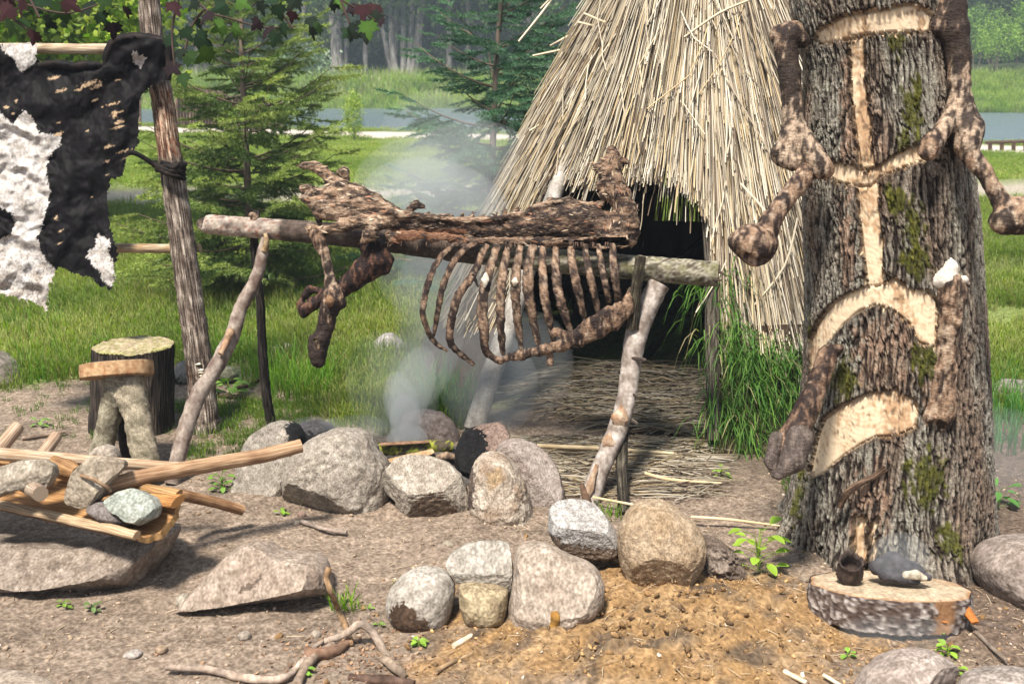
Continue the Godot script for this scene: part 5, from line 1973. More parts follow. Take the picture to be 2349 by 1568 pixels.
		c = c.lerp(Color(0.55, 0.42, 0.29), clampf((f - 0.2) * 3.0, 0, 1) * 0.6)
		if cx > 590.0 and cx < 980.0 and cy > 425.0:
			c = c.lerp(Color(0.46, 0.22, 0.12), 0.55)
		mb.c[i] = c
	var sets := {"pelvis": PackedInt32Array(), "spine": PackedInt32Array(), "neck": PackedInt32Array()}
	var edge1: float = P(639 + 575 * 0.44, 500, 4.4).x
	var edge2: float = P(639 + 1690 * 0.44, 500, 4.38).x
	for i in range(0, mb.ix.size(), 3):
		var x := mb.v[mb.ix[i]].x
		var k := "pelvis" if x < edge1 else ("spine" if x < edge2 else "neck")
		sets[k].append_array(mb.ix.slice(i, i + 3))
	for k in sets:
		part(k, subset(mb, nn, sets[k], M.bone), t)
	# ribs, each its own
	var nz := noise(104, 3)
	var ribs := [
		[[960, 488], [900, 520], [850, 565], [805, 640], [775, 720], [758, 800], [752, 870], [768, 930], [792, 985], [830, 1030], [882, 1062]],
		[[1045, 490], [985, 520], [930, 570], [890, 640], [860, 710], [842, 790], [828, 860], [818, 920], [808, 985]],
		[[1088, 505], [1060, 560], [1025, 640], [980, 710], [935, 780], [912, 850], [896, 920], [893, 1000], [915, 1045], [960, 1085], [1022, 1136]],
		[[1142, 505], [1125, 560], [1098, 640], [1078, 720], [1064, 800], [1062, 880], [1070, 960], [1076, 1040], [1095, 1080], [1140, 1105]],
		[[1205, 500], [1188, 560], [1170, 650], [1160, 740], [1156, 840], [1158, 930], [1163, 1010], [1172, 1085]],
		[[1265, 500], [1250, 570], [1238, 660], [1236, 760], [1240, 850], [1252, 950], [1268, 1070]],
		[[1332, 500], [1312, 570], [1302, 650], [1300, 740], [1312, 820], [1332, 920], [1358, 1045]],
		[[1382, 505], [1376, 590], [1380, 690], [1386, 770], [1402, 860], [1418, 940], [1440, 1030]],
		[[1448, 515], [1443, 600], [1450, 690], [1462, 770], [1485, 850], [1512, 930], [1542, 1000]],
		[[1525, 505], [1530, 590], [1545, 670], [1562, 750], [1580, 830], [1602, 925]],
		[[1598, 505], [1606, 580], [1622, 660], [1642, 740], [1658, 820], [1674, 900]],
		[[1668, 505], [1678, 580], [1692, 650], [1708, 730], [1722, 800], [1734, 860]],
		[[1742, 500], [1745, 570], [1752, 650], [1762, 720], [1770, 790], [1772, 840]],
	]
	var wide := [34, 36, 46, 56, 50, 52, 58, 48, 52, 48, 42, 38, 44]
	for i in ribs.size():
		var rows := []
		var n: int = ribs[i].size()
		for k in n:
			var f := float(k) / (n - 1)
			var bulge := -0.05 - 0.075 * sin(PI * clampf(f * 1.05, 0, 1))
			var w: float = wide[i] * 0.92 * (0.75 + 0.35 * sin(PI * clampf(f * 1.1, 0.0, 1.0)))
			if k == n - 1:
				w *= 0.55
			rows.append(K(ribs[i][k][0], ribs[i][k][1], bulge, w))
		var rb := MB.new()
		var q := curve(rows, 7)
		rb.tube(q[0], q[1], 14, Color.WHITE, Color.WHITE, nz, 0.38, 34.0, 0.34, Vector3(0, 0.2, 1))
		for j in rb.v.size():
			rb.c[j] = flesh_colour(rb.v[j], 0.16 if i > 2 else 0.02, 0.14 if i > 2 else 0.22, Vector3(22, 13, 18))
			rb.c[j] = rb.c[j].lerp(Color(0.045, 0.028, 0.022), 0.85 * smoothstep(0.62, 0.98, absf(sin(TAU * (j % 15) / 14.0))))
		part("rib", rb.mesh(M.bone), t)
	for r in [[1078, 690, 44, 80, 3], [1232, 700, 40, 46, 5]]:
		# bare white bone showing through
		var wb := MB.new()
		stick(wb, [K(r[0] + 4, r[1] - r[3] * 0.5, -0.135, 8), K(r[0], r[1], -0.145, r[2]), K(r[0] - 4, r[1] + r[3] * 0.5, -0.140, 8)], Color(0.70, 0.66, 0.58), Color(0.55, 0.47, 0.36), nz, 0.1, 50.0, 10, 6, 0.4, Vector3(0, 0, 1))
		part("bare_bone", wb.mesh(M.wood_face), t)
	# breast bone and cartilage along the lower ends
	var m := limb([[K(1092, 1085, -0.06, 34), K(1150, 1108, -0.06, 34), K(1260, 1085, -0.07, 46), K(1380, 1055, -0.08, 50), K(1480, 1030, -0.09, 60), K(1570, 995, -0.09, 84), K(1660, 945, -0.09, 104), K(1740, 895, -0.08, 110), K(1800, 850, -0.07, 84), K(1825, 800, -0.06, 56), K(1835, 740, -0.05, 40)],
		[K(1440, 960, -0.09, 40), K(1530, 990, -0.10, 60), K(1620, 930, -0.10, 70), K(1700, 880, -0.10, 70), K(1780, 830, -0.09, 60)],
		[K(1415, 1090, -0.06, 40), K(1420, 1118, -0.06, 26), K(1405, 1128, -0.06, 12)]],
		[[K(1600, 1010, -0.17, 30)], [K(1700, 950, -0.17, 36)]], 0.005, 0.016, 0.008, 0.0, 0.16, 1.8)
	part("breast_bone", m.mesh(M.bone), t)
	# legs hanging below
	m = limb([[K(190, 455, -0.06, 72), K(215, 500, -0.06, 66), K(238, 545, -0.06, 52), K(255, 620, -0.06, 48), K(270, 690, -0.06, 56), K(278, 750, -0.06, 84), K(280, 800, -0.06, 104), K(262, 850, -0.06, 92), K(248, 920, -0.05, 86), K(225, 1000, -0.05, 80), K(208, 1070, -0.04, 78), K(206, 1112, -0.04, 74)],
		[K(300, 770, -0.06, 90), K(325, 810, -0.06, 60)], [K(228, 960, -0.05, 40), K(178, 1000, -0.05, 36), K(172, 1040, -0.05, 36), K(182, 1080, -0.05, 50)]],
		[[K(196, 1000, -0.09, 12), K(194, 1015, 0.0, 12)]], 0.005, 0.014, 0.0045, -0.05, 0.20, 1.0,
		[K(220, 1050, -0.05).slice(0, 3) + [0.16], K(290, 830, -0.05).slice(0, 3) + [0.08]], [K(250, 580, -0.1).slice(0, 3) + [0.09], K(272, 690, -0.1).slice(0, 3) + [0.05]])
	var leg := part("hind_leg", m.mesh(M.bone), t)
	var jb := MB.new()
	stick(jb, [K(262, 775, -0.115, 24), K(268, 800, -0.125, 50), K(266, 826, -0.115, 26)], Color(0.42, 0.27, 0.15), Color(0.26, 0.14, 0.08), nz, 0.15, 50.0, 10, 5)
	part("joint_knob", jb.mesh(M.bone), leg)
	m = limb([[K(455, 515, 0.02, 70), K(500, 540, 0.03, 130), K(510, 590, 0.03, 150), K(450, 640, 0.03, 130), K(390, 690, 0.03, 104), K(330, 735, 0.02, 84), K(250, 780, 0.02, 74), K(180, 815, 0.02, 64), K(140, 848, 0.02, 56), K(128, 870, 0.02, 34)],
		[K(530, 530, 0.02, 70), K(572, 590, 0.02, 46), K(560, 640, 0.02, 40)], [K(112, 815, 0.03, 30), K(135, 770, 0.03, 28), K(160, 740, 0.03, 32), K(230, 745, 0.03, 30)], [K(112, 815, 0.03, 30), K(120, 845, 0.03, 34)]],
		[], 0.005, 0.018, 0.004, -0.12, 0.30)
	for i in m.c.size():
		m.c[i] = m.c[i] * Color(0.55, 0.42, 0.40)
	part("hind_leg", m.mesh(M.bone), t)
	# dry flakes lifting off the flesh
	var gf := RandomNumberGenerator.new()
	gf.seed = 106
	var fk := MB.new()
	for j in 5:
		var f := j / 4.0
		var w := 0.16 * sin(PI * clampf(f * 0.9 + 0.06, 0, 1))
		fk.vert(Vector3(f - 0.3, 0.10 * f * f * 2.0, -w), Color.WHITE)
		fk.vert(Vector3(f - 0.3, 0.10 * f * f * 2.0 + 0.05, 0), Color.WHITE)
		fk.vert(Vector3(f - 0.3, 0.10 * f * f * 2.0, w), Color.WHITE)
	for j in 4:
		for e in 2:
			var a := j * 3 + e
			fk.tri(a, a + 3, a + 1)
			fk.tri(a + 1, a + 3, a + 4)
	var flakes := []
	var shade := PackedColorArray()
	for i in 1700:
		var k := gf.randi_range(0, mb.v.size() - 1)
		var nrm := nn[k]
		var al := Vector3(1, gf.randf_range(-0.5, 0.3), gf.randf_range(-0.3, 0.3))
		if mb.v[k].x > edge2:
			al = Vector3(gf.randf_range(-0.5, 0.5), 1, 0.2)
		al = (al - nrm * al.dot(nrm)).normalized()
		if gf.randf() < 0.5:
			al = -al
		var sz := gf.randf_range(0.012, 0.034)
		flakes.append(Transform3D(Basis(al * sz, nrm * sz * 0.8, al.cross(nrm) * sz * gf.randf_range(0.4, 0.9)), mb.v[k] - t.position))
		var cc := mb.c[k] * gf.randf_range(0.6, 1.2)
		var r := gf.randf()
		if r < 0.10:
			cc = Color(0.50, 0.38, 0.27) * gf.randf_range(0.6, 1.0)
		elif r < 0.40:
			cc = Color(0.06, 0.042, 0.034)
		elif r < 0.5:
			cc = Color(0.30, 0.15, 0.09)
		shade.append(cc)
	scatter("flesh_flakes", fk.mesh(M.plain), flakes, shade, t)
	# threads and shreds of sinew hanging off
	var g := RandomNumberGenerator.new()
	g.seed = 105
	for i in 46:
		var cx := g.randf_range(560, 1800)
		var cy := 505.0 if g.randf() < 0.5 else lerpf(1120.0, 900.0, clampf((cx - 1100.0) / 700.0, 0, 1))
		if cy > 600.0 and cx < 1150.0:
			continue
		var sh := MB.new()
		var l := g.randf_range(14, 40)
		stick(sh, [K(cx, cy - 12, -0.07, 9), K(cx + g.randf_range(-5, 5), cy + l * 0.5, -0.075, 6), K(cx + g.randf_range(-14, 14), cy + l, -0.07, 2)], Color(0.20, 0.13, 0.09), Color(0.06, 0.04, 0.03), nz, 0.3, 60.0, 5, 3, 0.5, Vector3(0, 0, 1))
		part("sinew", sh.mesh(M.bone), t)
	var dk := MB.new()
	stick(dk, [K(1010, 660, -0.10, 26), K(1025, 690, -0.10, 20), K(1042, 728, -0.10, 8)], Color(0.05, 0.035, 0.03), Color(0.03, 0.02, 0.02), nz, 0.3, 50.0, 7, 4)
	part("sinew", dk.mesh(M.bone), t)

# ---------------------------------------------------------------- drying rack and hide
func drying_rack() -> void:
	var nz := noise(111, 3)
	var t := thing("drying_rack", G(470, 986), "rough bark post with two peeled rails that carries the cow hide", "drying rack")
	var mb := MB.new()
	var rows := [[330, -260, 5.05, 42], [338, -60, 5.05, 46], [346, 60, 5.04, 50], [357, 150, 5.04, 52], [372, 230, 5.04, 50], [384, 320, 5.03, 52], [396, 400, 5.03, 54], [410, 500, 5.03, 56], [424, 600, 5.02, 57], [438, 700, 5.02, 58], [452, 800, 5.01, 60], [462, 890, 5.01, 62], [468, 960, 5.0, 66], [472, 1000, 5.0, 70]]
	var q := curve(rows, 14)
	mb.tube(q[0], q[1], 40, Color(0.52, 0.44, 0.37), Color(0.20, 0.15, 0.12), nz, 0.12, 24.0)
	var tone := noise(112, 3)
	for i in mb.v.size():
		var p := mb.v[i]
		var dd := (p - EYE).dot(AHEAD)
		var py := 784.0 - FOC * (p - EYE).dot(UPW) / dd
		var b := tone.get_noise_3d(p.x * 60.0, p.y * 14.0, p.z * 60.0)
		# peeled between the hide and the tie, reddish
		var k := smoothstep(190.0, 210.0, py) * (1.0 - smoothstep(350.0, 375.0, py))
		k = maxf(k, smoothstep(105.0, 130.0, py) * (1.0 - smoothstep(160.0, 185.0, py)) * 0.6)
		var bare := Color(0.62, 0.46, 0.33).lerp(Color(0.30, 0.12, 0.07), clampf(b * 2.2 + 0.25, 0, 1))
		mb.c[i] = mb.c[i].lerp(bare, k)
		if py > 830.0 and py < 900.0 and b > -0.1:
			mb.c[i] = mb.c[i].lerp(Color(0.10, 0.05, 0.03), 0.7)
	var post := part("post", mb.mesh(M.bark), t)
	var peeled := Color(0.64, 0.55, 0.42)
	mb = MB.new()
	stick(mb, [[-60, 110, 5.0, 23], [90, 111, 4.98, 24], [180, 112, 4.97, 24], [270, 112, 4.96, 24], [385, 112, 4.95, 25]], peeled, Color(0.42, 0.32, 0.22), nz, 0.05, 22.0, 16, 8, 1.0, Vector3.ZERO, -0.2)
	part("rail", mb.mesh(M.wood), t)
	mb = MB.new()
	stick(mb, [[-60, 572, 5.14, 22], [180, 570, 5.13, 22], [280, 569, 5.12, 22], [400, 570, 5.10, 21], [459, 569, 5.09, 20]], peeled, Color(0.40, 0.28, 0.16), nz, 0.05, 22.0, 14, 8, 1.0, Vector3.ZERO, -0.1)
	part("rail", mb.mesh(M.wood), t)
	# bracket fungi on the post
	for r in [[470 - 13, 834], [463, 848], [464, 853], [466, 860], [463, 869]]:
		var f := MB.new()
		var c := P(r[0] - 2, r[1], 4.955)
		var top := f.vert(c + Vector3(0, 0.006, 0), Color(0.72, 0.62, 0.45))
		for i in 14:
			var a := TAU * i / 14
			f.vert(c + Vector3(cos(a) * 0.016, 0, sin(a) * 0.012 + 0.004), Color(0.75, 0.66, 0.5))
		var bot := f.vert(c + Vector3(0, -0.006, 0), Color(0.45, 0.33, 0.2))
		for i in 14:
			f.tri(top, 1 + i, 1 + (i + 1) % 14)
			f.tri(bot, 1 + (i + 1) % 14, 1 + i)
		part("fungus", f.mesh(M.plain), post)

func cow_hide() -> void:
	var t := thing("cow_hide", P(200, 400, 4.9), "black and white cow hide hung over the upper rail of the drying rack", "hide")
	var shape := flat_list([-60, 96, 5, 100, 60, 96, 86, 99, 84, 128, 96, 146, 130, 140, 160, 148, 205, 145, 232, 152, 246, 130, 254, 100, 275, 90, 310, 83, 345, 84, 372, 88, 384, 98, 387, 130, 389, 160, 386, 184, 366, 192, 345, 200, 333, 212, 322, 225, 320, 260, 318, 300, 319, 330, 308, 345, 296, 352, 286, 378, 284, 400, 268, 410, 255, 416, 248, 440, 247, 470, 250, 505, 258, 540, 271, 570, 271, 598, 262, 610, 264, 638, 258, 662, 249, 668, 243, 660, 224, 656, 212, 638, 190, 634, 160, 626, 136, 612, 124, 632, 114, 655, 108, 690, 110, 722, 98, 706, 70, 692, 30, 682, -60, 660])
	var white := [
		flat_list([-70, 235, -5, 250, 10, 270, 28, 284, 40, 268, 54, 254, 70, 262, 80, 285, 88, 304, 110, 306, 141, 314, 134, 334, 118, 352, 110, 364, 106, 400, 114, 440, 106, 480, 94, 520, 84, 548, 96, 580, 112, 604, 130, 622, 114, 652, 108, 700, 110, 730, 60, 700, -70, 680]),
		flat_list([3, 98, 60, 92, 90, 97, 84, 128, 80, 142, 60, 160, 44, 162, 34, 140, 16, 122, 4, 116]),
		flat_list([302, 128, 308, 116, 316, 124, 338, 132, 330, 142, 322, 158, 312, 148, 304, 140]),
		flat_list([224, 538, 240, 544, 250, 552, 250, 580, 258, 604, 264, 630, 258, 658, 240, 650, 226, 622, 210, 606, 197, 590, 206, 572, 216, 566]),
	]
	var spot := flat_list([-60, 470, 0, 476, 24, 486, 34, 510, 26, 538, 0, 548, -60, 550])
	var scuffs := [[258, 238, 16, 3], [262, 262, 8, 9], [276, 256, 14, 2], [272, 280, 9, 5], [268, 292, 12, 3], [216, 230, 7, 3], [200, 300, 3, 3], [235, 244, 5, 2], [205, 192, 24, 6], [220, 198, 12, 5], [138, 208, 12, 5], [122, 178, 14, 4], [180, 205, 8, 3], [270, 183, 8, 2], [132, 310, 12, 7], [300, 360, 20, 3], [248, 335, 12, 4], [285, 346, 14, 3], [245, 370, 6, 3], [285, 398, 4, 3], [245, 400, 4, 2], [133, 282, 5, 3], [36, 232, 4, 4], [12, 246, 6, 4], [138, 530, 5, 3], [128, 500, 4, 6], [135, 558, 6, 3], [210, 452, 3, 2], [30, 260, 5, 3]]
	var nz := noise(113, 3)
	var step := 2.4
	var nxx := int(452.0 / step) + 1
	var nyy := int(642.0 / step) + 1
	var mb := MB.new()
	var zone := PackedByteArray()
	var d0 := 4.90
	for j in nyy:
		for i in nxx:
			var q := Vector2(-60.0 + i * step, 82.0 + j * step)
			var e := q + Vector2(nz.get_noise_2d(q.x * 0.06, q.y * 0.06), nz.get_noise_2d(q.x * 0.06 + 50.0, q.y * 0.06)) * 5.0 + Vector2(nz.get_noise_2d(q.x * 0.25, q.y * 0.25), nz.get_noise_2d(q.x * 0.25 + 9.0, q.y * 0.25)) * 3.0
			var z := 0
			if Geometry2D.is_point_in_polygon(e, shape):
				z = 1
				for w in white:
					if Geometry2D.is_point_in_polygon(e + Vector2(nz.get_noise_2d(q.x * 0.4, q.y * 0.15), 0) * 5.0, w):
						z = 2
				if z == 2 and Geometry2D.is_point_in_polygon(e, spot):
					z = 1
			# folds fan out from the upper right corner; the white belly sags in waves
			var a := atan2(q.y - 60.0, 420.0 - q.x)
			var r := q.distance_to(Vector2(400, 80))
			var fold := 0.016 * sin(a * 15.0 + 1.5 * nz.get_noise_2d(q.x * 0.006, q.y * 0.006)) * smoothstep(20.0, 200.0, r)
			fold += 0.012 * nz.get_noise_2d(q.x * 0.02, q.y * 0.014)
			var belly := smoothstep(150.0, 90.0, q.x) * smoothstep(230.0, 290.0, q.y)
			fold = lerpf(fold, 0.017 * sin(q.y * 0.075 + q.x * -0.03 + 3.2 * nz.get_noise_2d(q.x * 0.012, q.y * 0.012)) + 0.004 * nz.get_noise_2d(q.x * 0.02, q.y * 0.02), belly)
			# rolled over the rail at the top
			var over := smoothstep(150.0, 100.0, q.y) * smoothstep(235.0, 262.0, q.x)
			fold += 0.045 * over
			var d := d0 - fold - 0.02 * smoothstep(300.0, 700.0, q.y) + 0.05 * smoothstep(330.0, 390.0, q.x) * 0.0
			var col := Color(0.008, 0.007, 0.008) * (1.0 + 0.6 * nz.get_noise_2d(q.x * 0.05, q.y * 0.05))
			if z == 2:
				col = Color(0.66, 0.65, 0.64)
				var gr := clampf(nz.get_noise_2d(q.x * 0.016 + 20.0, q.y * 0.035) * 1.5 + 0.1 + smoothstep(560.0, 690.0, q.y) * 0.8 - 0.1, 0, 1)
				col = col.lerp(Color(0.34, 0.30, 0.25), gr * 0.7)
				if nz.get_noise_2d(q.x * 0.22, q.y * 0.12 + 70.0) > 0.30:
					col = col.lerp(Color(0.13, 0.10, 0.09), 0.5 * smoothstep(500.0, 640.0, q.y) + 0.15)
			elif z == 1:
				for s in scuffs:
					var k := Vector2((q.x - s[0]) / s[2], (q.y - s[1] + 0.25 * (q.x - s[0])) / s[3]).length() + 1.1 * nz.get_noise_2d(q.x * 0.12, q.y * 0.16)
					if k < 1.0:
						col = col.lerp(Color(0.58, 0.43, 0.28), clampf((1.0 - k) * 2.5, 0, 0.9))
			zone.append(z)
			mb.vert(P(q.x, q.y, d), col)
	var sets := [PackedInt32Array(), PackedInt32Array()]
	for j in nyy - 1:
		for i in nxx - 1:
			var a := j * nxx + i
			var z := zone[a]
			if z == 0 or zone[a + 1] == 0 or zone[a + nxx] == 0 or zone[a + nxx + 1] == 0:
				continue
			var six := PackedInt32Array([a, a + 1, a + nxx, a + 1, a + nxx + 1, a + nxx])
			sets[z - 1].append_array(six)
			mb.ix.append_array(six)
	var nn := mb.normals()
	part("black_hide", subset(mb, nn, sets[0], M.hide), t)
	part("white_patch", subset(mb, nn, sets[1], M.hide), t)
	# hairs
	var g := RandomNumberGenerator.new()
	g.seed = 114
	var fw := MB.new()
	var fb := MB.new()
	for k in 11000:
		var i := g.randi_range(1, nxx - 2)
		var j := g.randi_range(1, nyy - 2)
		var at := j * nxx + i
		if zone[at] == 0:
			continue
		var edge := zone[at - 1] == 0 or zone[at + 1] == 0 or zone[at + nxx] == 0 or zone[at - nxx] == 0
		if not edge and g.randf() < (0.8 if zone[at] == 1 else 0.72):
			continue
		var p := mb.v[at] + Vector3(g.randf_range(-1, 1), g.randf_range(-1, 1), 0) * 0.003
		var comb := Vector3(0.9 + g.randf_range(-0.5, 0.5), -0.35 + g.randf_range(-0.5, 0.5), 0.12 + g.randf() * 0.2)
		if j > 250:
			comb = Vector3(0.5 + g.randf_range(-0.5, 0.5), -0.9, 0.3)
		var l := g.randf_range(0.007, 0.018) if zone[at] == 2 else g.randf_range(0.006, 0.014)
		var sd := comb.cross(Vector3.BACK).normalized() * 0.0009
		var c := mb.c[at] * g.randf_range(0.88, 1.1)
		var o := fw if zone[at] == 2 else fb
		var v := o.vert(p - sd, c)
		o.vert(p + sd, c)
		o.vert(p + comb.normalized() * l, c)
		o.tri(v, v + 1, v + 2)
	for q in [["white_hair", fw], ["black_hair", fb]]:
		var h := part(q[0], q[1].mesh(M.fur), t)
		h.set_meta("kind", "stuff")
	# the rolled edge over the rail and the shreds that tie the hide to the post
	var black := Color(0.010, 0.009, 0.010)
	var rl := MB.new()
	stick(rl, [[238, 152, 4.90, 12], [248, 118, 4.90, 20], [266, 95, 4.90, 26], [305, 88, 4.89, 26], [350, 92, 4.88, 26], [382, 104, 4.88, 22], [388, 150, 4.89, 16], [385, 184, 4.90, 12]], black, Color(0.03, 0.022, 0.02), nz, 0.25, 22.0, 12, 8)
	part("rolled_edge", rl.mesh(M.hide), t)
	rl = MB.new()
	stick(rl, [[90, 150, 4.91, 14], [130, 146, 4.90, 20], [170, 152, 4.89, 18], [205, 148, 4.89, 18], [236, 152, 4.9, 14]], black, Color(0.03, 0.022, 0.02), nz, 0.4, 30.0, 10, 8)
	part("rolled_edge", rl.mesh(M.hide), t)
	rl = MB.new()
	stick(rl, [[290, 352, 4.90, 10], [305, 350, 4.90, 12], [330, 362, 4.91, 11], [352, 376, 4.93, 13], [375, 384, 4.92, 16], [402, 386, 4.92, 18], [424, 384, 4.96, 14]], black, Color(0.03, 0.022, 0.02), nz, 0.3, 30.0, 9, 7, 0.6, Vector3(0, 0, 1))
	part("strap", rl.mesh(M.hide), t)
	for r in [[352, 378, 374, 386, 400, 394, 424, 388], [358, 390, 380, 382, 405, 388, 422, 402], [352, 372, 372, 392, 398, 402, 424, 410], [372, 372, 392, 380, 412, 378, 426, 376]]:
		rl = MB.new()
		stick(rl, [[r[0], r[1], 4.95, 12], [r[2], r[3], 4.92, 15], [r[4], r[5], 4.92, 15], [r[6], r[7], 4.96, 11]], black, Color(0.035, 0.025, 0.02), nz, 0.5, 50.0, 8, 6)
		part("strap", rl.mesh(M.hide), t)

# ---------------------------------------------------------------- stump and stool
func stump_and_stool() -> void:
	var nz := noise(121, 3)
	var t := thing("stump", G(305, 1000), "thick dark upright chopping stump with mossy cut top", "stump")
	var c := P(306, 790, 4.98)
	var low := G(296, 985)
	low.z = c.z + 0.02
	low.y = 0.0
	var hgt := c.y
	var n := 90
	var mb := MB.new()
	var fc := MB.new()
	for j in 31:
		for i in n + 1:
			var a := TAU * (i % n) / n
			var f := j / 30.0
			var r := 0.181 * (1.0 + 0.04 * nz.get_noise_2d(cos(a) * 2.0, sin(a) * 2.0) + 0.06 * f * f)
			var s := nz.get_noise_3d(cos(a) * 5.0, f * 2.0, sin(a) * 5.0)
			r += 0.007 * nz.get_noise_3d(cos(a) * 12.0, f * 2.5, sin(a) * 12.0)
			var cc := c.lerp(Vector3(low.x, -0.03, low.z), f)
			var col := Color(0.145, 0.115, 0.09).lerp(Color(0.055, 0.042, 0.035), clampf(0.5 + s * 1.8, 0, 1))
			mb.vert(cc + Vector3(cos(a) * r, (0.008 * nz.get_noise_2d(cos(a) * 6.0, sin(a) * 6.0) - 0.004) * (1.0 - f), sin(a) * r), col, Vector2(a * 0.18, f * hgt))
	for j in 30:
		for i in n:
			var a := j * (n + 1) + i
			mb.tri(a, a + n + 1, a + 1)
			mb.tri(a + 1, a + n + 1, a + n + 2)
	part("bark", mb.mesh(M.bark), t)
	fc.vert(c + Vector3(0, 0.0, 0), Color(0.3, 0.25, 0.17))
	for ring in range(1, 11):
		for i in n:
			var a := TAU * i / n
			var f := ring / 10.0
			var r := 0.179 * (1.0 + 0.04 * nz.get_noise_2d(cos(a) * 2.0, sin(a) * 2.0)) * f
			var col := Color(0.50, 0.42, 0.29).lerp(Color(0.27, 0.27, 0.09), clampf(nz.get_noise_2d(cos(a) * f * 5.0, sin(a) * f * 5.0) * 1.5 + f * 0.5, 0, 1))
			fc.vert(c + Vector3(cos(a) * r, 0.006 * nz.get_noise_2d(cos(a) * f * 9.0, sin(a) * f * 9.0) - 0.004 * f, sin(a) * r), col)
	for i in n:
		fc.tri(0, 1 + i, 1 + (i + 1) % n)
		for ring in 9:
			var a := 1 + ring * n + i
			var b := 1 + ring * n + (i + 1) % n
			fc.tri(a, a + n, b)
			fc.tri(b, a + n, b + n)
	var mossy := part("mossy_top", fc.mesh(M.wood_face), t)
	# moss crumbs on the rim
	for k in 30:
		var a := 0.2 + 2.6 * k / 30.0 + 0.05 * sin(k * 7.0)
		if sin(k * 12.9898) < 0.1:
			continue
		var m := MB.new()
		var p := c + Vector3(cos(a) * 0.178, 0.0, sin(a) * 0.178)
		m.tube(PackedVector3Array([p + Vector3(-0.012, 0, 0), p + Vector3(0, 0.006, 0.002), p + Vector3(0.012, -0.002, 0)]), PackedFloat32Array([0.003, 0.0065, 0.003]), 6, Color(0.40, 0.36, 0.17), Color(0.24, 0.23, 0.08), nz, 0.4, 90.0)
		part("moss", m.mesh(M.plain), mossy)
	# three-legged stool: a slice on a forked branch turned upside down
	t = thing("stool", G(282, 1075), "low three legged stool with slice of pale wood as its seat, before the stump", "stool")
	var sc := P(267, 848, 4.44)
	var tilt := Basis(Vector3.BACK, deg_to_rad(5.0)) * Basis(Vector3.RIGHT, deg_to_rad(-18.0))
	var seat := MB.new()
	var top := MB.new()
	var ns := 64
	top.vert(sc + tilt * Vector3(0, 0.032, 0), Color(0.66, 0.54, 0.38))
	for ring in range(1, 9):
		for i in ns:
			var a := TAU * i / ns
			var f := ring / 8.0
			var col := Color(0.66, 0.54, 0.38).lerp(Color(0.48, 0.33, 0.2), 0.5 + 0.5 * sin(f * 40.0))
			top.vert(sc + tilt * Vector3(cos(a) * 0.147 * f, 0.032 - 0.003 * smoothstep(0.9, 1.0, f), sin(a) * 0.12 * f), col)
	for i in ns:
		top.tri(0, 1 + i, 1 + (i + 1) % ns)
		for ring in 7:
			var a := 1 + ring * ns + i
			var b := 1 + ring * ns + (i + 1) % ns
			top.tri(a, a + ns, b)
			top.tri(b, a + ns, b + ns)
	part("seat_top", top.mesh(M.wood_face), t)
	for j in 7:
		for i in ns + 1:
			var a := TAU * (i % ns) / ns
			var f := j / 6.0
			var o := 1.0 + 0.012 * sin(PI * f) + 0.01 * nz.get_noise_2d(cos(a) * 4.0, sin(a) * 4.0)
			var col := Color(0.62, 0.42, 0.24).lerp(Color(0.40, 0.21, 0.10), clampf(0.35 + 1.5 * nz.get_noise_3d(cos(a) * 7.0, f, sin(a) * 7.0), 0, 1))
			seat.vert(sc + tilt * Vector3(cos(a) * 0.147 * o, 0.029 - 0.06 * f, sin(a) * 0.12 * o), col)
	for j in 6:
		for i in ns:
			var a := j * (ns + 1) + i
			seat.tri(a, a + ns + 1, a + 1)
			seat.tri(a + 1, a + ns + 1, a + ns + 2)
	var sb := seat.vert(sc + tilt * Vector3(0, -0.031, 0), Color(0.3, 0.2, 0.12))
	for i in ns:
		seat.tri(sb, 6 * (ns + 1) + i + 1, 6 * (ns + 1) + i)
	part("seat", seat.mesh(M.wood_face), t)
	var g1 := Color(0.40, 0.37, 0.28)
	var g2 := Color(0.27, 0.24, 0.17)
	for r in [[[[276, 862, 4.44, 84], [272, 895, 4.44, 74], [260, 925, 4.45, 58], [248, 965, 4.45, 50], [238, 1010, 4.46, 50], [224, 1062, 4.46, 54]], g1, g2], [[[288, 862, 4.44, 84], [298, 905, 4.42, 74], [312, 950, 4.40, 60], [322, 1000, 4.38, 60], [334, 1050, 4.36, 60], [342, 1092, 4.36, 58]], Color(0.46, 0.40, 0.30), g2], [[[284, 880, 4.47, 60], [284, 960, 4.54, 36], [290, 1030, 4.60, 30], [296, 1072, 4.64, 28]], Color(0.06, 0.05, 0.04), Color(0.04, 0.03, 0.03)]]:
		var l := MB.new()
		stick(l, r[0], (r[1] as Color) * 1.25, r[2], nz, 0.16, 26.0, 22, 8)
		part("leg", l.mesh(M.trunk), t)

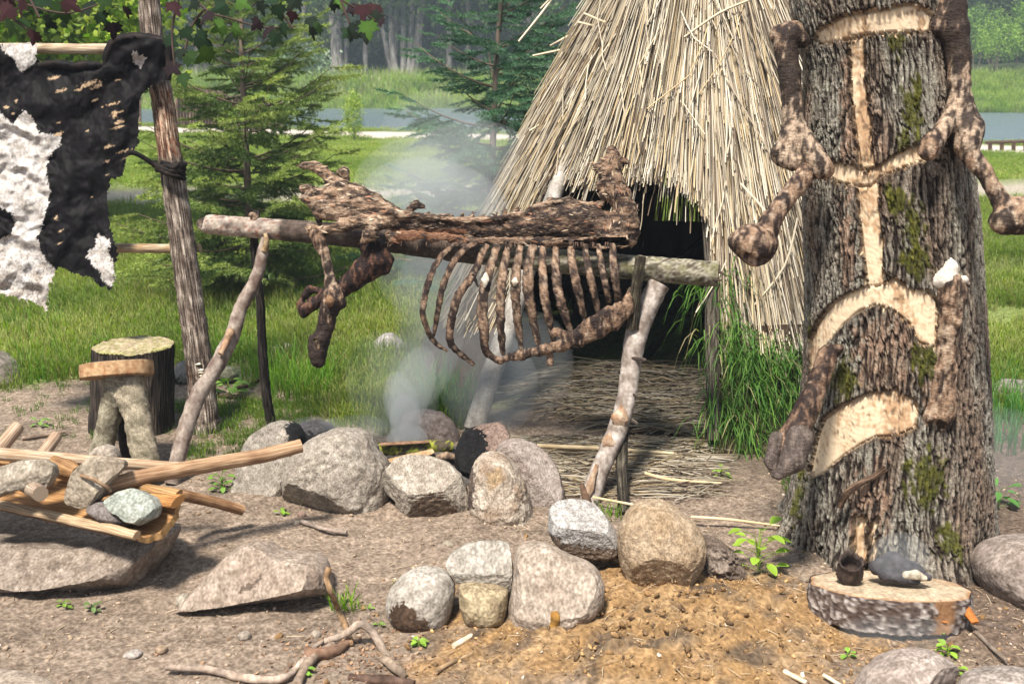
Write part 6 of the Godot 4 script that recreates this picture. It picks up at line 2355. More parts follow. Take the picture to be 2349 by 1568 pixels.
# ---------------------------------------------------------------- tools on the split log
func tools() -> void:
	var nz := noise(131, 3)
	# the boulder that carries them
	rock("boulder", "big weathered boulder at lower left with the split log lying on it", "boulder", "", [-120, 1245, -40, 1235, 60, 1238, 200, 1248, 320, 1225, 400, 1178, 422, 1190, 400, 1228, 365, 1285, 330, 1345, 250, 1385, 120, 1372, 0, 1335, -110, 1300], 3.64, 0.26, Color(0.36, 0.30, 0.25), 132, {"soft": 3, "amp": 0.10, "col2": Color(0.24, 0.19, 0.155), "mat": M.rock_soft, "planes": [[Vector3(0.1, -0.9, 0.45), 92.0], [Vector3(-0.05, 0.75, 0.66), 78.0]]})
	# half log, hollowed
	var t := thing("split_log", P(180, 1190, 3.55), "hollowed half log with fresh orange split wood, laid on the boulder", "split log")
	var a0 := P(-130, 1078, 3.90)
	var a1 := P(364, 1182, 3.42)
	var ax := (a1 - a0).normalized()
	var sd := ax.cross(Vector3.UP).normalized()
	var up := sd.cross(ax)
	sd = sd.rotated(ax, deg_to_rad(-20.0))
	up = up.rotated(ax, deg_to_rad(-20.0))
	if sd.y > 0.0:
		sd = sd.rotated(ax, deg_to_rad(40.0))
		up = up.rotated(ax, deg_to_rad(40.0))
	var R := 0.104
	var outer := MB.new()
	var inner := MB.new()
	var nl := 60
	var nc := 30
	for j in nl + 1:
		var f := float(j) / nl
		var p := a0.lerp(a1, f)
		for i in nc + 1:
			var th := PI * i / nc
			var w := 1.0 + 0.05 * nz.get_noise_3d(th * 2.0, f * 9.0, 0)
			outer.vert(p + (-sd * cos(th) - up * sin(th) * 0.72) * R * w + ax * 0.012 * nz.get_noise_2d(th * 3.0, 5.0) * f, Color(0.16, 0.105, 0.075).lerp(Color(0.30, 0.21, 0.14), clampf(0.4 + nz.get_noise_3d(th * 5.0, f * 14.0, 4.0) * 1.6, 0, 1)), Vector2(th * R, f * 0.8))
			var wi := R * (0.985 if i == 0 or i == nc else 0.85)
			var dep := 0.0 if i == 0 or i == nc else 0.5
			var g := nz.get_noise_3d(th * 9.0, f * 4.0, 9.0)
			inner.vert(p + (-sd * cos(th) * wi / R - up * sin(th) * dep) * R + ax * 0.012 * nz.get_noise_2d(th * 3.0, 5.0) * f + up * (0.001 + 0.006 * g), Color(0.56, 0.34, 0.15).lerp(Color(0.38, 0.20, 0.085), clampf(0.5 + g * 1.5, 0, 1)), Vector2(th * R, f * 0.8))
	for j in nl:
		for i in nc:
			var a := j * (nc + 1) + i
			outer.tri(a, a + nc + 1, a + 1)
			outer.tri(a + 1, a + nc + 1, a + nc + 2)
			inner.tri(a, a + 1, a + nc + 1)
			inner.tri(a + 1, a + nc + 2, a + nc + 1)
	part("bark", outer.mesh(M.wood), t)
	part("hollow", inner.mesh(M.wood), t)
	var e := MB.new()
	for i in nc + 1:
		e.vert(outer.v[nl * (nc + 1) + i], Color(0.50, 0.30, 0.12))
		e.vert(inner.v[nl * (nc + 1) + i] - up * 0.001, Color(0.58, 0.36, 0.16))
	for i in nc:
		e.tri(i * 2, i * 2 + 1, i * 2 + 2)
		e.tri(i * 2 + 1, i * 2 + 3, i * 2 + 2)
	part("cut_end", e.mesh(M.wood_face), t)
	# lips, pale and worn
	for q in [[1.0, Color(0.70, 0.54, 0.36)], [-1.0, Color(0.58, 0.36, 0.17)]]:
		var pts := PackedVector3Array()
		var rad := PackedFloat32Array()
		for j in 24:
			var f := j / 23.0
			pts.append(a0.lerp(a1, f) + sd * (R * 0.95 * q[0]) + up * (0.006 + 0.006 * nz.get_noise_2d(f * 6.0, q[0])))
			rad.append(0.018)
		var lip := MB.new()
		lip.tube(pts, rad, 14, q[1], (q[1] as Color) * 0.65, nz, 0.25, 16.0, 0.6, up)
		part("worn_lip", lip.mesh(M.wood), t)
	# orange split piece at the far end
	var wd := MB.new()
	stick(wd, [[265, 1122, 3.66, 30], [330, 1136, 3.56, 50], [408, 1150, 3.46, 46]], Color(0.58, 0.32, 0.12), Color(0.44, 0.22, 0.08), nz, 0.08, 20.0, 10, 6, 0.45, up)
	part("split_face", wd.mesh(M.wood), t)
	# hammer whose handle points right
	var handle := Color(0.55, 0.38, 0.24)
	t = thing("stone_hammer", P(300, 1110, 3.5), "stone hammer, its long brown handle pointing right towards the fire stones", "stone hammer")
	var mb := MB.new()
	stick(mb, [[185, 1142, 3.52, 34], [235, 1122, 3.52, 36], [300, 1100, 3.55, 37], [400, 1080, 3.62, 36], [500, 1062, 3.70, 35], [600, 1045, 3.78, 34], [690, 1022, 3.84, 32]], handle, Color(0.36, 0.22, 0.13), nz, 0.07, 16.0, 16, 10, 1.0, Vector3.ZERO, -0.1, Color(0.66, 0.5, 0.33))
	part("handle", mb.mesh(M.wood), t)
	var q := stone([205, 1048, 245, 1046, 285, 1056, 290, 1068, 268, 1088, 250, 1112, 232, 1142, 212, 1164, 190, 1166, 150, 1158, 142, 1148, 150, 1128, 160, 1105, 170, 1082], 3.48, 0.07, Color(0.44, 0.38, 0.30), 133, {"soft": 1, "sub": 5, "sq": 0.5, "amp": 0.04, "planes": [[Vector3(0.1, 0.35, 0.93), 30.0], [Vector3(-0.4, -0.2, 0.9), 34.0]], "col2": Color(0.34, 0.28, 0.22)})
	var head := part("head", moved(q[0], q[1]).mesh(M.rock_soft), t)
	mb = MB.new()
	stick(mb, [[185, 1090, 3.435, 9], [215, 1100, 3.405, 10], [245, 1118, 3.42, 9], [252, 1126, 3.45, 8]], Color(0.50, 0.38, 0.26), Color(0.30, 0.2, 0.13), nz, 0.2, 50.0, 8, 6)
	part("binding", mb.mesh(M.wood), head)
	# hammer whose pale handle lies level
	t = thing("stone_hammer", P(200, 1060, 3.62), "stone hammer with straight pale peeled handle lying level behind the other one", "stone hammer")
	mb = MB.new()
	stick(mb, [[-80, 1038, 3.58, 31], [40, 1044, 3.62, 30], [200, 1056, 3.68, 27], [330, 1066, 3.73, 25], [426, 1072, 3.76, 23]], Color(0.70, 0.56, 0.42), Color(0.50, 0.34, 0.22), nz, 0.05, 16.0, 14, 9, 1.0, Vector3.ZERO, -0.15)
	part("handle", mb.mesh(M.wood), t)
	q = stone([-40, 1085, 0, 1070, 45, 1056, 100, 1052, 126, 1066, 128, 1090, 110, 1118, 60, 1120, 20, 1128, -20, 1150, -60, 1160, -80, 1110], 3.50, 0.08, Color(0.46, 0.41, 0.34), 134, {"soft": 1, "sub": 5, "sq": 0.5, "amp": 0.05, "col2": Color(0.34, 0.29, 0.23), "planes": [[Vector3(0.1, 0.5, 0.85), 38.0], [Vector3(0.3, -0.3, 0.9), 40.0]]})
	part("head", moved(q[0], q[1]).mesh(M.rock_soft), t)
	# round butts of other handles
	t = thing("tool_handle", P(88, 1126, 3.44), "round cut end of a pale tool handle below the left stone head", "handle")
	mb = MB.new()
	stick(mb, [[10, 1085, 3.66, 34], [60, 1112, 3.52, 36], [92, 1132, 3.42, 36]], Color(0.50, 0.42, 0.34), Color(0.36, 0.28, 0.22), nz, 0.06, 20.0, 16, 6, 1.0, Vector3.ZERO, 0.0, Color(0.58, 0.52, 0.44))
	part("shaft", mb.mesh(M.wood), t)
	t = thing("tool_handle", P(150, 1080, 3.6), "knobbed brown wooden handle under the level pale handle", "handle")
	mb = MB.new()
	stick(mb, [[120, 1060, 3.64, 34], [155, 1076, 3.62, 46], [176, 1084, 3.60, 30]], Color(0.48, 0.29, 0.14), Color(0.30, 0.17, 0.08), nz, 0.12, 25.0, 14, 6)
	part("shaft", mb.mesh(M.wood), t)
	for r in [[-10, 1040, 40, 978, 34, "short cut branch stub slanting up at the left edge above the pale handle"], [98, 1042, 128, 1000, 30, "shorter cut branch stub slanting up between the left edge and the stool"]]:
		mb = MB.new()
		stick(mb, [[r[0] - 20, r[1] + 30, 3.68, r[4]], [r[0], r[1], 3.74, r[4]], [r[2], r[3], 3.84, r[4] - 4]], Color(0.58, 0.45, 0.34), Color(0.44, 0.31, 0.22), nz, 0.06, 20.0, 14, 6, 1.0, Vector3.ZERO, -0.1, Color(0.64, 0.5, 0.38))
		single("branch_stub", mb.mesh(M.wood), r[5], "branch")
	# flat stones in the hollow
	rock("green_stone", "smooth pale green grey stone lying in the hollow of the split log", "stone", "", [242, 1146, 262, 1130, 292, 1121, 325, 1130, 356, 1146, 368, 1162, 362, 1186, 330, 1202, 300, 1194, 272, 1172, 248, 1160], 3.44, 0.085, Color(0.46, 0.49, 0.44), 135, {"soft": 1, "sub": 5, "sq": 0.5, "amp": 0.04, "mat": M.rock_soft, "col2": Color(0.38, 0.42, 0.38), "planes": [[Vector3(0.0, 0.8, 0.6), 22.0], [Vector3(-0.3, 0.2, 0.93), 40.0]]})
	rock("grey_stone", "dull grey stone half hidden under the green grey stone in the split log", "stone", "", [196, 1165, 225, 1148, 262, 1150, 300, 1175, 310, 1200, 280, 1205, 230, 1190], 3.47, 0.07, Color(0.27, 0.24, 0.23), 136, {"soft": 3, "sub": 4, "mat": M.rock_soft})
	rock("grey_stone", "pale lump of stone behind the level handle in front of the stool", "stone", "", [205, 1040, 222, 1024, 245, 1018, 266, 1026, 276, 1048, 262, 1064, 220, 1062], 3.80, 0.05, Color(0.50, 0.43, 0.36), 137, {"soft": 3, "sub": 4, "mat": M.rock_soft})
	mb = MB.new()
	stick(mb, [[395, 1132, 3.72, 26], [440, 1140, 3.78, 26], [500, 1154, 3.86, 26], [556, 1170, 3.92, 24]], Color(0.52, 0.33, 0.19), Color(0.30, 0.17, 0.09), nz, 0.12, 22.0, 14, 8, 1.0, Vector3.ZERO, 0.0, Color(0.60, 0.44, 0.28))
	single("brown_stick", mb.mesh(M.wood), "short brown peeled stick on the ground right of the split log", "stick")

# ---------------------------------------------------------------- stones
func stones() -> void:
	var ring := "stones of the fire ring"
	var front := "stones in the foreground row"
	var grey_ := Color(0.42, 0.38, 0.33)
	M.rock_soft.albedo_color = Color(1.0, 1.0, 1.0)
	var soot := Color(0.02, 0.019, 0.021)
	rock("fire_stone", "leftmost grey speckled stone of the fire ring, with soot on its right shoulder", "stone", ring, [585, 992, 610, 974, 640, 964, 672, 966, 692, 984, 700, 1010, 690, 1060, 676, 1110, 664, 1160, 640, 1172, 590, 1172, 548, 1164, 530, 1152, 535, 1120, 545, 1080, 556, 1040, 566, 1012], 4.36, 0.17, grey_, 701, {"col2": Color(0.30, 0.265, 0.225), "amp": 0.10, "soft": 3, "stains_and_shade": [[[662, 968, 692, 960, 720, 990, 700, 1040, 686, 1018, 672, 1008], soot]], "planes": [[Vector3(-0.3, 0.25, 0.9), 50.0]]})
	rock("fire_stone", "sooty dark stone behind the two left stones of the fire ring", "stone", ring, [672, 985, 690, 968, 725, 962, 758, 970, 772, 990, 770, 1040, 700, 1050, 676, 1020], 4.62, 0.13, Color(0.10, 0.095, 0.105), 702, {"sub": 4, "stains_and_shade": [[[660, 985, 780, 985, 780, 1060, 660, 1060], soot]]})
	rock("fire_stone", "largest round grey stone in the front of the fire ring", "stone", ring, [760, 986, 790, 979, 820, 981, 848, 998, 868, 1030, 890, 1062, 898, 1095, 896, 1150, 888, 1185, 860, 1200, 800, 1202, 730, 1192, 680, 1184, 660, 1160, 650, 1115, 652, 1080, 668, 1050, 690, 1025, 720, 1000], 4.22, 0.19, Color(0.44, 0.395, 0.34), 703, {"col2": Color(0.33, 0.285, 0.24), "amp": 0.09, "soft": 3, "sub": 6, "planes": [[Vector3(-0.4, -0.75, 0.6), 92.0]]})
	rock("fire_stone", "angular pale stone in the front of the fire ring, its lower face broken and dark with painted shade", "stone", ring, [905, 1052, 940, 1042, 985, 1047, 1030, 1062, 1060, 1090, 1072, 1130, 1076, 1170, 1082, 1215, 1060, 1226, 980, 1224, 930, 1218, 894, 1212, 902, 1185, 908, 1150, 884, 1136, 874, 1112, 882, 1080], 4.10, 0.17, Color(0.54, 0.49, 0.42), 704, {"soft": 1, "amp": 0.06, "sub": 6, "col2": Color(0.38, 0.325, 0.27), "planes": [[Vector3(0.05, 0.62, 0.78), 52.0], [Vector3(0.15, -0.55, 0.82), 44.0], [Vector3(-0.75, -0.35, 0.55), 62.0], [Vector3(0.6, 0.1, 0.8), 70.0]], "stains_and_shade": [[[930, 1195, 950, 1150, 985, 1122, 1020, 1128, 1050, 1160, 1060, 1200, 1040, 1230, 900, 1230], Color(0.235, 0.175, 0.13)]]})  # the dark patch paints shade onto the undercut lower face
	rock("fire_stone", "upright cream and brown stone in the fire ring right of the angular one", "stone", ring, [1098, 1048, 1118, 1036, 1140, 1034, 1162, 1044, 1185, 1072, 1204, 1105, 1218, 1150, 1224, 1200, 1218, 1238, 1190, 1250, 1110, 1250, 1090, 1242, 1082, 1200, 1074, 1150, 1076, 1100, 1084, 1066], 4.10, 0.15, Color(0.64, 0.56, 0.47), 705, {"soft": 3, "sub": 6, "col2": Color(0.36, 0.27, 0.20), "amp": 0.10, "stains_and_shade": [[[1112, 1080, 1150, 1060, 1160, 1090, 1130, 1110], Color(0.50, 0.36, 0.22)], [[1090, 1200, 1150, 1190, 1170, 1250, 1090, 1250], Color(0.26, 0.19, 0.15)], [[1076, 1060, 1092, 1080, 1088, 1160, 1070, 1160], Color(0.16, 0.12, 0.10)]]})
	rock("fire_stone", "big pinkish grey stone leaning at the right end of the fire ring", "stone", ring, [1140, 1022, 1165, 1008, 1195, 1005, 1230, 1018, 1262, 1046, 1284, 1085, 1296, 1130, 1298, 1175, 1285, 1225, 1230, 1232, 1190, 1210, 1160, 1120, 1140, 1060], 4.24, 0.16, Color(0.45, 0.39, 0.355), 706, {"soft": 3, "sub": 6, "col2": Color(0.36, 0.29, 0.26), "planes": [[Vector3(-0.35, -0.15, 0.93), 48.0], [Vector3(0.45, 0.5, 0.75), 66.0]]})
	rock("fire_stone", "square topped pink stone at the back of the fire ring, half black with soot", "stone", ring, [1052, 1010, 1062, 990, 1082, 980, 1115, 972, 1145, 967, 1158, 976, 1172, 1002, 1150, 1020, 1130, 1050, 1110, 1075, 1080, 1100, 1048, 1088, 1040, 1060, 1045, 1030], 4.46, 0.14, Color(0.40, 0.29, 0.245), 707, {"soft": 1, "sub": 6, "col2": Color(0.33, 0.235, 0.195), "planes": [[Vector3(0.1, 0.3, 0.95), 40.0]], "stains_and_shade": [[[1030, 1000, 1060, 978, 1088, 976, 1106, 984, 1114, 1004, 1118, 1030, 1110, 1110, 1030, 1110], soot]]})
	rock("fire_stone", "rounded brown grey stone at the back of the fire ring by the smoke", "stone", ring, [925, 950, 950, 940, 985, 938, 1015, 945, 1038, 965, 1052, 990, 1056, 1015, 1050, 1045, 1000, 1055, 950, 1050, 925, 1020, 915, 980], 4.92, 0.15, Color(0.33, 0.27, 0.245), 708, {"soft": 3, "col2": Color(0.22, 0.18, 0.165)})
	rock("pebble", "small pale upright pebble wedged between two front stones of the fire ring", "pebble", "", [1068, 1215, 1076, 1200, 1090, 1204, 1094, 1230, 1088, 1252, 1070, 1252], 4.0, 0.03, Color(0.50, 0.42, 0.34), 709, {"sub": 3})
	# nearer row
	rock("field_stone", "broad brown stone alone on the earth at lower left of centre", "stone", front, [410, 1405, 430, 1370, 470, 1325, 510, 1285, 545, 1255, 580, 1244, 610, 1250, 640, 1268, 690, 1274, 735, 1280, 752, 1296, 758, 1330, 762, 1380, 766, 1415, 750, 1440, 640, 1436, 540, 1428, 450, 1425, 415, 1420], 3.45, 0.21, Color(0.45, 0.37, 0.305), 711, {"soft": 2, "sub": 6, "mat": M.rock_soft, "col2": Color(0.35, 0.27, 0.215), "amp": 0.08, "planes": [[Vector3(0.15, -0.93, 0.34), 42.0], [Vector3(-0.15, 0.45, 0.85), 84.0]], "stains_and_shade": [[[570, 1330, 600, 1315, 622, 1302, 610, 1322, 580, 1338], Color(0.20, 0.15, 0.12)]]})
	rock("pebble", "small pale stone touching the left end of the broad brown stone", "pebble", "", [405, 1370, 415, 1362, 430, 1362, 438, 1376, 432, 1394, 415, 1396, 404, 1386], 3.40, 0.03, Color(0.52, 0.47, 0.39), 712, {"sub": 3, "mat": M.rock_soft})
	rock("field_stone", "pale round stone with a dark brown patch, left end of the foreground row", "stone", front, [920, 1322, 950, 1304, 985, 1300, 1015, 1306, 1036, 1322, 1044, 1345, 1040, 1380, 1030, 1420, 1010, 1448, 980, 1462, 940, 1460, 905, 1440, 888, 1410, 885, 1380, 895, 1350], 3.32, 0.10, Color(0.55, 0.51, 0.455), 713, {"soft": 3, "mat": M.rock_soft, "col2": Color(0.42, 0.38, 0.33), "stains_and_shade": [[[905, 1380, 925, 1368, 955, 1372, 962, 1395, 985, 1402, 998, 1420, 985, 1460, 930, 1462, 905, 1440, 898, 1410], Color(0.12, 0.075, 0.05)]]})
	rock("field_stone", "flat pale grey slab lying on a smaller stone in the foreground row", "stone", front, [1022, 1290, 1032, 1272, 1065, 1252, 1100, 1245, 1150, 1244, 1168, 1250, 1174, 1280, 1180, 1318, 1172, 1350, 1160, 1358, 1110, 1348, 1065, 1336, 1045, 1330, 1036, 1310], 3.36, 0.11, Color(0.50, 0.47, 0.42), 714, {"soft": 1, "sub": 6, "mat": M.rock_soft, "amp": 0.04, "sq": 0.45, "col2": Color(0.42, 0.385, 0.335), "planes": [[Vector3(0.0, 0.62, 0.78), 26.0], [Vector3(0, -0.35, 0.93), 42.0]]})
	rock("field_stone", "small yellowish block of stone under the flat pale slab", "stone", front, [1052, 1340, 1090, 1336, 1140, 1342, 1166, 1352, 1164, 1390, 1156, 1425, 1130, 1440, 1095, 1440, 1065, 1425, 1054, 1390], 3.30, 0.09, Color(0.52, 0.43, 0.28), 715, {"soft": 2, "mat": M.rock_soft, "col2": Color(0.42, 0.33, 0.21)})
	rock("field_stone", "large smooth beige stone in the middle of the foreground row", "stone", front, [1182, 1262, 1205, 1248, 1240, 1245, 1275, 1256, 1310, 1276, 1350, 1288, 1374, 1310, 1386, 1345, 1384, 1380, 1366, 1410, 1335, 1440, 1290, 1460, 1240, 1468, 1200, 1460, 1172, 1435, 1166, 1400, 1172, 1360, 1180, 1310], 3.30, 0.13, Color(0.52, 0.44, 0.37), 716, {"soft": 3, "sub": 6, "mat": M.rock_soft, "amp": 0.06, "col2": Color(0.43, 0.35, 0.285), "planes": [[Vector3(0.0, 0.35, 0.93), 70.0]]})
	rock("field_stone", "white topped grey stone perched between two larger stones at right of centre", "stone", front, [1260, 1170, 1275, 1152, 1310, 1146, 1345, 1148, 1372, 1162, 1395, 1190, 1414, 1222, 1424, 1250, 1418, 1276, 1390, 1282, 1340, 1278, 1295, 1264, 1268, 1242, 1256, 1215], 3.60, 0.13, Color(0.56, 0.545, 0.53), 717, {"soft": 2, "amp": 0.05, "sub": 6, "col2": Color(0.44, 0.42, 0.40), "planes": [[Vector3(0.05, 0.85, 0.52), 44.0], [Vector3(-0.1, -0.4, 0.9), 60.0]], "stains_and_shade": [[[1256, 1215, 1300, 1236, 1360, 1248, 1424, 1250, 1424, 1290, 1290, 1290], Color(0.25, 0.185, 0.14)]]})
	rock("field_stone", "large round tan stone at the right of the foreground row", "stone", front, [1440, 1172, 1465, 1150, 1495, 1143, 1525, 1148, 1560, 1170, 1595, 1200, 1616, 1232, 1620, 1265, 1605, 1305, 1580, 1345, 1550, 1368, 1510, 1376, 1470, 1366, 1440, 1340, 1424, 1300, 1416, 1250, 1420, 1205], 3.52, 0.15, Color(0.52, 0.405, 0.285), 718, {"soft": 3, "sub": 6, "amp": 0.05, "col2": Color(0.40, 0.29, 0.185), "planes": [[Vector3(-0.1, -0.6, 0.75), 86.0]], "stains_and_shade": [[[1450, 1340, 1500, 1352, 1560, 1330, 1580, 1350, 1520, 1380, 1450, 1370], Color(0.24, 0.165, 0.11)]]})
	rock("field_stone", "dark brown lumpy stone behind the round tan stone, by the leafy seedling", "stone", front, [1590, 1240, 1620, 1228, 1650, 1236, 1680, 1262, 1702, 1295, 1714, 1322, 1700, 1345, 1660, 1340, 1620, 1330, 1590, 1320], 3.62, 0.11, Color(0.20, 0.155, 0.125), 719, {"soft": 1, "amp": 0.22, "freq": 2.6, "col2": Color(0.085, 0.062, 0.05), "stains_and_shade": [[[1600, 1250, 1640, 1245, 1660, 1270, 1650, 1310, 1600, 1320], Color(0.33, 0.27, 0.225)]]})
	rock("boulder", "big smooth rounded boulder at the right edge beside the carved tree", "boulder", "", [2262, 1258, 2290, 1240, 2330, 1230, 2400, 1228, 2480, 1250, 2510, 1320, 2480, 1390, 2420, 1425, 2360, 1420, 2310, 1400, 2268, 1365, 2244, 1325, 2240, 1290], 3.50, 0.20, Color(0.40, 0.335, 0.30), 720, {"soft": 3, "sub": 6, "mat": M.rock_soft, "amp": 0.05, "col2": Color(0.33, 0.27, 0.235)})
	rock("boulder", "pale pinkish boulder at the bottom edge in front of the log slice", "boulder", "", [1960, 1590, 1985, 1545, 2020, 1515, 2060, 1497, 2110, 1490, 2150, 1496, 2192, 1522, 2200, 1540, 2188, 1570, 2170, 1620, 2060, 1640, 1975, 1630], 2.92, 0.11, Color(0.47, 0.40, 0.36), 721, {"soft": 2, "mat": M.rock_soft, "col2": Color(0.40, 0.33, 0.29), "planes": [[Vector3(0.6, -0.3, 0.75), 70.0]]})
	rock("boulder", "pale boulder cut off by the lower right corner", "boulder", "", [2195, 1590, 2215, 1552, 2260, 1536, 2320, 1532, 2420, 1545, 2480, 1600, 2400, 1660, 2240, 1650], 2.86, 0.10, Color(0.47, 0.41, 0.37), 722, {"soft": 3, "mat": M.rock_soft})
	rock("boulder", "pale boulder cut off by the lower left corner", "boulder", "", [-120, 1560, -40, 1540, 30, 1548, 90, 1566, 150, 1600, 100, 1660, -100, 1660], 2.86, 0.10, Color(0.52, 0.43, 0.35), 723, {"soft": 3, "mat": M.rock_soft})
	rock("boulder", "grey boulder at the left edge behind the split log and its tools", "boulder", "", [-90, 830, -40, 800, 0, 805, 24, 828, 42, 860, 48, 885, 36, 898, -20, 902, -90, 895], 5.75, 0.18, Color(0.40, 0.35, 0.30), 724, {"soft": 3, "mat": M.rock_soft, "stains_and_shade": [[[-30, 850, 10, 850, 20, 880, 10, 910, -60, 910], Color(0.12, 0.1, 0.085)]]})
	# stones in the grass behind
	rock("field_stone", "white stone in the grass between the two left props", "stone", "stones in the grass", [612, 812, 622, 796, 648, 787, 672, 788, 688, 802, 692, 826, 660, 834, 616, 832], 6.35, 0.13, Color(0.62, 0.59, 0.55), 731, {"sub": 4, "mat": M.rock_soft})
	rock("field_stone", "bluish grey stone in the grass behind the smoke", "stone", "stones in the grass", [848, 800, 862, 778, 880, 765, 900, 762, 918, 776, 940, 792, 946, 815, 930, 834, 880, 838, 852, 832], 6.35, 0.15, Color(0.46, 0.43, 0.42), 732, {"sub": 4, "mat": M.rock_soft, "soft": 2})
	rock("field_stone", "grey stone partly hidden by the post of the drying rack", "stone", "stones in the grass", [400, 850, 412, 830, 430, 824, 455, 832, 470, 860, 460, 888, 410, 886, 400, 872], 5.75, 0.10, Color(0.40, 0.38, 0.35), 733, {"sub": 4, "mat": M.rock_soft, "stains_and_shade": [[[398, 860, 420, 868, 440, 890, 398, 892], Color(0.08, 0.07, 0.06)]]})
	rock("field_stone", "mossy stone in the weeds right of the drying rack post", "stone", "stones in the grass", [496, 850, 512, 838, 535, 842, 546, 860, 540, 876, 505, 876], 5.75, 0.09, Color(0.42, 0.42, 0.30), 734, {"sub": 3, "mat": M.rock_soft})
	rock("field_stone", "low brownish stone behind the hanging hind leg", "stone", "stones in the grass", [700, 735, 720, 720, 760, 718, 790, 728, 806, 745, 780, 756, 715, 754], 7.2, 0.13, Color(0.36, 0.28, 0.24), 735, {"sub": 4, "mat": M.rock_soft})
	rock("field_stone", "grey stone in the grass at the right edge behind the carved tree", "stone", "stones in the grass", [2272, 900, 2285, 880, 2310, 868, 2360, 872, 2400, 890, 2400, 930, 2320, 930, 2280, 920], 5.5, 0.15, Color(0.34, 0.31, 0.28), 736, {"sub": 4})
	# pale plank end at right
	var mb := MB.new()
	mb.box(P(2350, 1218, 4.02), Vector3(0.10, -0.004, 0.05), Vector3(0, 0.022, 0), Vector3(-0.06, 0, 0.12), Color(0.66, 0.58, 0.47))
	for i in mb.c.size():
		mb.c[i] = Color(0.66, 0.58, 0.47)
	single("plank", mb.mesh(M.wood_face), "pale sawn plank end behind the boulder at the right edge", "plank")
	mb = MB.new()
	mb.box(P(2350, 1226, 4.03) + Vector3(0, -0.045, 0), Vector3(0.105, 0.0, 0.05), Vector3(0, 0.018, 0), Vector3(-0.06, 0, 0.12), Color(0.50, 0.40, 0.3))
	single("plank", mb.mesh(M.wood_face), "darker plank under the pale plank end at the right edge", "plank")

func fireplace() -> void:
	var nz := noise(141, 3)
	var t := thing("mossy_log", P(955, 1028, 4.50), "smoking mossy log lying in the fire ring", "log")
	var mb := MB.new()
	stick(mb, [[868, 1030, 4.46, 26], [910, 1030, 4.47, 34], [960, 1028, 4.48, 34], [1010, 1024, 4.50, 30], [1036, 1024, 4.52, 24]], Color(0.10, 0.08, 0.05), Color(0.05, 0.04, 0.03), nz, 0.2, 40.0, 20, 10)
	var tone := noise(142, 3)
	for i in mb.v.size():
		var a := tone.get_noise_3dv(mb.v[i] * 22.0)
		var b := tone.get_noise_3dv(mb.v[i] * 70.0)
		if a + b * 0.6 > -0.02:
			mb.c[i] = Color(0.17, 0.18, 0.025).lerp(Color(0.30, 0.30, 0.05), clampf(b + 0.4, 0, 1))
	part("mossy_bark", mb.mesh(M.plain), t)
	mb = MB.new()
	stick(mb, [[872, 1019, 4.42, 14], [920, 1016, 4.43, 18], [985, 1013, 4.45, 12]], Color(0.42, 0.26, 0.16), Color(0.25, 0.14, 0.09), nz, 0.2, 40.0, 9, 6, 0.4, Vector3.UP)
	part("peeled_face", mb.mesh(M.wood_face), t)
	mb = MB.new()
	stick(mb, [[885, 1058, 4.36, 12], [930, 1050, 4.36, 24], [975, 1040, 4.38, 22], [994, 1034, 4.39, 16]], Color(0.64, 0.46, 0.27), Color(0.50, 0.32, 0.17), nz, 0.15, 30.0, 10, 6, 0.4, Vector3(0, 1, 0.3))
	single("split_wood", mb.mesh(M.wood_face), "fresh split piece of firewood leaning on the mossy log", "firewood")
	mb = MB.new()
	stick(mb, [[1000, 1052, 4.40, 16], [1024, 1046, 4.41, 22], [1044, 1050, 4.42, 14]], Color(0.50, 0.36, 0.25), Color(0.12, 0.09, 0.07), nz, 0.25, 40.0, 9, 5)
	single("split_wood", mb.mesh(M.wood_face), "charred stub of firewood right of the mossy log", "firewood")
	for r in [[900, 1070, 990, 1048, 14, "charred branch lying in the ashes left of the angular fire stone"], [940, 1080, 1055, 1066, 12, "thin charred branch lying low in the ashes of the fire ring"], [980, 1036, 1050, 1075, 12, "burnt branch lying under the sooty stone of the fire ring"]]:
		mb = MB.new()
		stick(mb, [[r[0], r[1], 4.40, r[4]], [(r[0] + r[2]) * 0.5, (r[1] + r[3]) * 0.5 - 4, 4.42, r[4]], [r[2], r[3], 4.44, r[4] * 0.7]], Color(0.05, 0.042, 0.04), Color(0.12, 0.11, 0.11), nz, 0.2, 40.0, 8, 5)
		single("burnt_branch", mb.mesh(M.plain), r[5], "firewood")
	# bed of ash
	mb = MB.new()
	var c := G(950, 1075)
	var n := 36
	mb.vert(c + Vector3(0, 0.10, 0), Color(0.10, 0.09, 0.085))
	for ring in range(1, 9):
		for i in n:
			var a := TAU * i / n
			var f := ring / 8.0
			var p := Vector3(cos(a) * 0.33 * f, 0.10 * (1.0 - f * f) + 0.015 * nz.get_noise_2d(cos(a) * f * 9.0, sin(a) * f * 9.0), sin(a) * 0.28 * f)
			mb.vert(c + p, Color(0.09, 0.08, 0.075).lerp(Color(0.34, 0.32, 0.31), clampf(nz.get_noise_2d(cos(a) * f * 7.0, sin(a) * f * 7.0) * 1.5, 0, 1)))
	for i in n:
		mb.tri(0, 1 + i, 1 + (i + 1) % n)
		for ring in 7:
			var a := 1 + ring * n + i
			var b := 1 + ring * n + (i + 1) % n
			mb.tri(a, a + n, b)
			mb.tri(b, a + n, b + n)
	single("ash_bed", mb.mesh(M.soil), "dark ash heaped inside the fire ring", "ash", "", "stuff")

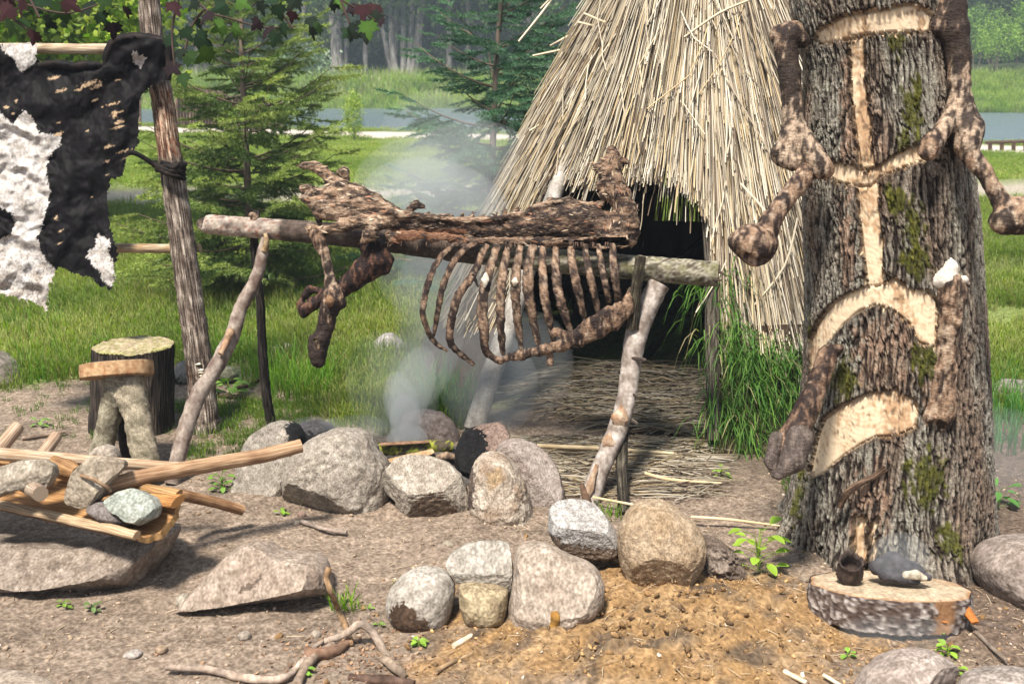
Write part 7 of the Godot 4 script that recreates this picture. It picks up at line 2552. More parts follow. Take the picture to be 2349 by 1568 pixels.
# ---------------------------------------------------------------- grass and plants
func grasses() -> void:
	var g := RandomNumberGenerator.new()
	g.seed = 801
	var kinds := [tuft(81, 34, 0.09, 0.10, 0.007, 0.7).mesh(M.grass), tuft(82, 34, 0.10, 0.15, 0.007, 0.8).mesh(M.grass), tuft(83, 60, 0.28, 0.13, 0.014, 0.7).mesh(M.grass)]
	var where := [[], [], []]
	var tint := [PackedColorArray(), PackedColorArray(), PackedColorArray()]
	var nz := noise(84, 3)
	# near lawn
	for i in 17000:
		var z := -4.75 - 8.25 * pow(g.randf(), 1.25)
		var x := g.randf_range(-0.56, 0.56) * -z
		var n1 := noise_ground.get_noise_2d(x * 1.1, z * 1.1)
		var edge := -5.2 + 0.55 * n1 - 0.6 * exp(-pow((x + 1.7) / 0.8, 2.0)) + 0.5 * exp(-pow((x + 0.55) / 0.6, 2.0))
		if z > edge - 0.5 * g.randf():
			continue
		if Vector2(x - hut_foot.x, z - hut_foot.z).length() < HUT_R + 0.02:
			continue
		if absf(z + 14.2 + 0.6 * n1 + 0.08 * x) < 1.2 or absf(z + 8.9) < 0.3 and x > 2.2:
			continue
		var bare := nz.get_noise_2d(x * 0.9, z * 0.9)
		if bare < -0.32 and z > -9.0 and z < -6.2 and x > -1.6:
			continue
		var k := 0 if g.randf() < 0.55 else 1
		if x < -1.0 and z < -5.6 and g.randf() < 0.5:
			k = 1
		where[k].append(place(Vector3(x, gh(x, z), z), g.randf() * TAU, g.randf_range(0.7, 1.35), g.randf_range(0.7, 1.2)))
		var c := Color(0.21, 0.29, 0.065).lerp(Color(0.44, 0.48, 0.15), clampf(0.45 + nz.get_noise_2d(x * 0.6 + 9.0, z * 0.6) * 1.2 + g.randf_range(-0.25, 0.25), 0, 1))
		if g.randf() < 0.05:
			c = Color(0.36, 0.31, 0.15)
		tint[k].append(c)
	# farther lawn
	for i in 9000:
		var z := g.randf_range(-30.5, -11.5)
		var x := g.randf_range(-0.55, 0.55) * -z
		var n1 := noise_ground.get_noise_2d(x * 1.1, z * 1.1)
		if absf(z + 14.2 + 0.6 * n1 + 0.08 * x) < 1.3 + 0.7 * nz.get_noise_2d(x * 2.0, z * 2.0) or absf(to_shore(x, z) + 24.6) < 1.25 or to_shore(x, z) < -26.5:
			continue
		where[2].append(place(Vector3(x, gh(x, z), z), g.randf() * TAU, g.randf_range(0.7, 1.3), g.randf_range(0.5, 0.9) + (0.25 if to_shore(x, z) < -25.9 else 0.0)))
		tint[2].append(Color(0.27, 0.36, 0.08).lerp(Color(0.50, 0.55, 0.17), clampf(0.5 + nz.get_noise_2d(x * 0.3, z * 0.3) + g.randf_range(-0.25, 0.25), 0, 1)))
	for k in 3:
		var o := scatter("lawn_grass", kinds[k], where[k], tint[k], self)
		tag(o, ["short green grass of the lawn behind the fire", "longer green grass tufts of the lawn behind the fire", "bright far lawn between the bare strip and the river"][k], "grass", "", "stuff")
	# tall tufts that can be told apart
	var tall := [
		[690, 905, 0.17, 0.30, 210, Color(0.12, 0.25, 0.035), "thick tuft of long bright green grass behind the sooty fire stone"],
		[1030, 940, 0.16, 0.28, 150, Color(0.08, 0.22, 0.07), "long blue green grass tuft at the foot of the hut's left pole"],
		[985, 905, 0.18, 0.24, 130, Color(0.09, 0.22, 0.06), "loose grass tuft behind the smoke"],
		[610, 880, 0.14, 0.22, 110, Color(0.13, 0.26, 0.04), "grass tuft at the foot of the thin dark prop stick"],
		[2290, 960, 0.16, 0.30, 150, Color(0.10, 0.24, 0.06), "long grass tuft close behind the right side of the carved tree"],
		[2300, 1020, 0.13, 0.26, 110, Color(0.09, 0.22, 0.08), "hazy grass tuft below the stone at the right edge"],
		[792, 1388, 0.045, 0.07, 60, Color(0.18, 0.32, 0.03), "small bright grass tuft right of the broad brown stone"],
		[560, 820, 0.2, 0.2, 130, Color(0.13, 0.26, 0.035), "grass tuft behind the knotted prop stick"],
		[120, 850, 0.3, 0.22, 190, Color(0.12, 0.25, 0.03), "wide patch of leafy grass at left behind the stump"],
		[40, 780, 0.3, 0.22, 190, Color(0.10, 0.22, 0.03), "dark green grass patch above the boulder at the left edge"],
		[1395, 1185, 0.05, 0.07, 40, Color(0.16, 0.28, 0.04), "little grass tuft between the perched stone and the thin prop stick"],
		[920, 1340, 0.03, 0.04, 26, Color(0.24, 0.34, 0.08), "faint little grass tuft above the stone with the dark patch"],
	]
	for r in tall:
		var p := G(r[0], r[1])
		var mb := tuft(850 + int(r[0]), r[4], r[2], r[3], 0.0065, 0.75)
		for i in mb.c.size():
			mb.c[i] = mb.c[i] * (r[5] as Color) * 1.35
		var o := single("grass_tuft", mb.mesh(M.grass), r[6], "grass tuft", "grass tufts")
		o.position = Vector3(p.x, gh(p.x, p.z), p.z)
	# grass that hangs over the low wall of the hut
	var w := 0
	for r in [[1640, 660, 0.55], [1680, 800, 0.62], [1740, 810, 0.60], [1800, 820, 0.55], [1700, 880, 0.5], [1760, 900, 0.52], [1815, 930, 0.45], [1650, 930, 0.40], [1700, 980, 0.40], [1770, 1000, 0.38], [1660, 760, 0.45], [1830, 860, 0.5]]:
		var q := to_cone(r[0], r[1])
		q.y = clampf(q.y, 0.02, 0.9)
		var at := on_cone(q.x, q.y, 0.0 if q.y > 0.5 else 0.05)
		var out := Vector3(sin(q.x), 0, cos(q.x))
		var mb := MB.new()
		for i in 95:
			var p := at + Vector3(g.randfn() * 0.06, g.randfn() * 0.05, g.randfn() * 0.03) 
			var dirv := (out * g.randf_range(0.3, 1.0) + Vector3(g.randfn() * 0.55, 0, 0)).normalized()
			var l: float = g.randf_range(0.10, 0.30) * (0.7 + r[2] * 0.6)
			var t := g.randf_range(0.7, 1.3)
			var c := Color(0.07, 0.19, 0.035).lerp(Color(0.16, 0.29, 0.05), g.randf()) * t
			if g.randf() < 0.07:
				c = Color(0.4, 0.34, 0.18)
			var sd := dirv.cross(Vector3.UP).normalized() * g.randf_range(0.0022, 0.004)
			var last := -1
			for k in 5:
				var f := k / 4.0
				var pos := p + dirv * l * (f * 0.75) + Vector3(0, l * (0.75 * f - 1.35 * f * f), 0)
				if k == 4:
					var e := mb.vert(pos, c)
					mb.tri(last, last + 1, e)
				else:
					var m := mb.vert(pos - sd * (1.0 - f * 0.7), c * (0.8 + 0.3 * f))
					mb.vert(pos + sd * (1.0 - f * 0.7), c * (0.8 + 0.3 * f))
					if last >= 0:
						mb.tri(last, m, last + 1)
						mb.tri(last + 1, m, m + 1)
					last = m
		var o := single("hanging_grass", mb.mesh(M.grass), ["topmost wisps of grass beside the doorway under the end of the spit", "drooping grass below the fringe of the thatch nearest the doorway", "drooping grass below the middle of the thatch fringe", "drooping grass below the thatch fringe close to the carved tree", "upper middle grass clump on the hut's earth wall", "grass clump at mid height of the hut's earth wall", "grass clump on the earth wall just left of the animal foot", "lowest grass clump on the doorway side of the earth wall", "lowest grass clump in the middle of the earth wall", "lowest grass clump on the earth wall left of the hoof", "grass wisps sticking into the doorway below the spit", "grass clump squeezed between the thatch fringe and the carved tree"][w], "grass", "grass hanging on the hut's earth wall")
		o.name = numbered("hanging_grass") if w > 0 else "hanging_grass"
		w += 1
	# low ground growth where the earth wall meets the ground
	var lw := []
	var lt := PackedColorArray()
	for i in 520:
		var p := G(g.randf_range(1600, 1840), g.randf_range(1010, 1140))
		if p.x < 1.08 + 0.1 * g.randf() and p.z > -4.75:
			continue
		lw.append(place(Vector3(p.x, gh(p.x, p.z), p.z), g.randf() * TAU, g.randf_range(0.4, 1.0)))
		lt.append(Color(0.10, 0.22, 0.03).lerp(Color(0.2, 0.3, 0.05), g.randf()))
	for i in 420:
		var p := G(g.randf_range(420, 780), 930 + 150 * pow(g.randf(), 2.0))
		lw.append(place(Vector3(p.x, gh(p.x, p.z), p.z), g.randf() * TAU, g.randf_range(0.3, 0.8)))
		lt.append(Color(0.12, 0.23, 0.03).lerp(Color(0.22, 0.3, 0.05), g.randf()))
	for i in 110:
		var p := G(g.randf_range(0, 560), g.randf_range(880, 1010))
		lw.append(place(Vector3(p.x, gh(p.x, p.z), p.z), g.randf() * TAU, g.randf_range(0.25, 0.7)))
		lt.append(Color(0.12, 0.23, 0.03))
	var o := scatter("ground_grass", tuft(86, 16, 0.05, 0.10, 0.006, 0.9).mesh(M.grass), lw, lt, self)
	tag(o, "sparse short grass sprouting from the bare earth round the fire", "grass", "", "stuff")

var noise_ground := noise(21, 4)

func leaf_plant(px: float, py: float, hgt: float, n: int, leaf: float, col: Color, label: String, s: int) -> void:
	var g := RandomNumberGenerator.new()
	g.seed = s
	var at := G(px, py)
	at.y = gh(at.x, at.z)
	var t := thing("seedling", at, label, "plant", "small leafy plants")
	for i in n:
		var f := (i + 0.6) / n
		var a := i * 2.4 + g.randf() * 0.5
		var out := Vector3(cos(a), 0, sin(a) * 0.7)
		var p := Vector3(0.02 * hgt * sin(f * 5.0), hgt * f * 0.85, 0) + out * hgt * 0.08
		var tip := p + out * hgt * 0.28 + Vector3(0, hgt * 0.12, 0)
		var st := MB.new()
		st.tube(PackedVector3Array([Vector3(0, hgt * f * 0.5, 0), p, tip]), PackedFloat32Array([0.0022, 0.0016, 0.001]), 4, col * 0.6, col * 0.5)
		var stem := part("stem", st.mesh(M.plain), t, false)
		var mb := MB.new()
		var side := out.cross(Vector3.UP).normalized()
		var al := (out + Vector3(0, g.randf_range(-0.3, 0.5), 0)).normalized()
		var l := leaf * g.randf_range(0.75, 1.2)
		var c := col * g.randf_range(0.8, 1.2)
		# oval leaf with a fold along its rib
		var prev := -1
		for k in 6:
			var q := k / 5.0
			var w := l * 0.36 * pow(sin(PI * clampf(q * 0.93 + 0.04, 0, 1)), 0.7)
			var cc := tip + al * l * q - Vector3(0, l * 0.22 * q * q, 0)
			var m := mb.vert(cc - side * w + Vector3(0, w * 0.3, 0), c)
			mb.vert(cc, c * 0.9)
			mb.vert(cc + side * w + Vector3(0, w * 0.3, 0), c)
			if prev >= 0:
				for e in 2:
					mb.tri(prev + e, m + e, prev + e + 1)
					mb.tri(prev + e + 1, m + e, m + e + 1)
			prev = m
		part("leaf", mb.mesh(M.leaf), stem, false)

func plants() -> void:
	leaf_plant(1738, 1312, 0.165, 19, 0.045, Color(0.26, 0.40, 0.04), "bright green seedling with rounded leaves at the left foot of the carved tree", 861)
	leaf_plant(510, 1125, 0.080, 16, 0.031, Color(0.15, 0.28, 0.04), "green weed on the earth left of the leftmost fire stone", 862)
	leaf_plant(145, 1388, 0.024, 6, 0.019, Color(0.18, 0.28, 0.05), "tiny weed below the boulder that carries the tools, the left one of two", 863)
	leaf_plant(212, 1392, 0.032, 7, 0.019, Color(0.12, 0.19, 0.06), "tiny weed below the boulder that carries the tools, the right one of two", 864)
	leaf_plant(645, 1178, 0.024, 4, 0.025, Color(0.22, 0.38, 0.04), "single green leaf at the foot of the leftmost fire stone", 865)
	leaf_plant(960, 1478, 0.020, 9, 0.022, Color(0.24, 0.38, 0.05), "low green weed under the stone with the dark patch", 866)
	leaf_plant(2175, 1495, 0.040, 10, 0.028, Color(0.28, 0.46, 0.05), "bright green weed below the log slice at lower right", 867)
	leaf_plant(2195, 1545, 0.032, 9, 0.025, Color(0.26, 0.42, 0.05), "bright green weed between the two boulders at lower right", 868)
	leaf_plant(2150, 1455, 0.032, 7, 0.025, Color(0.25, 0.42, 0.05), "small green weed directly under the rim of the log slice", 869)
	leaf_plant(525, 905, 0.096, 9, 0.068, Color(0.17, 0.30, 0.05), "broad leaved weed beside the knotted prop stick", 870)
	leaf_plant(90, 980, 0.040, 6, 0.037, Color(0.18, 0.28, 0.07), "small pale weed on the earth at the left below the edge boulder", 871)
	leaf_plant(460, 935, 0.056, 7, 0.037, Color(0.17, 0.30, 0.04), "weed at the foot of the drying rack post", 872)
	leaf_plant(845, 1395, 0.016, 4, 0.015, Color(0.2, 0.32, 0.06), "tiny green leaf right of the small bright grass tuft", 873)
	leaf_plant(870, 1430, 0.016, 4, 0.015, Color(0.2, 0.32, 0.06), "tiny green weed left of the stone with the dark patch", 874)
	leaf_plant(1945, 1505, 0.020, 4, 0.019, Color(0.2, 0.36, 0.05), "tiny three leaved weed on the sand left of the lower boulder", 875)
	leaf_plant(700, 1545, 0.024, 6, 0.019, Color(0.2, 0.36, 0.05), "small weed among the roots at the bottom edge", 876)
	leaf_plant(2290, 1165, 0.096, 9, 0.062, Color(0.10, 0.24, 0.05), "broad leaved dark green weed behind the boulder at the right edge", 877)
	leaf_plant(1655, 1100, 0.048, 8, 0.025, Color(0.2, 0.3, 0.05), "low weed at the corner of the hut's earth wall", 878)

# ---------------------------------------------------------------- maple twigs that hang into the picture
func maple() -> void:
	var g := RandomNumberGenerator.new()
	g.seed = 901
	var lobes := PackedVector2Array()
	for p in [[0, 0], [0.10, 0.06], [0.34, -0.06], [0.30, 0.10], [0.52, 0.20], [0.40, 0.28], [0.56, 0.52], [0.34, 0.48], [0.30, 0.58], [0.18, 0.56], [0.16, 0.78], [0.0, 1.0]]:
		lobes.append(Vector2(p[0], p[1]))
	var shapes := []
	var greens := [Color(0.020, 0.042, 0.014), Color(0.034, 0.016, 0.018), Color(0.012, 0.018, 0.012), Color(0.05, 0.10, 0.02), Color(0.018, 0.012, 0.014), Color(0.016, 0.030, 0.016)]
	for c in greens:
		var mb := MB.new()
		for sd in [1, -1]:
			var mid := mb.vert(Vector3(0, 0.45, 0.03), c * 1.2)
			for p in lobes:
				mb.vert(Vector3(p.x * sd, p.y, -0.10 * p.x * p.x * 4.0 + 0.03 - 0.14 * p.y * p.y), c)
			for k in lobes.size() - 1:
				mb.tri(mid, mid + 1 + k, mid + 2 + k)
		mb.v.append_array(PackedVector3Array([]))
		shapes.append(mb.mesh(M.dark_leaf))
	var sets := [
		["dark leaved maple twig hanging into the top left corner", 3.2, [[[-60, -40], [60, 10], [150, 30], [225, 10]], [[40, -60], [90, 40]], [[0, 20], [60, 66]]], [[10, 30, 60], [45, 15, 70], [90, 10, 60], [130, 30, 66], [165, 12, 54], [60, 60, 56], [20, 66, 56], [110, 55, 50], [200, 20, 56], [235, 8, 50], [75, 88, 46], [5, 5, 60], [260, 72, 50], [235, 44, 44], [290, 30, 40]]],
		["dark purple and green maple twig hanging over the left spruce", 3.3, [[[400, -60], [470, 20], [520, 40], [600, 62], [680, 60]], [[470, 20], [440, 60], [420, 130]], [[420, -40], [395, 60], [400, 150]], [[600, -60], [640, 20], [672, 66]]], [[402, 20, 50], [440, 12, 46], [470, 40, 50], [500, 20, 54], [525, 30, 44], [455, 60, 50], [430, 80, 44], [468, 92, 56], [468, 128, 64], [412, 125, 44], [440, 135, 48], [400, 160, 50], [420, 185, 46], [500, 65, 48], [545, 70, 40], [585, 58, 42], [610, 75, 48], [628, 92, 46], [650, 72, 44], [668, 40, 40], [640, 30, 48], [670, 10, 50], [560, 10, 46], [600, 20, 44], [520, 90, 42], [395, 95, 44], [620, 0, 44]]],
		["maple twig with green and purple leaves hanging at top centre", 3.3, [[[740, -60], [780, -4], [830, 26], [862, 48]], [[780, -4], [808, 70]]], [[800, 22, 50], [785, 8, 44], [832, 30, 50], [855, 45, 56], [868, 52, 44], [826, 62, 52], [808, 76, 54], [845, 70, 54], [838, 84, 46], [860, 24, 44], [795, 78, 44], [770, 12, 40], [720, 66, 46], [712, 50, 40], [716, 78, 40]]],
	]
	for s in sets:
		var d: float = s[1]
		var t := thing("maple_branch", P(s[2][0][0][0], s[2][0][0][1], d), s[0], "branch", "")
		for tw in s[2]:
			var rows := []
			for q in tw:
				rows.append([q[0], q[1], d + 0.02 * rows.size(), 6.5 - rows.size()])
			var mb := MB.new()
			stick(mb, rows, Color(0.08, 0.055, 0.045), Color(0.05, 0.035, 0.03), noise(902), 0.1, 40.0, 6, 5)
			part("twig", mb.mesh(M.plain), t)
		for q in s[3]:
			var m: Mesh = shapes[g.randi() % shapes.size()]
			var dd := d + g.randf_range(-0.12, 0.15)
			var at := P(q[0], q[1], dd)
			var size: float = q[2] * 0.88 * dd / FOC
			var o := part("leaf", m, t, false)
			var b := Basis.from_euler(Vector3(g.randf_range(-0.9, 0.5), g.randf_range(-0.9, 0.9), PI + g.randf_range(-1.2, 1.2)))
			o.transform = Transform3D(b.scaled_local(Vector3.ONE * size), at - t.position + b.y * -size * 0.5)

# ---------------------------------------------------------------- roots, twigs, pebbles, straw bits
func litter() -> void:
	var nz := noise(151, 3)
	var brown := Color(0.30, 0.22, 0.16)
	var rows := [
		[[[755, 1302, 14], [748, 1325, 13], [760, 1360, 13], [775, 1395, 13], [790, 1430, 14], [805, 1475, 12]], Color(0.52, 0.34, 0.19), "thin peeled twig leaning against the right end of the broad brown stone", "twig"],
		[[[380, 1530, 14], [470, 1534, 18], [540, 1550, 20], [610, 1560, 20], [660, 1550, 18], [690, 1520, 14], [715, 1490, 12], [740, 1470, 10]], Color(0.62, 0.50, 0.41), "long pale root running along the bottom edge at left", "root"],
		[[[745, 1470, 16], [790, 1455, 18], [825, 1432, 20], [850, 1445, 20], [870, 1475, 20], [885, 1500, 16]], Color(0.52, 0.42, 0.34), "arched grey brown root in the middle of the foreground", "root"],
		[[[700, 1500, 34], [730, 1500, 30], [770, 1490, 26], [800, 1470, 18]], Color(0.36, 0.22, 0.15), "reddish brown root stub left of the arched root", "root"],
		[[[680, 1570, 22], [700, 1530, 22], [730, 1500, 20], [765, 1478, 16]], Color(0.44, 0.34, 0.26), "brown root left of the arched root at the bottom edge", "root"],
		[[[880, 1510, 20], [905, 1530, 22], [925, 1545, 20]], Color(0.48, 0.38, 0.29), "short pale root piece right of the arched root", "root"],
		[[[800, 1555, 20], [880, 1560, 26], [950, 1570, 22]], Color(0.16, 0.10, 0.075), "dark wet root lying at the bottom edge below the arched root", "root"],
		[[[1000, 1540, 12], [1035, 1520, 10], [1080, 1500, 9], [1100, 1480, 6]], Color(0.42, 0.29, 0.17), "thin curved root in the sand below the stone with the dark patch", "root"],
		[[[1272, 1402, 14], [1274, 1420, 26], [1268, 1445, 16], [1270, 1470, 12]], Color(0.55, 0.30, 0.07), "small pointed wooden peg standing before the large beige stone", "peg"],
		[[[2235, 1425, 16], [2275, 1435, 15], [2320, 1446, 12]], Color(0.22, 0.17, 0.14), "dark twig on the earth right of the log slice", "twig"],
		[[[2240, 1450, 10], [2270, 1480, 9], [2310, 1515, 8]], Color(0.34, 0.28, 0.23), "thin grey twig slanting down on the earth right of the log slice", "twig"],
		[[[2485, 1400, 10], [2480, 1430, 9]], brown, "", ""],
		[[[690, 1195, 12], [740, 1212, 10], [795, 1222, 10]], Color(0.44, 0.36, 0.31), "short grey twig on the earth below the largest fire stone", "twig"],
		[[[50, 1005, 10], [100, 998, 10], [150, 990, 8]], Color(0.38, 0.29, 0.22), "thin twig on the earth behind the short branch stubs at left", "twig"],
		[[[500, 905, 10], [560, 912, 10], [600, 918, 8]], Color(0.12, 0.08, 0.06), "dark twig on the earth between the two left props", "twig"],
		[[[540, 890, 9], [575, 880, 8], [610, 862, 7]], Color(0.16, 0.11, 0.08), "dark crooked twig in the grass between the two left props", "twig"],
		[[[1330, 1215, 26], [1338, 1180, 22], [1345, 1150, 22], [1335, 1110, 10]], Color(0.24, 0.15, 0.10), "broken bark stub at the foot of the white forked prop", "stub"],
	]
	for r in rows:
		if r[2] == "":
			continue
		var mb := MB.new()
		var pts := []
		for q in r[0]:
			pts.append([q[0], q[1], gd(q[1], 0.012), q[2]])
		if r[3] == "peg":
			var d := gd(1472)
			for q in pts:
				q[2] = d
		if r[3] == "stub":
			for q in pts:
				q[2] = 4.17
		if r[3] == "twig" and r[0][0][1] == 1302:
			pts[0][2] = 3.26
			pts[1][2] = 3.25
			pts[2][2] = 3.24
		if r[2].begins_with("arched"):
			for q in pts:
				q[2] = gd(1485) + 0.0
		stick(mb, pts, r[1], (r[1] as Color) * 0.5, nz, 0.3, 30.0, 10, 7)
		single(r[3], mb.mesh(M.smooth), r[2], r[3])
	# loose pale pieces of reed in the sand, each its own
	var g := RandomNumberGenerator.new()
	g.seed = 152
	var bits := [[1420, 1468, 1470, 1480, 12], [1462, 1476, 1528, 1466, 18], [1440, 1512, 1516, 1494, 16], [1522, 1420, 1540, 1442, 12], [1660, 1430, 1690, 1456, 12], [1628, 1382, 1672, 1376, 12], [1440, 1440, 1480, 1446, 9], [1040, 1482, 1082, 1458, 14], [1520, 1540, 1560, 1538, 12], [1770, 1485, 1810, 1480, 10], [1800, 1540, 1850, 1566, 12], [1890, 1548, 1935, 1575, 9]]
	for i in bits.size():
		var b: Array = bits[i]
		var mb := MB.new()
		stick(mb, [[b[0], b[1], gd(b[1], 0.012), b[4]], [(b[0] + b[2]) * 0.5, (b[1] + b[3]) * 0.5, gd((b[1] + b[3]) * 0.5, 0.014), b[4]], [b[2], b[3], gd(b[3], 0.012), b[4] * 0.9]], Color(0.66, 0.56, 0.42), Color(0.52, 0.40, 0.27), nz, 0.12, 50.0, 7, 4)
		single("reed_piece", mb.mesh(M.reed), ["pale broken reed piece on the orange sand, leftmost of the cluster of three", "thick pale reed piece on the orange sand, upper right of the cluster of three", "pale reed piece on the orange sand, lowest of the cluster of three", "short reed piece standing up in the sand above the cluster of three", "reed piece slanting right on the sand below the round tan stone", "flat reed piece on the sand right below the round tan stone", "thin reed piece just above the cluster of three on the sand", "pale reed piece on the earth below the yellowish block", "reed piece on the sand at the bottom edge below the cluster of three", "reed piece on the sand left of the log slice", "reed piece at the bottom edge left of the lower boulder", "thin reed piece close to the left side of the lower boulder"][i], "reed", "")
	# pebbles that can be told apart
	var pb := [[305, 1500, 22, 8, Color(0.60, 0.54, 0.5), "white oval pebble on the earth at lower left"], [560, 1460, 16, 9, Color(0.52, 0.45, 0.38), "pale pebble below the broad brown stone"], [725, 1455, 12, 8, Color(0.55, 0.48, 0.40), "pale pebble below the right end of the broad brown stone"], [370, 1490, 16, 8, Color(0.46, 0.34, 0.24), "brown pebble right of the white oval pebble"], [1028, 1250, 14, 8, Color(0.52, 0.46, 0.36), "oval pebble on the earth before the angular fire stone"], [1885, 1345, 11, 8, Color(0.58, 0.50, 0.42), "pale pebble on the earth left of the log slice"], [1845, 1330, 12, 8, Color(0.42, 0.34, 0.27), "brown pebble on the earth between the carved tree and the dark lumpy stone"], [690, 1182, 11, 8, Color(0.48, 0.33, 0.27), "reddish pebble at the foot of the largest fire stone"], [680, 1200, 9, 6, Color(0.5, 0.42, 0.36), "small grey pebble below the largest fire stone"], [1555, 1405, 10, 7, Color(0.6, 0.52, 0.42), "pale pebble in the sand below the round tan stone"], [1740, 1370, 10, 7, Color(0.55, 0.45, 0.34), "tan pebble in the sand below the dark lumpy stone"], [2010, 1530, 20, 10, Color(0.36, 0.29, 0.24), "brown stone in the earth just left of the lower boulder's top"]]
	for i in pb.size():
		var b: Array = pb[i]
		var ol := []
		for k in 9:
			var a := TAU * k / 9
			var rr := g.randf_range(0.8, 1.15)
			ol.append(b[0] + cos(a) * b[2] * rr)
			ol.append(b[1] - sin(a) * b[3] * 1.3 * rr)
		rock("pebble", b[5], "pebble", "", ol, gd(b[1] + 3), b[2] * 0.0012, b[4], 160 + i, {"sub": 3, "mat": M.rock_soft})
	# crumbs of earth, gravel and chaff
	var crumb := MB.new()
	var bb: Array = ball(1)
	for q in bb[0]:
		crumb.vert(q * (1.0 + 0.9 * nz.get_noise_3dv(q * 1.3)) * Vector3(1.2, 0.6, 0.9), Color.WHITE)
	crumb.ix = bb[1]
	var where := []
	var tint := PackedColorArray()
	for i in 6500:
		var px := g.randf_range(-40, 2400)
		var py := 1080 + 500 * g.randf()
		var p := G(px, py)
		var s := 0.0018 + 0.0055 * pow(g.randf(), 6.0)
		var warm := Vector2((p.x - 0.40) / 0.80, (p.z + 2.95) / 0.55).length() < 0.9
		if nz.get_noise_2d(p.x * 3.0, p.z * 3.0) < -0.1 and g.randf() < 0.6 or (px < 900.0 and g.randf() < 0.45):
			continue
		where.append(Transform3D(Basis.from_euler(Vector3(g.randf() * 3.0, g.randf() * 3.0, g.randf() * 3.0)).scaled(Vector3.ONE * s), Vector3(p.x, gh(p.x, p.z) + s * 0.4, p.z)))
		var c := Color(0.22, 0.15, 0.10).lerp(Color(0.42, 0.32, 0.23), g.randf())
		if warm:
			c = Color(0.50, 0.31, 0.14).lerp(Color(0.12, 0.08, 0.05), pow(g.randf(), 2.0))
		if g.randf() < 0.05:
			c = Color(0.58, 0.50, 0.42)
		tint.append(c)
	var o := scatter("gravel", crumb.mesh(M.plain), where, tint, self)
	tag(o, "crumbs of earth and grit scattered over the bare ground", "gravel", "", "stuff")
	where = []
	tint = PackedColorArray()
	for i in 1100:
		var p := Vector3(0.40 + g.randfn() * 0.42, 0, -2.98 + g.randfn() * 0.26)
		var s := 0.002 + 0.010 * pow(g.randf(), 4.0)
		where.append(Transform3D(Basis.from_euler(Vector3(g.randf() * 3.0, g.randf() * 3.0, g.randf() * 3.0)).scaled(Vector3.ONE * s), Vector3(p.x, gh(p.x, p.z) + s * 0.2, p.z)))
		tint.append(Color(0.46, 0.28, 0.13).lerp(Color(0.17, 0.11, 0.07), pow(g.randf(), 2.4)) * g.randf_range(0.8, 1.2))
	o = scatter("clods", crumb.mesh(M.soil), where, tint, self)
	tag(o, "clods of orange brown earth in the dug up sand in front", "earth clods", "", "stuff")
	# rotting chips and dead leaves round the roots in front
	var chip := MB.new()
	leaf_shape(chip, Vector3(-0.5, 0, 0), Vector3.RIGHT, Vector3.BACK, 1.0, 0.55, Color.WHITE)
	where = []
	tint = PackedColorArray()
	for i in 900:
		var q := Vector2(830 + g.randfn() * 130, 1510 + g.randfn() * 45)
		if i > 420:
			q = Vector2(g.randf_range(1550, 2349), g.randf_range(1290, 1600))
		if i > 720:
			q = Vector2(g.randf_range(380, 700), g.randf_range(880, 1010))
		var p := G(q.x, q.y)
		var s := g.randf_range(0.006, 0.022)
		where.append(Transform3D(Basis.from_euler(Vector3(g.randf_range(-0.6, 0.6), g.randf() * TAU, g.randf_range(-0.6, 0.6))).scaled(Vector3.ONE * s), Vector3(p.x, gh(p.x, p.z) + s * 0.25, p.z)))
		tint.append(Color(0.13, 0.075, 0.045).lerp(Color(0.36, 0.22, 0.13), pow(g.randf(), 1.5)))
	o = scatter("leaf_litter", chip.mesh(M.fur), where, tint, self)
	tag(o, "dead leaf bits and rotting chips round the roots and the tree foot", "leaf litter", "", "stuff")
	var chaff := MB.new()
	chaff.tube(PackedVector3Array([Vector3(-1, 0, 0), Vector3(0, 0.06, 0.05), Vector3(1, 0, 0)]), PackedFloat32Array([0.05, 0.06, 0.05]), 4, Color.WHITE, Color.WHITE)
	where = []
	tint = PackedColorArray()
	for i in 620:
		var px := g.randf_range(1050, 2349)
		var py := 1100 + 470 * g.randf()
		if g.randf() < 0.25:
			px = g.randf_range(0, 1050)
			py = g.randf_range(900, 1500)
		var p := G(px, py)
		var s := g.randf_range(0.006, 0.028)
		where.append(Transform3D(Basis.from_euler(Vector3(g.randf_range(-0.2, 0.2), g.randf() * TAU, g.randf_range(-0.25, 0.25))).scaled_local(Vector3(s, 0.018, 0.018)), Vector3(p.x, gh(p.x, p.z) + 0.003, p.z)))
		tint.append(Color(0.55, 0.44, 0.30).lerp(Color(0.20, 0.13, 0.08), g.randf()))
	o = scatter("chaff", chaff.mesh(M.reed), where, tint, self)
	tag(o, "short bits of straw and bark scattered over the bare ground", "straw bits", "", "stuff")

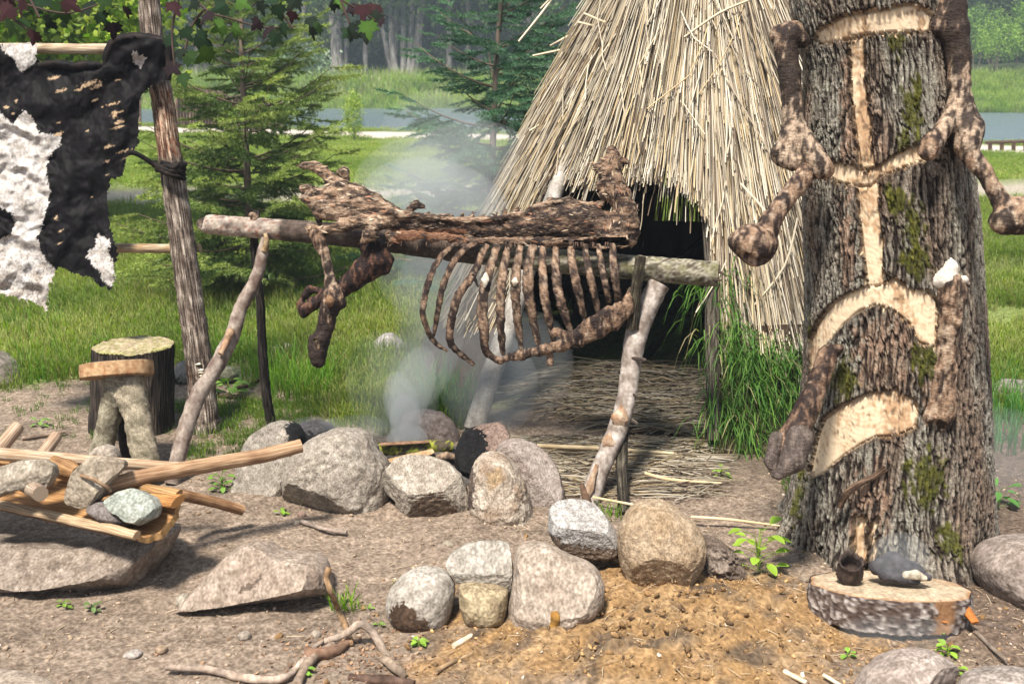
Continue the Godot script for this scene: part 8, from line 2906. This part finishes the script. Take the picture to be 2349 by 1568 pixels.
# ---------------------------------------------------------------- smoke
func smoke() -> void:
	# px, py, depth, size, density, turn about the line of sight
	var puffs := [
		[934, 1004, 4.56, 0.15, 0.10, 0.14, 4.0, 0.0], [930, 968, 4.58, 0.12, 0.22, 0.14, 3.2, 4.0], [922, 930, 4.59, 0.13, 0.26, 0.15, 2.4, 12.0], [945, 890, 4.62, 0.16, 0.34, 0.18, 1.7, -18.0], [900, 890, 4.64, 0.34, 0.46, 0.26, 0.6, 14.0],
		[978, 800, 4.72, 0.26, 0.55, 0.28, 1.2, -20.0], [1020, 690, 4.85, 0.40, 0.60, 0.36, 0.7, -10.0], [960, 610, 4.95, 0.36, 0.44, 0.3, 0.5, 15.0],
		[1000, 470, 5.4, 0.66, 0.40, 0.5, 0.9, -12.0], [930, 410, 5.6, 0.5, 0.36, 0.4, 0.6, 20.0], [1070, 400, 5.8, 0.7, 0.5, 0.5, 0.6, 8.0], [1010, 330, 6.0, 0.6, 0.5, 0.5, 0.3, -20.0],
		[1120, 880, 4.97, 0.40, 0.46, 0.34, 1.2, 8.0], [1200, 850, 5.0, 0.40, 0.5, 0.3, 0.5, -15.0], [800, 985, 4.56, 0.30, 0.10, 0.18, 1.2, 5.0], [720, 985, 4.6, 0.2, 0.09, 0.16, 0.9, -5.0],
		[2065, 1275, 3.30, 0.16, 0.13, 0.11, 1.6, 0.0], [2060, 1450, 3.16, 0.30, 0.08, 0.12, 1.4, 0.0], [2290, 1080, 4.3, 0.45, 0.45, 0.40, 0.4, 0.0],
	]
	var k := 0
	for r in puffs:
		var f := FogVolume.new()
		f.name = numbered("smoke")
		f.shape = RenderingServer.FOG_VOLUME_SHAPE_ELLIPSOID
		f.size = Vector3(r[3], r[4], r[5]) * 1.15
		f.position = P(r[0], r[1], r[2])
		f.rotation_degrees.z = r[7]
		var m := FogMaterial.new()
		m.albedo = Color(0.97, 0.99, 1.0)
		m.density = r[6]
		f.material = m
		add_child(f)
		tag(f, "thin blue white smoke drifting up from the fire", "smoke", "wisps of smoke", "stuff")
		k += 1
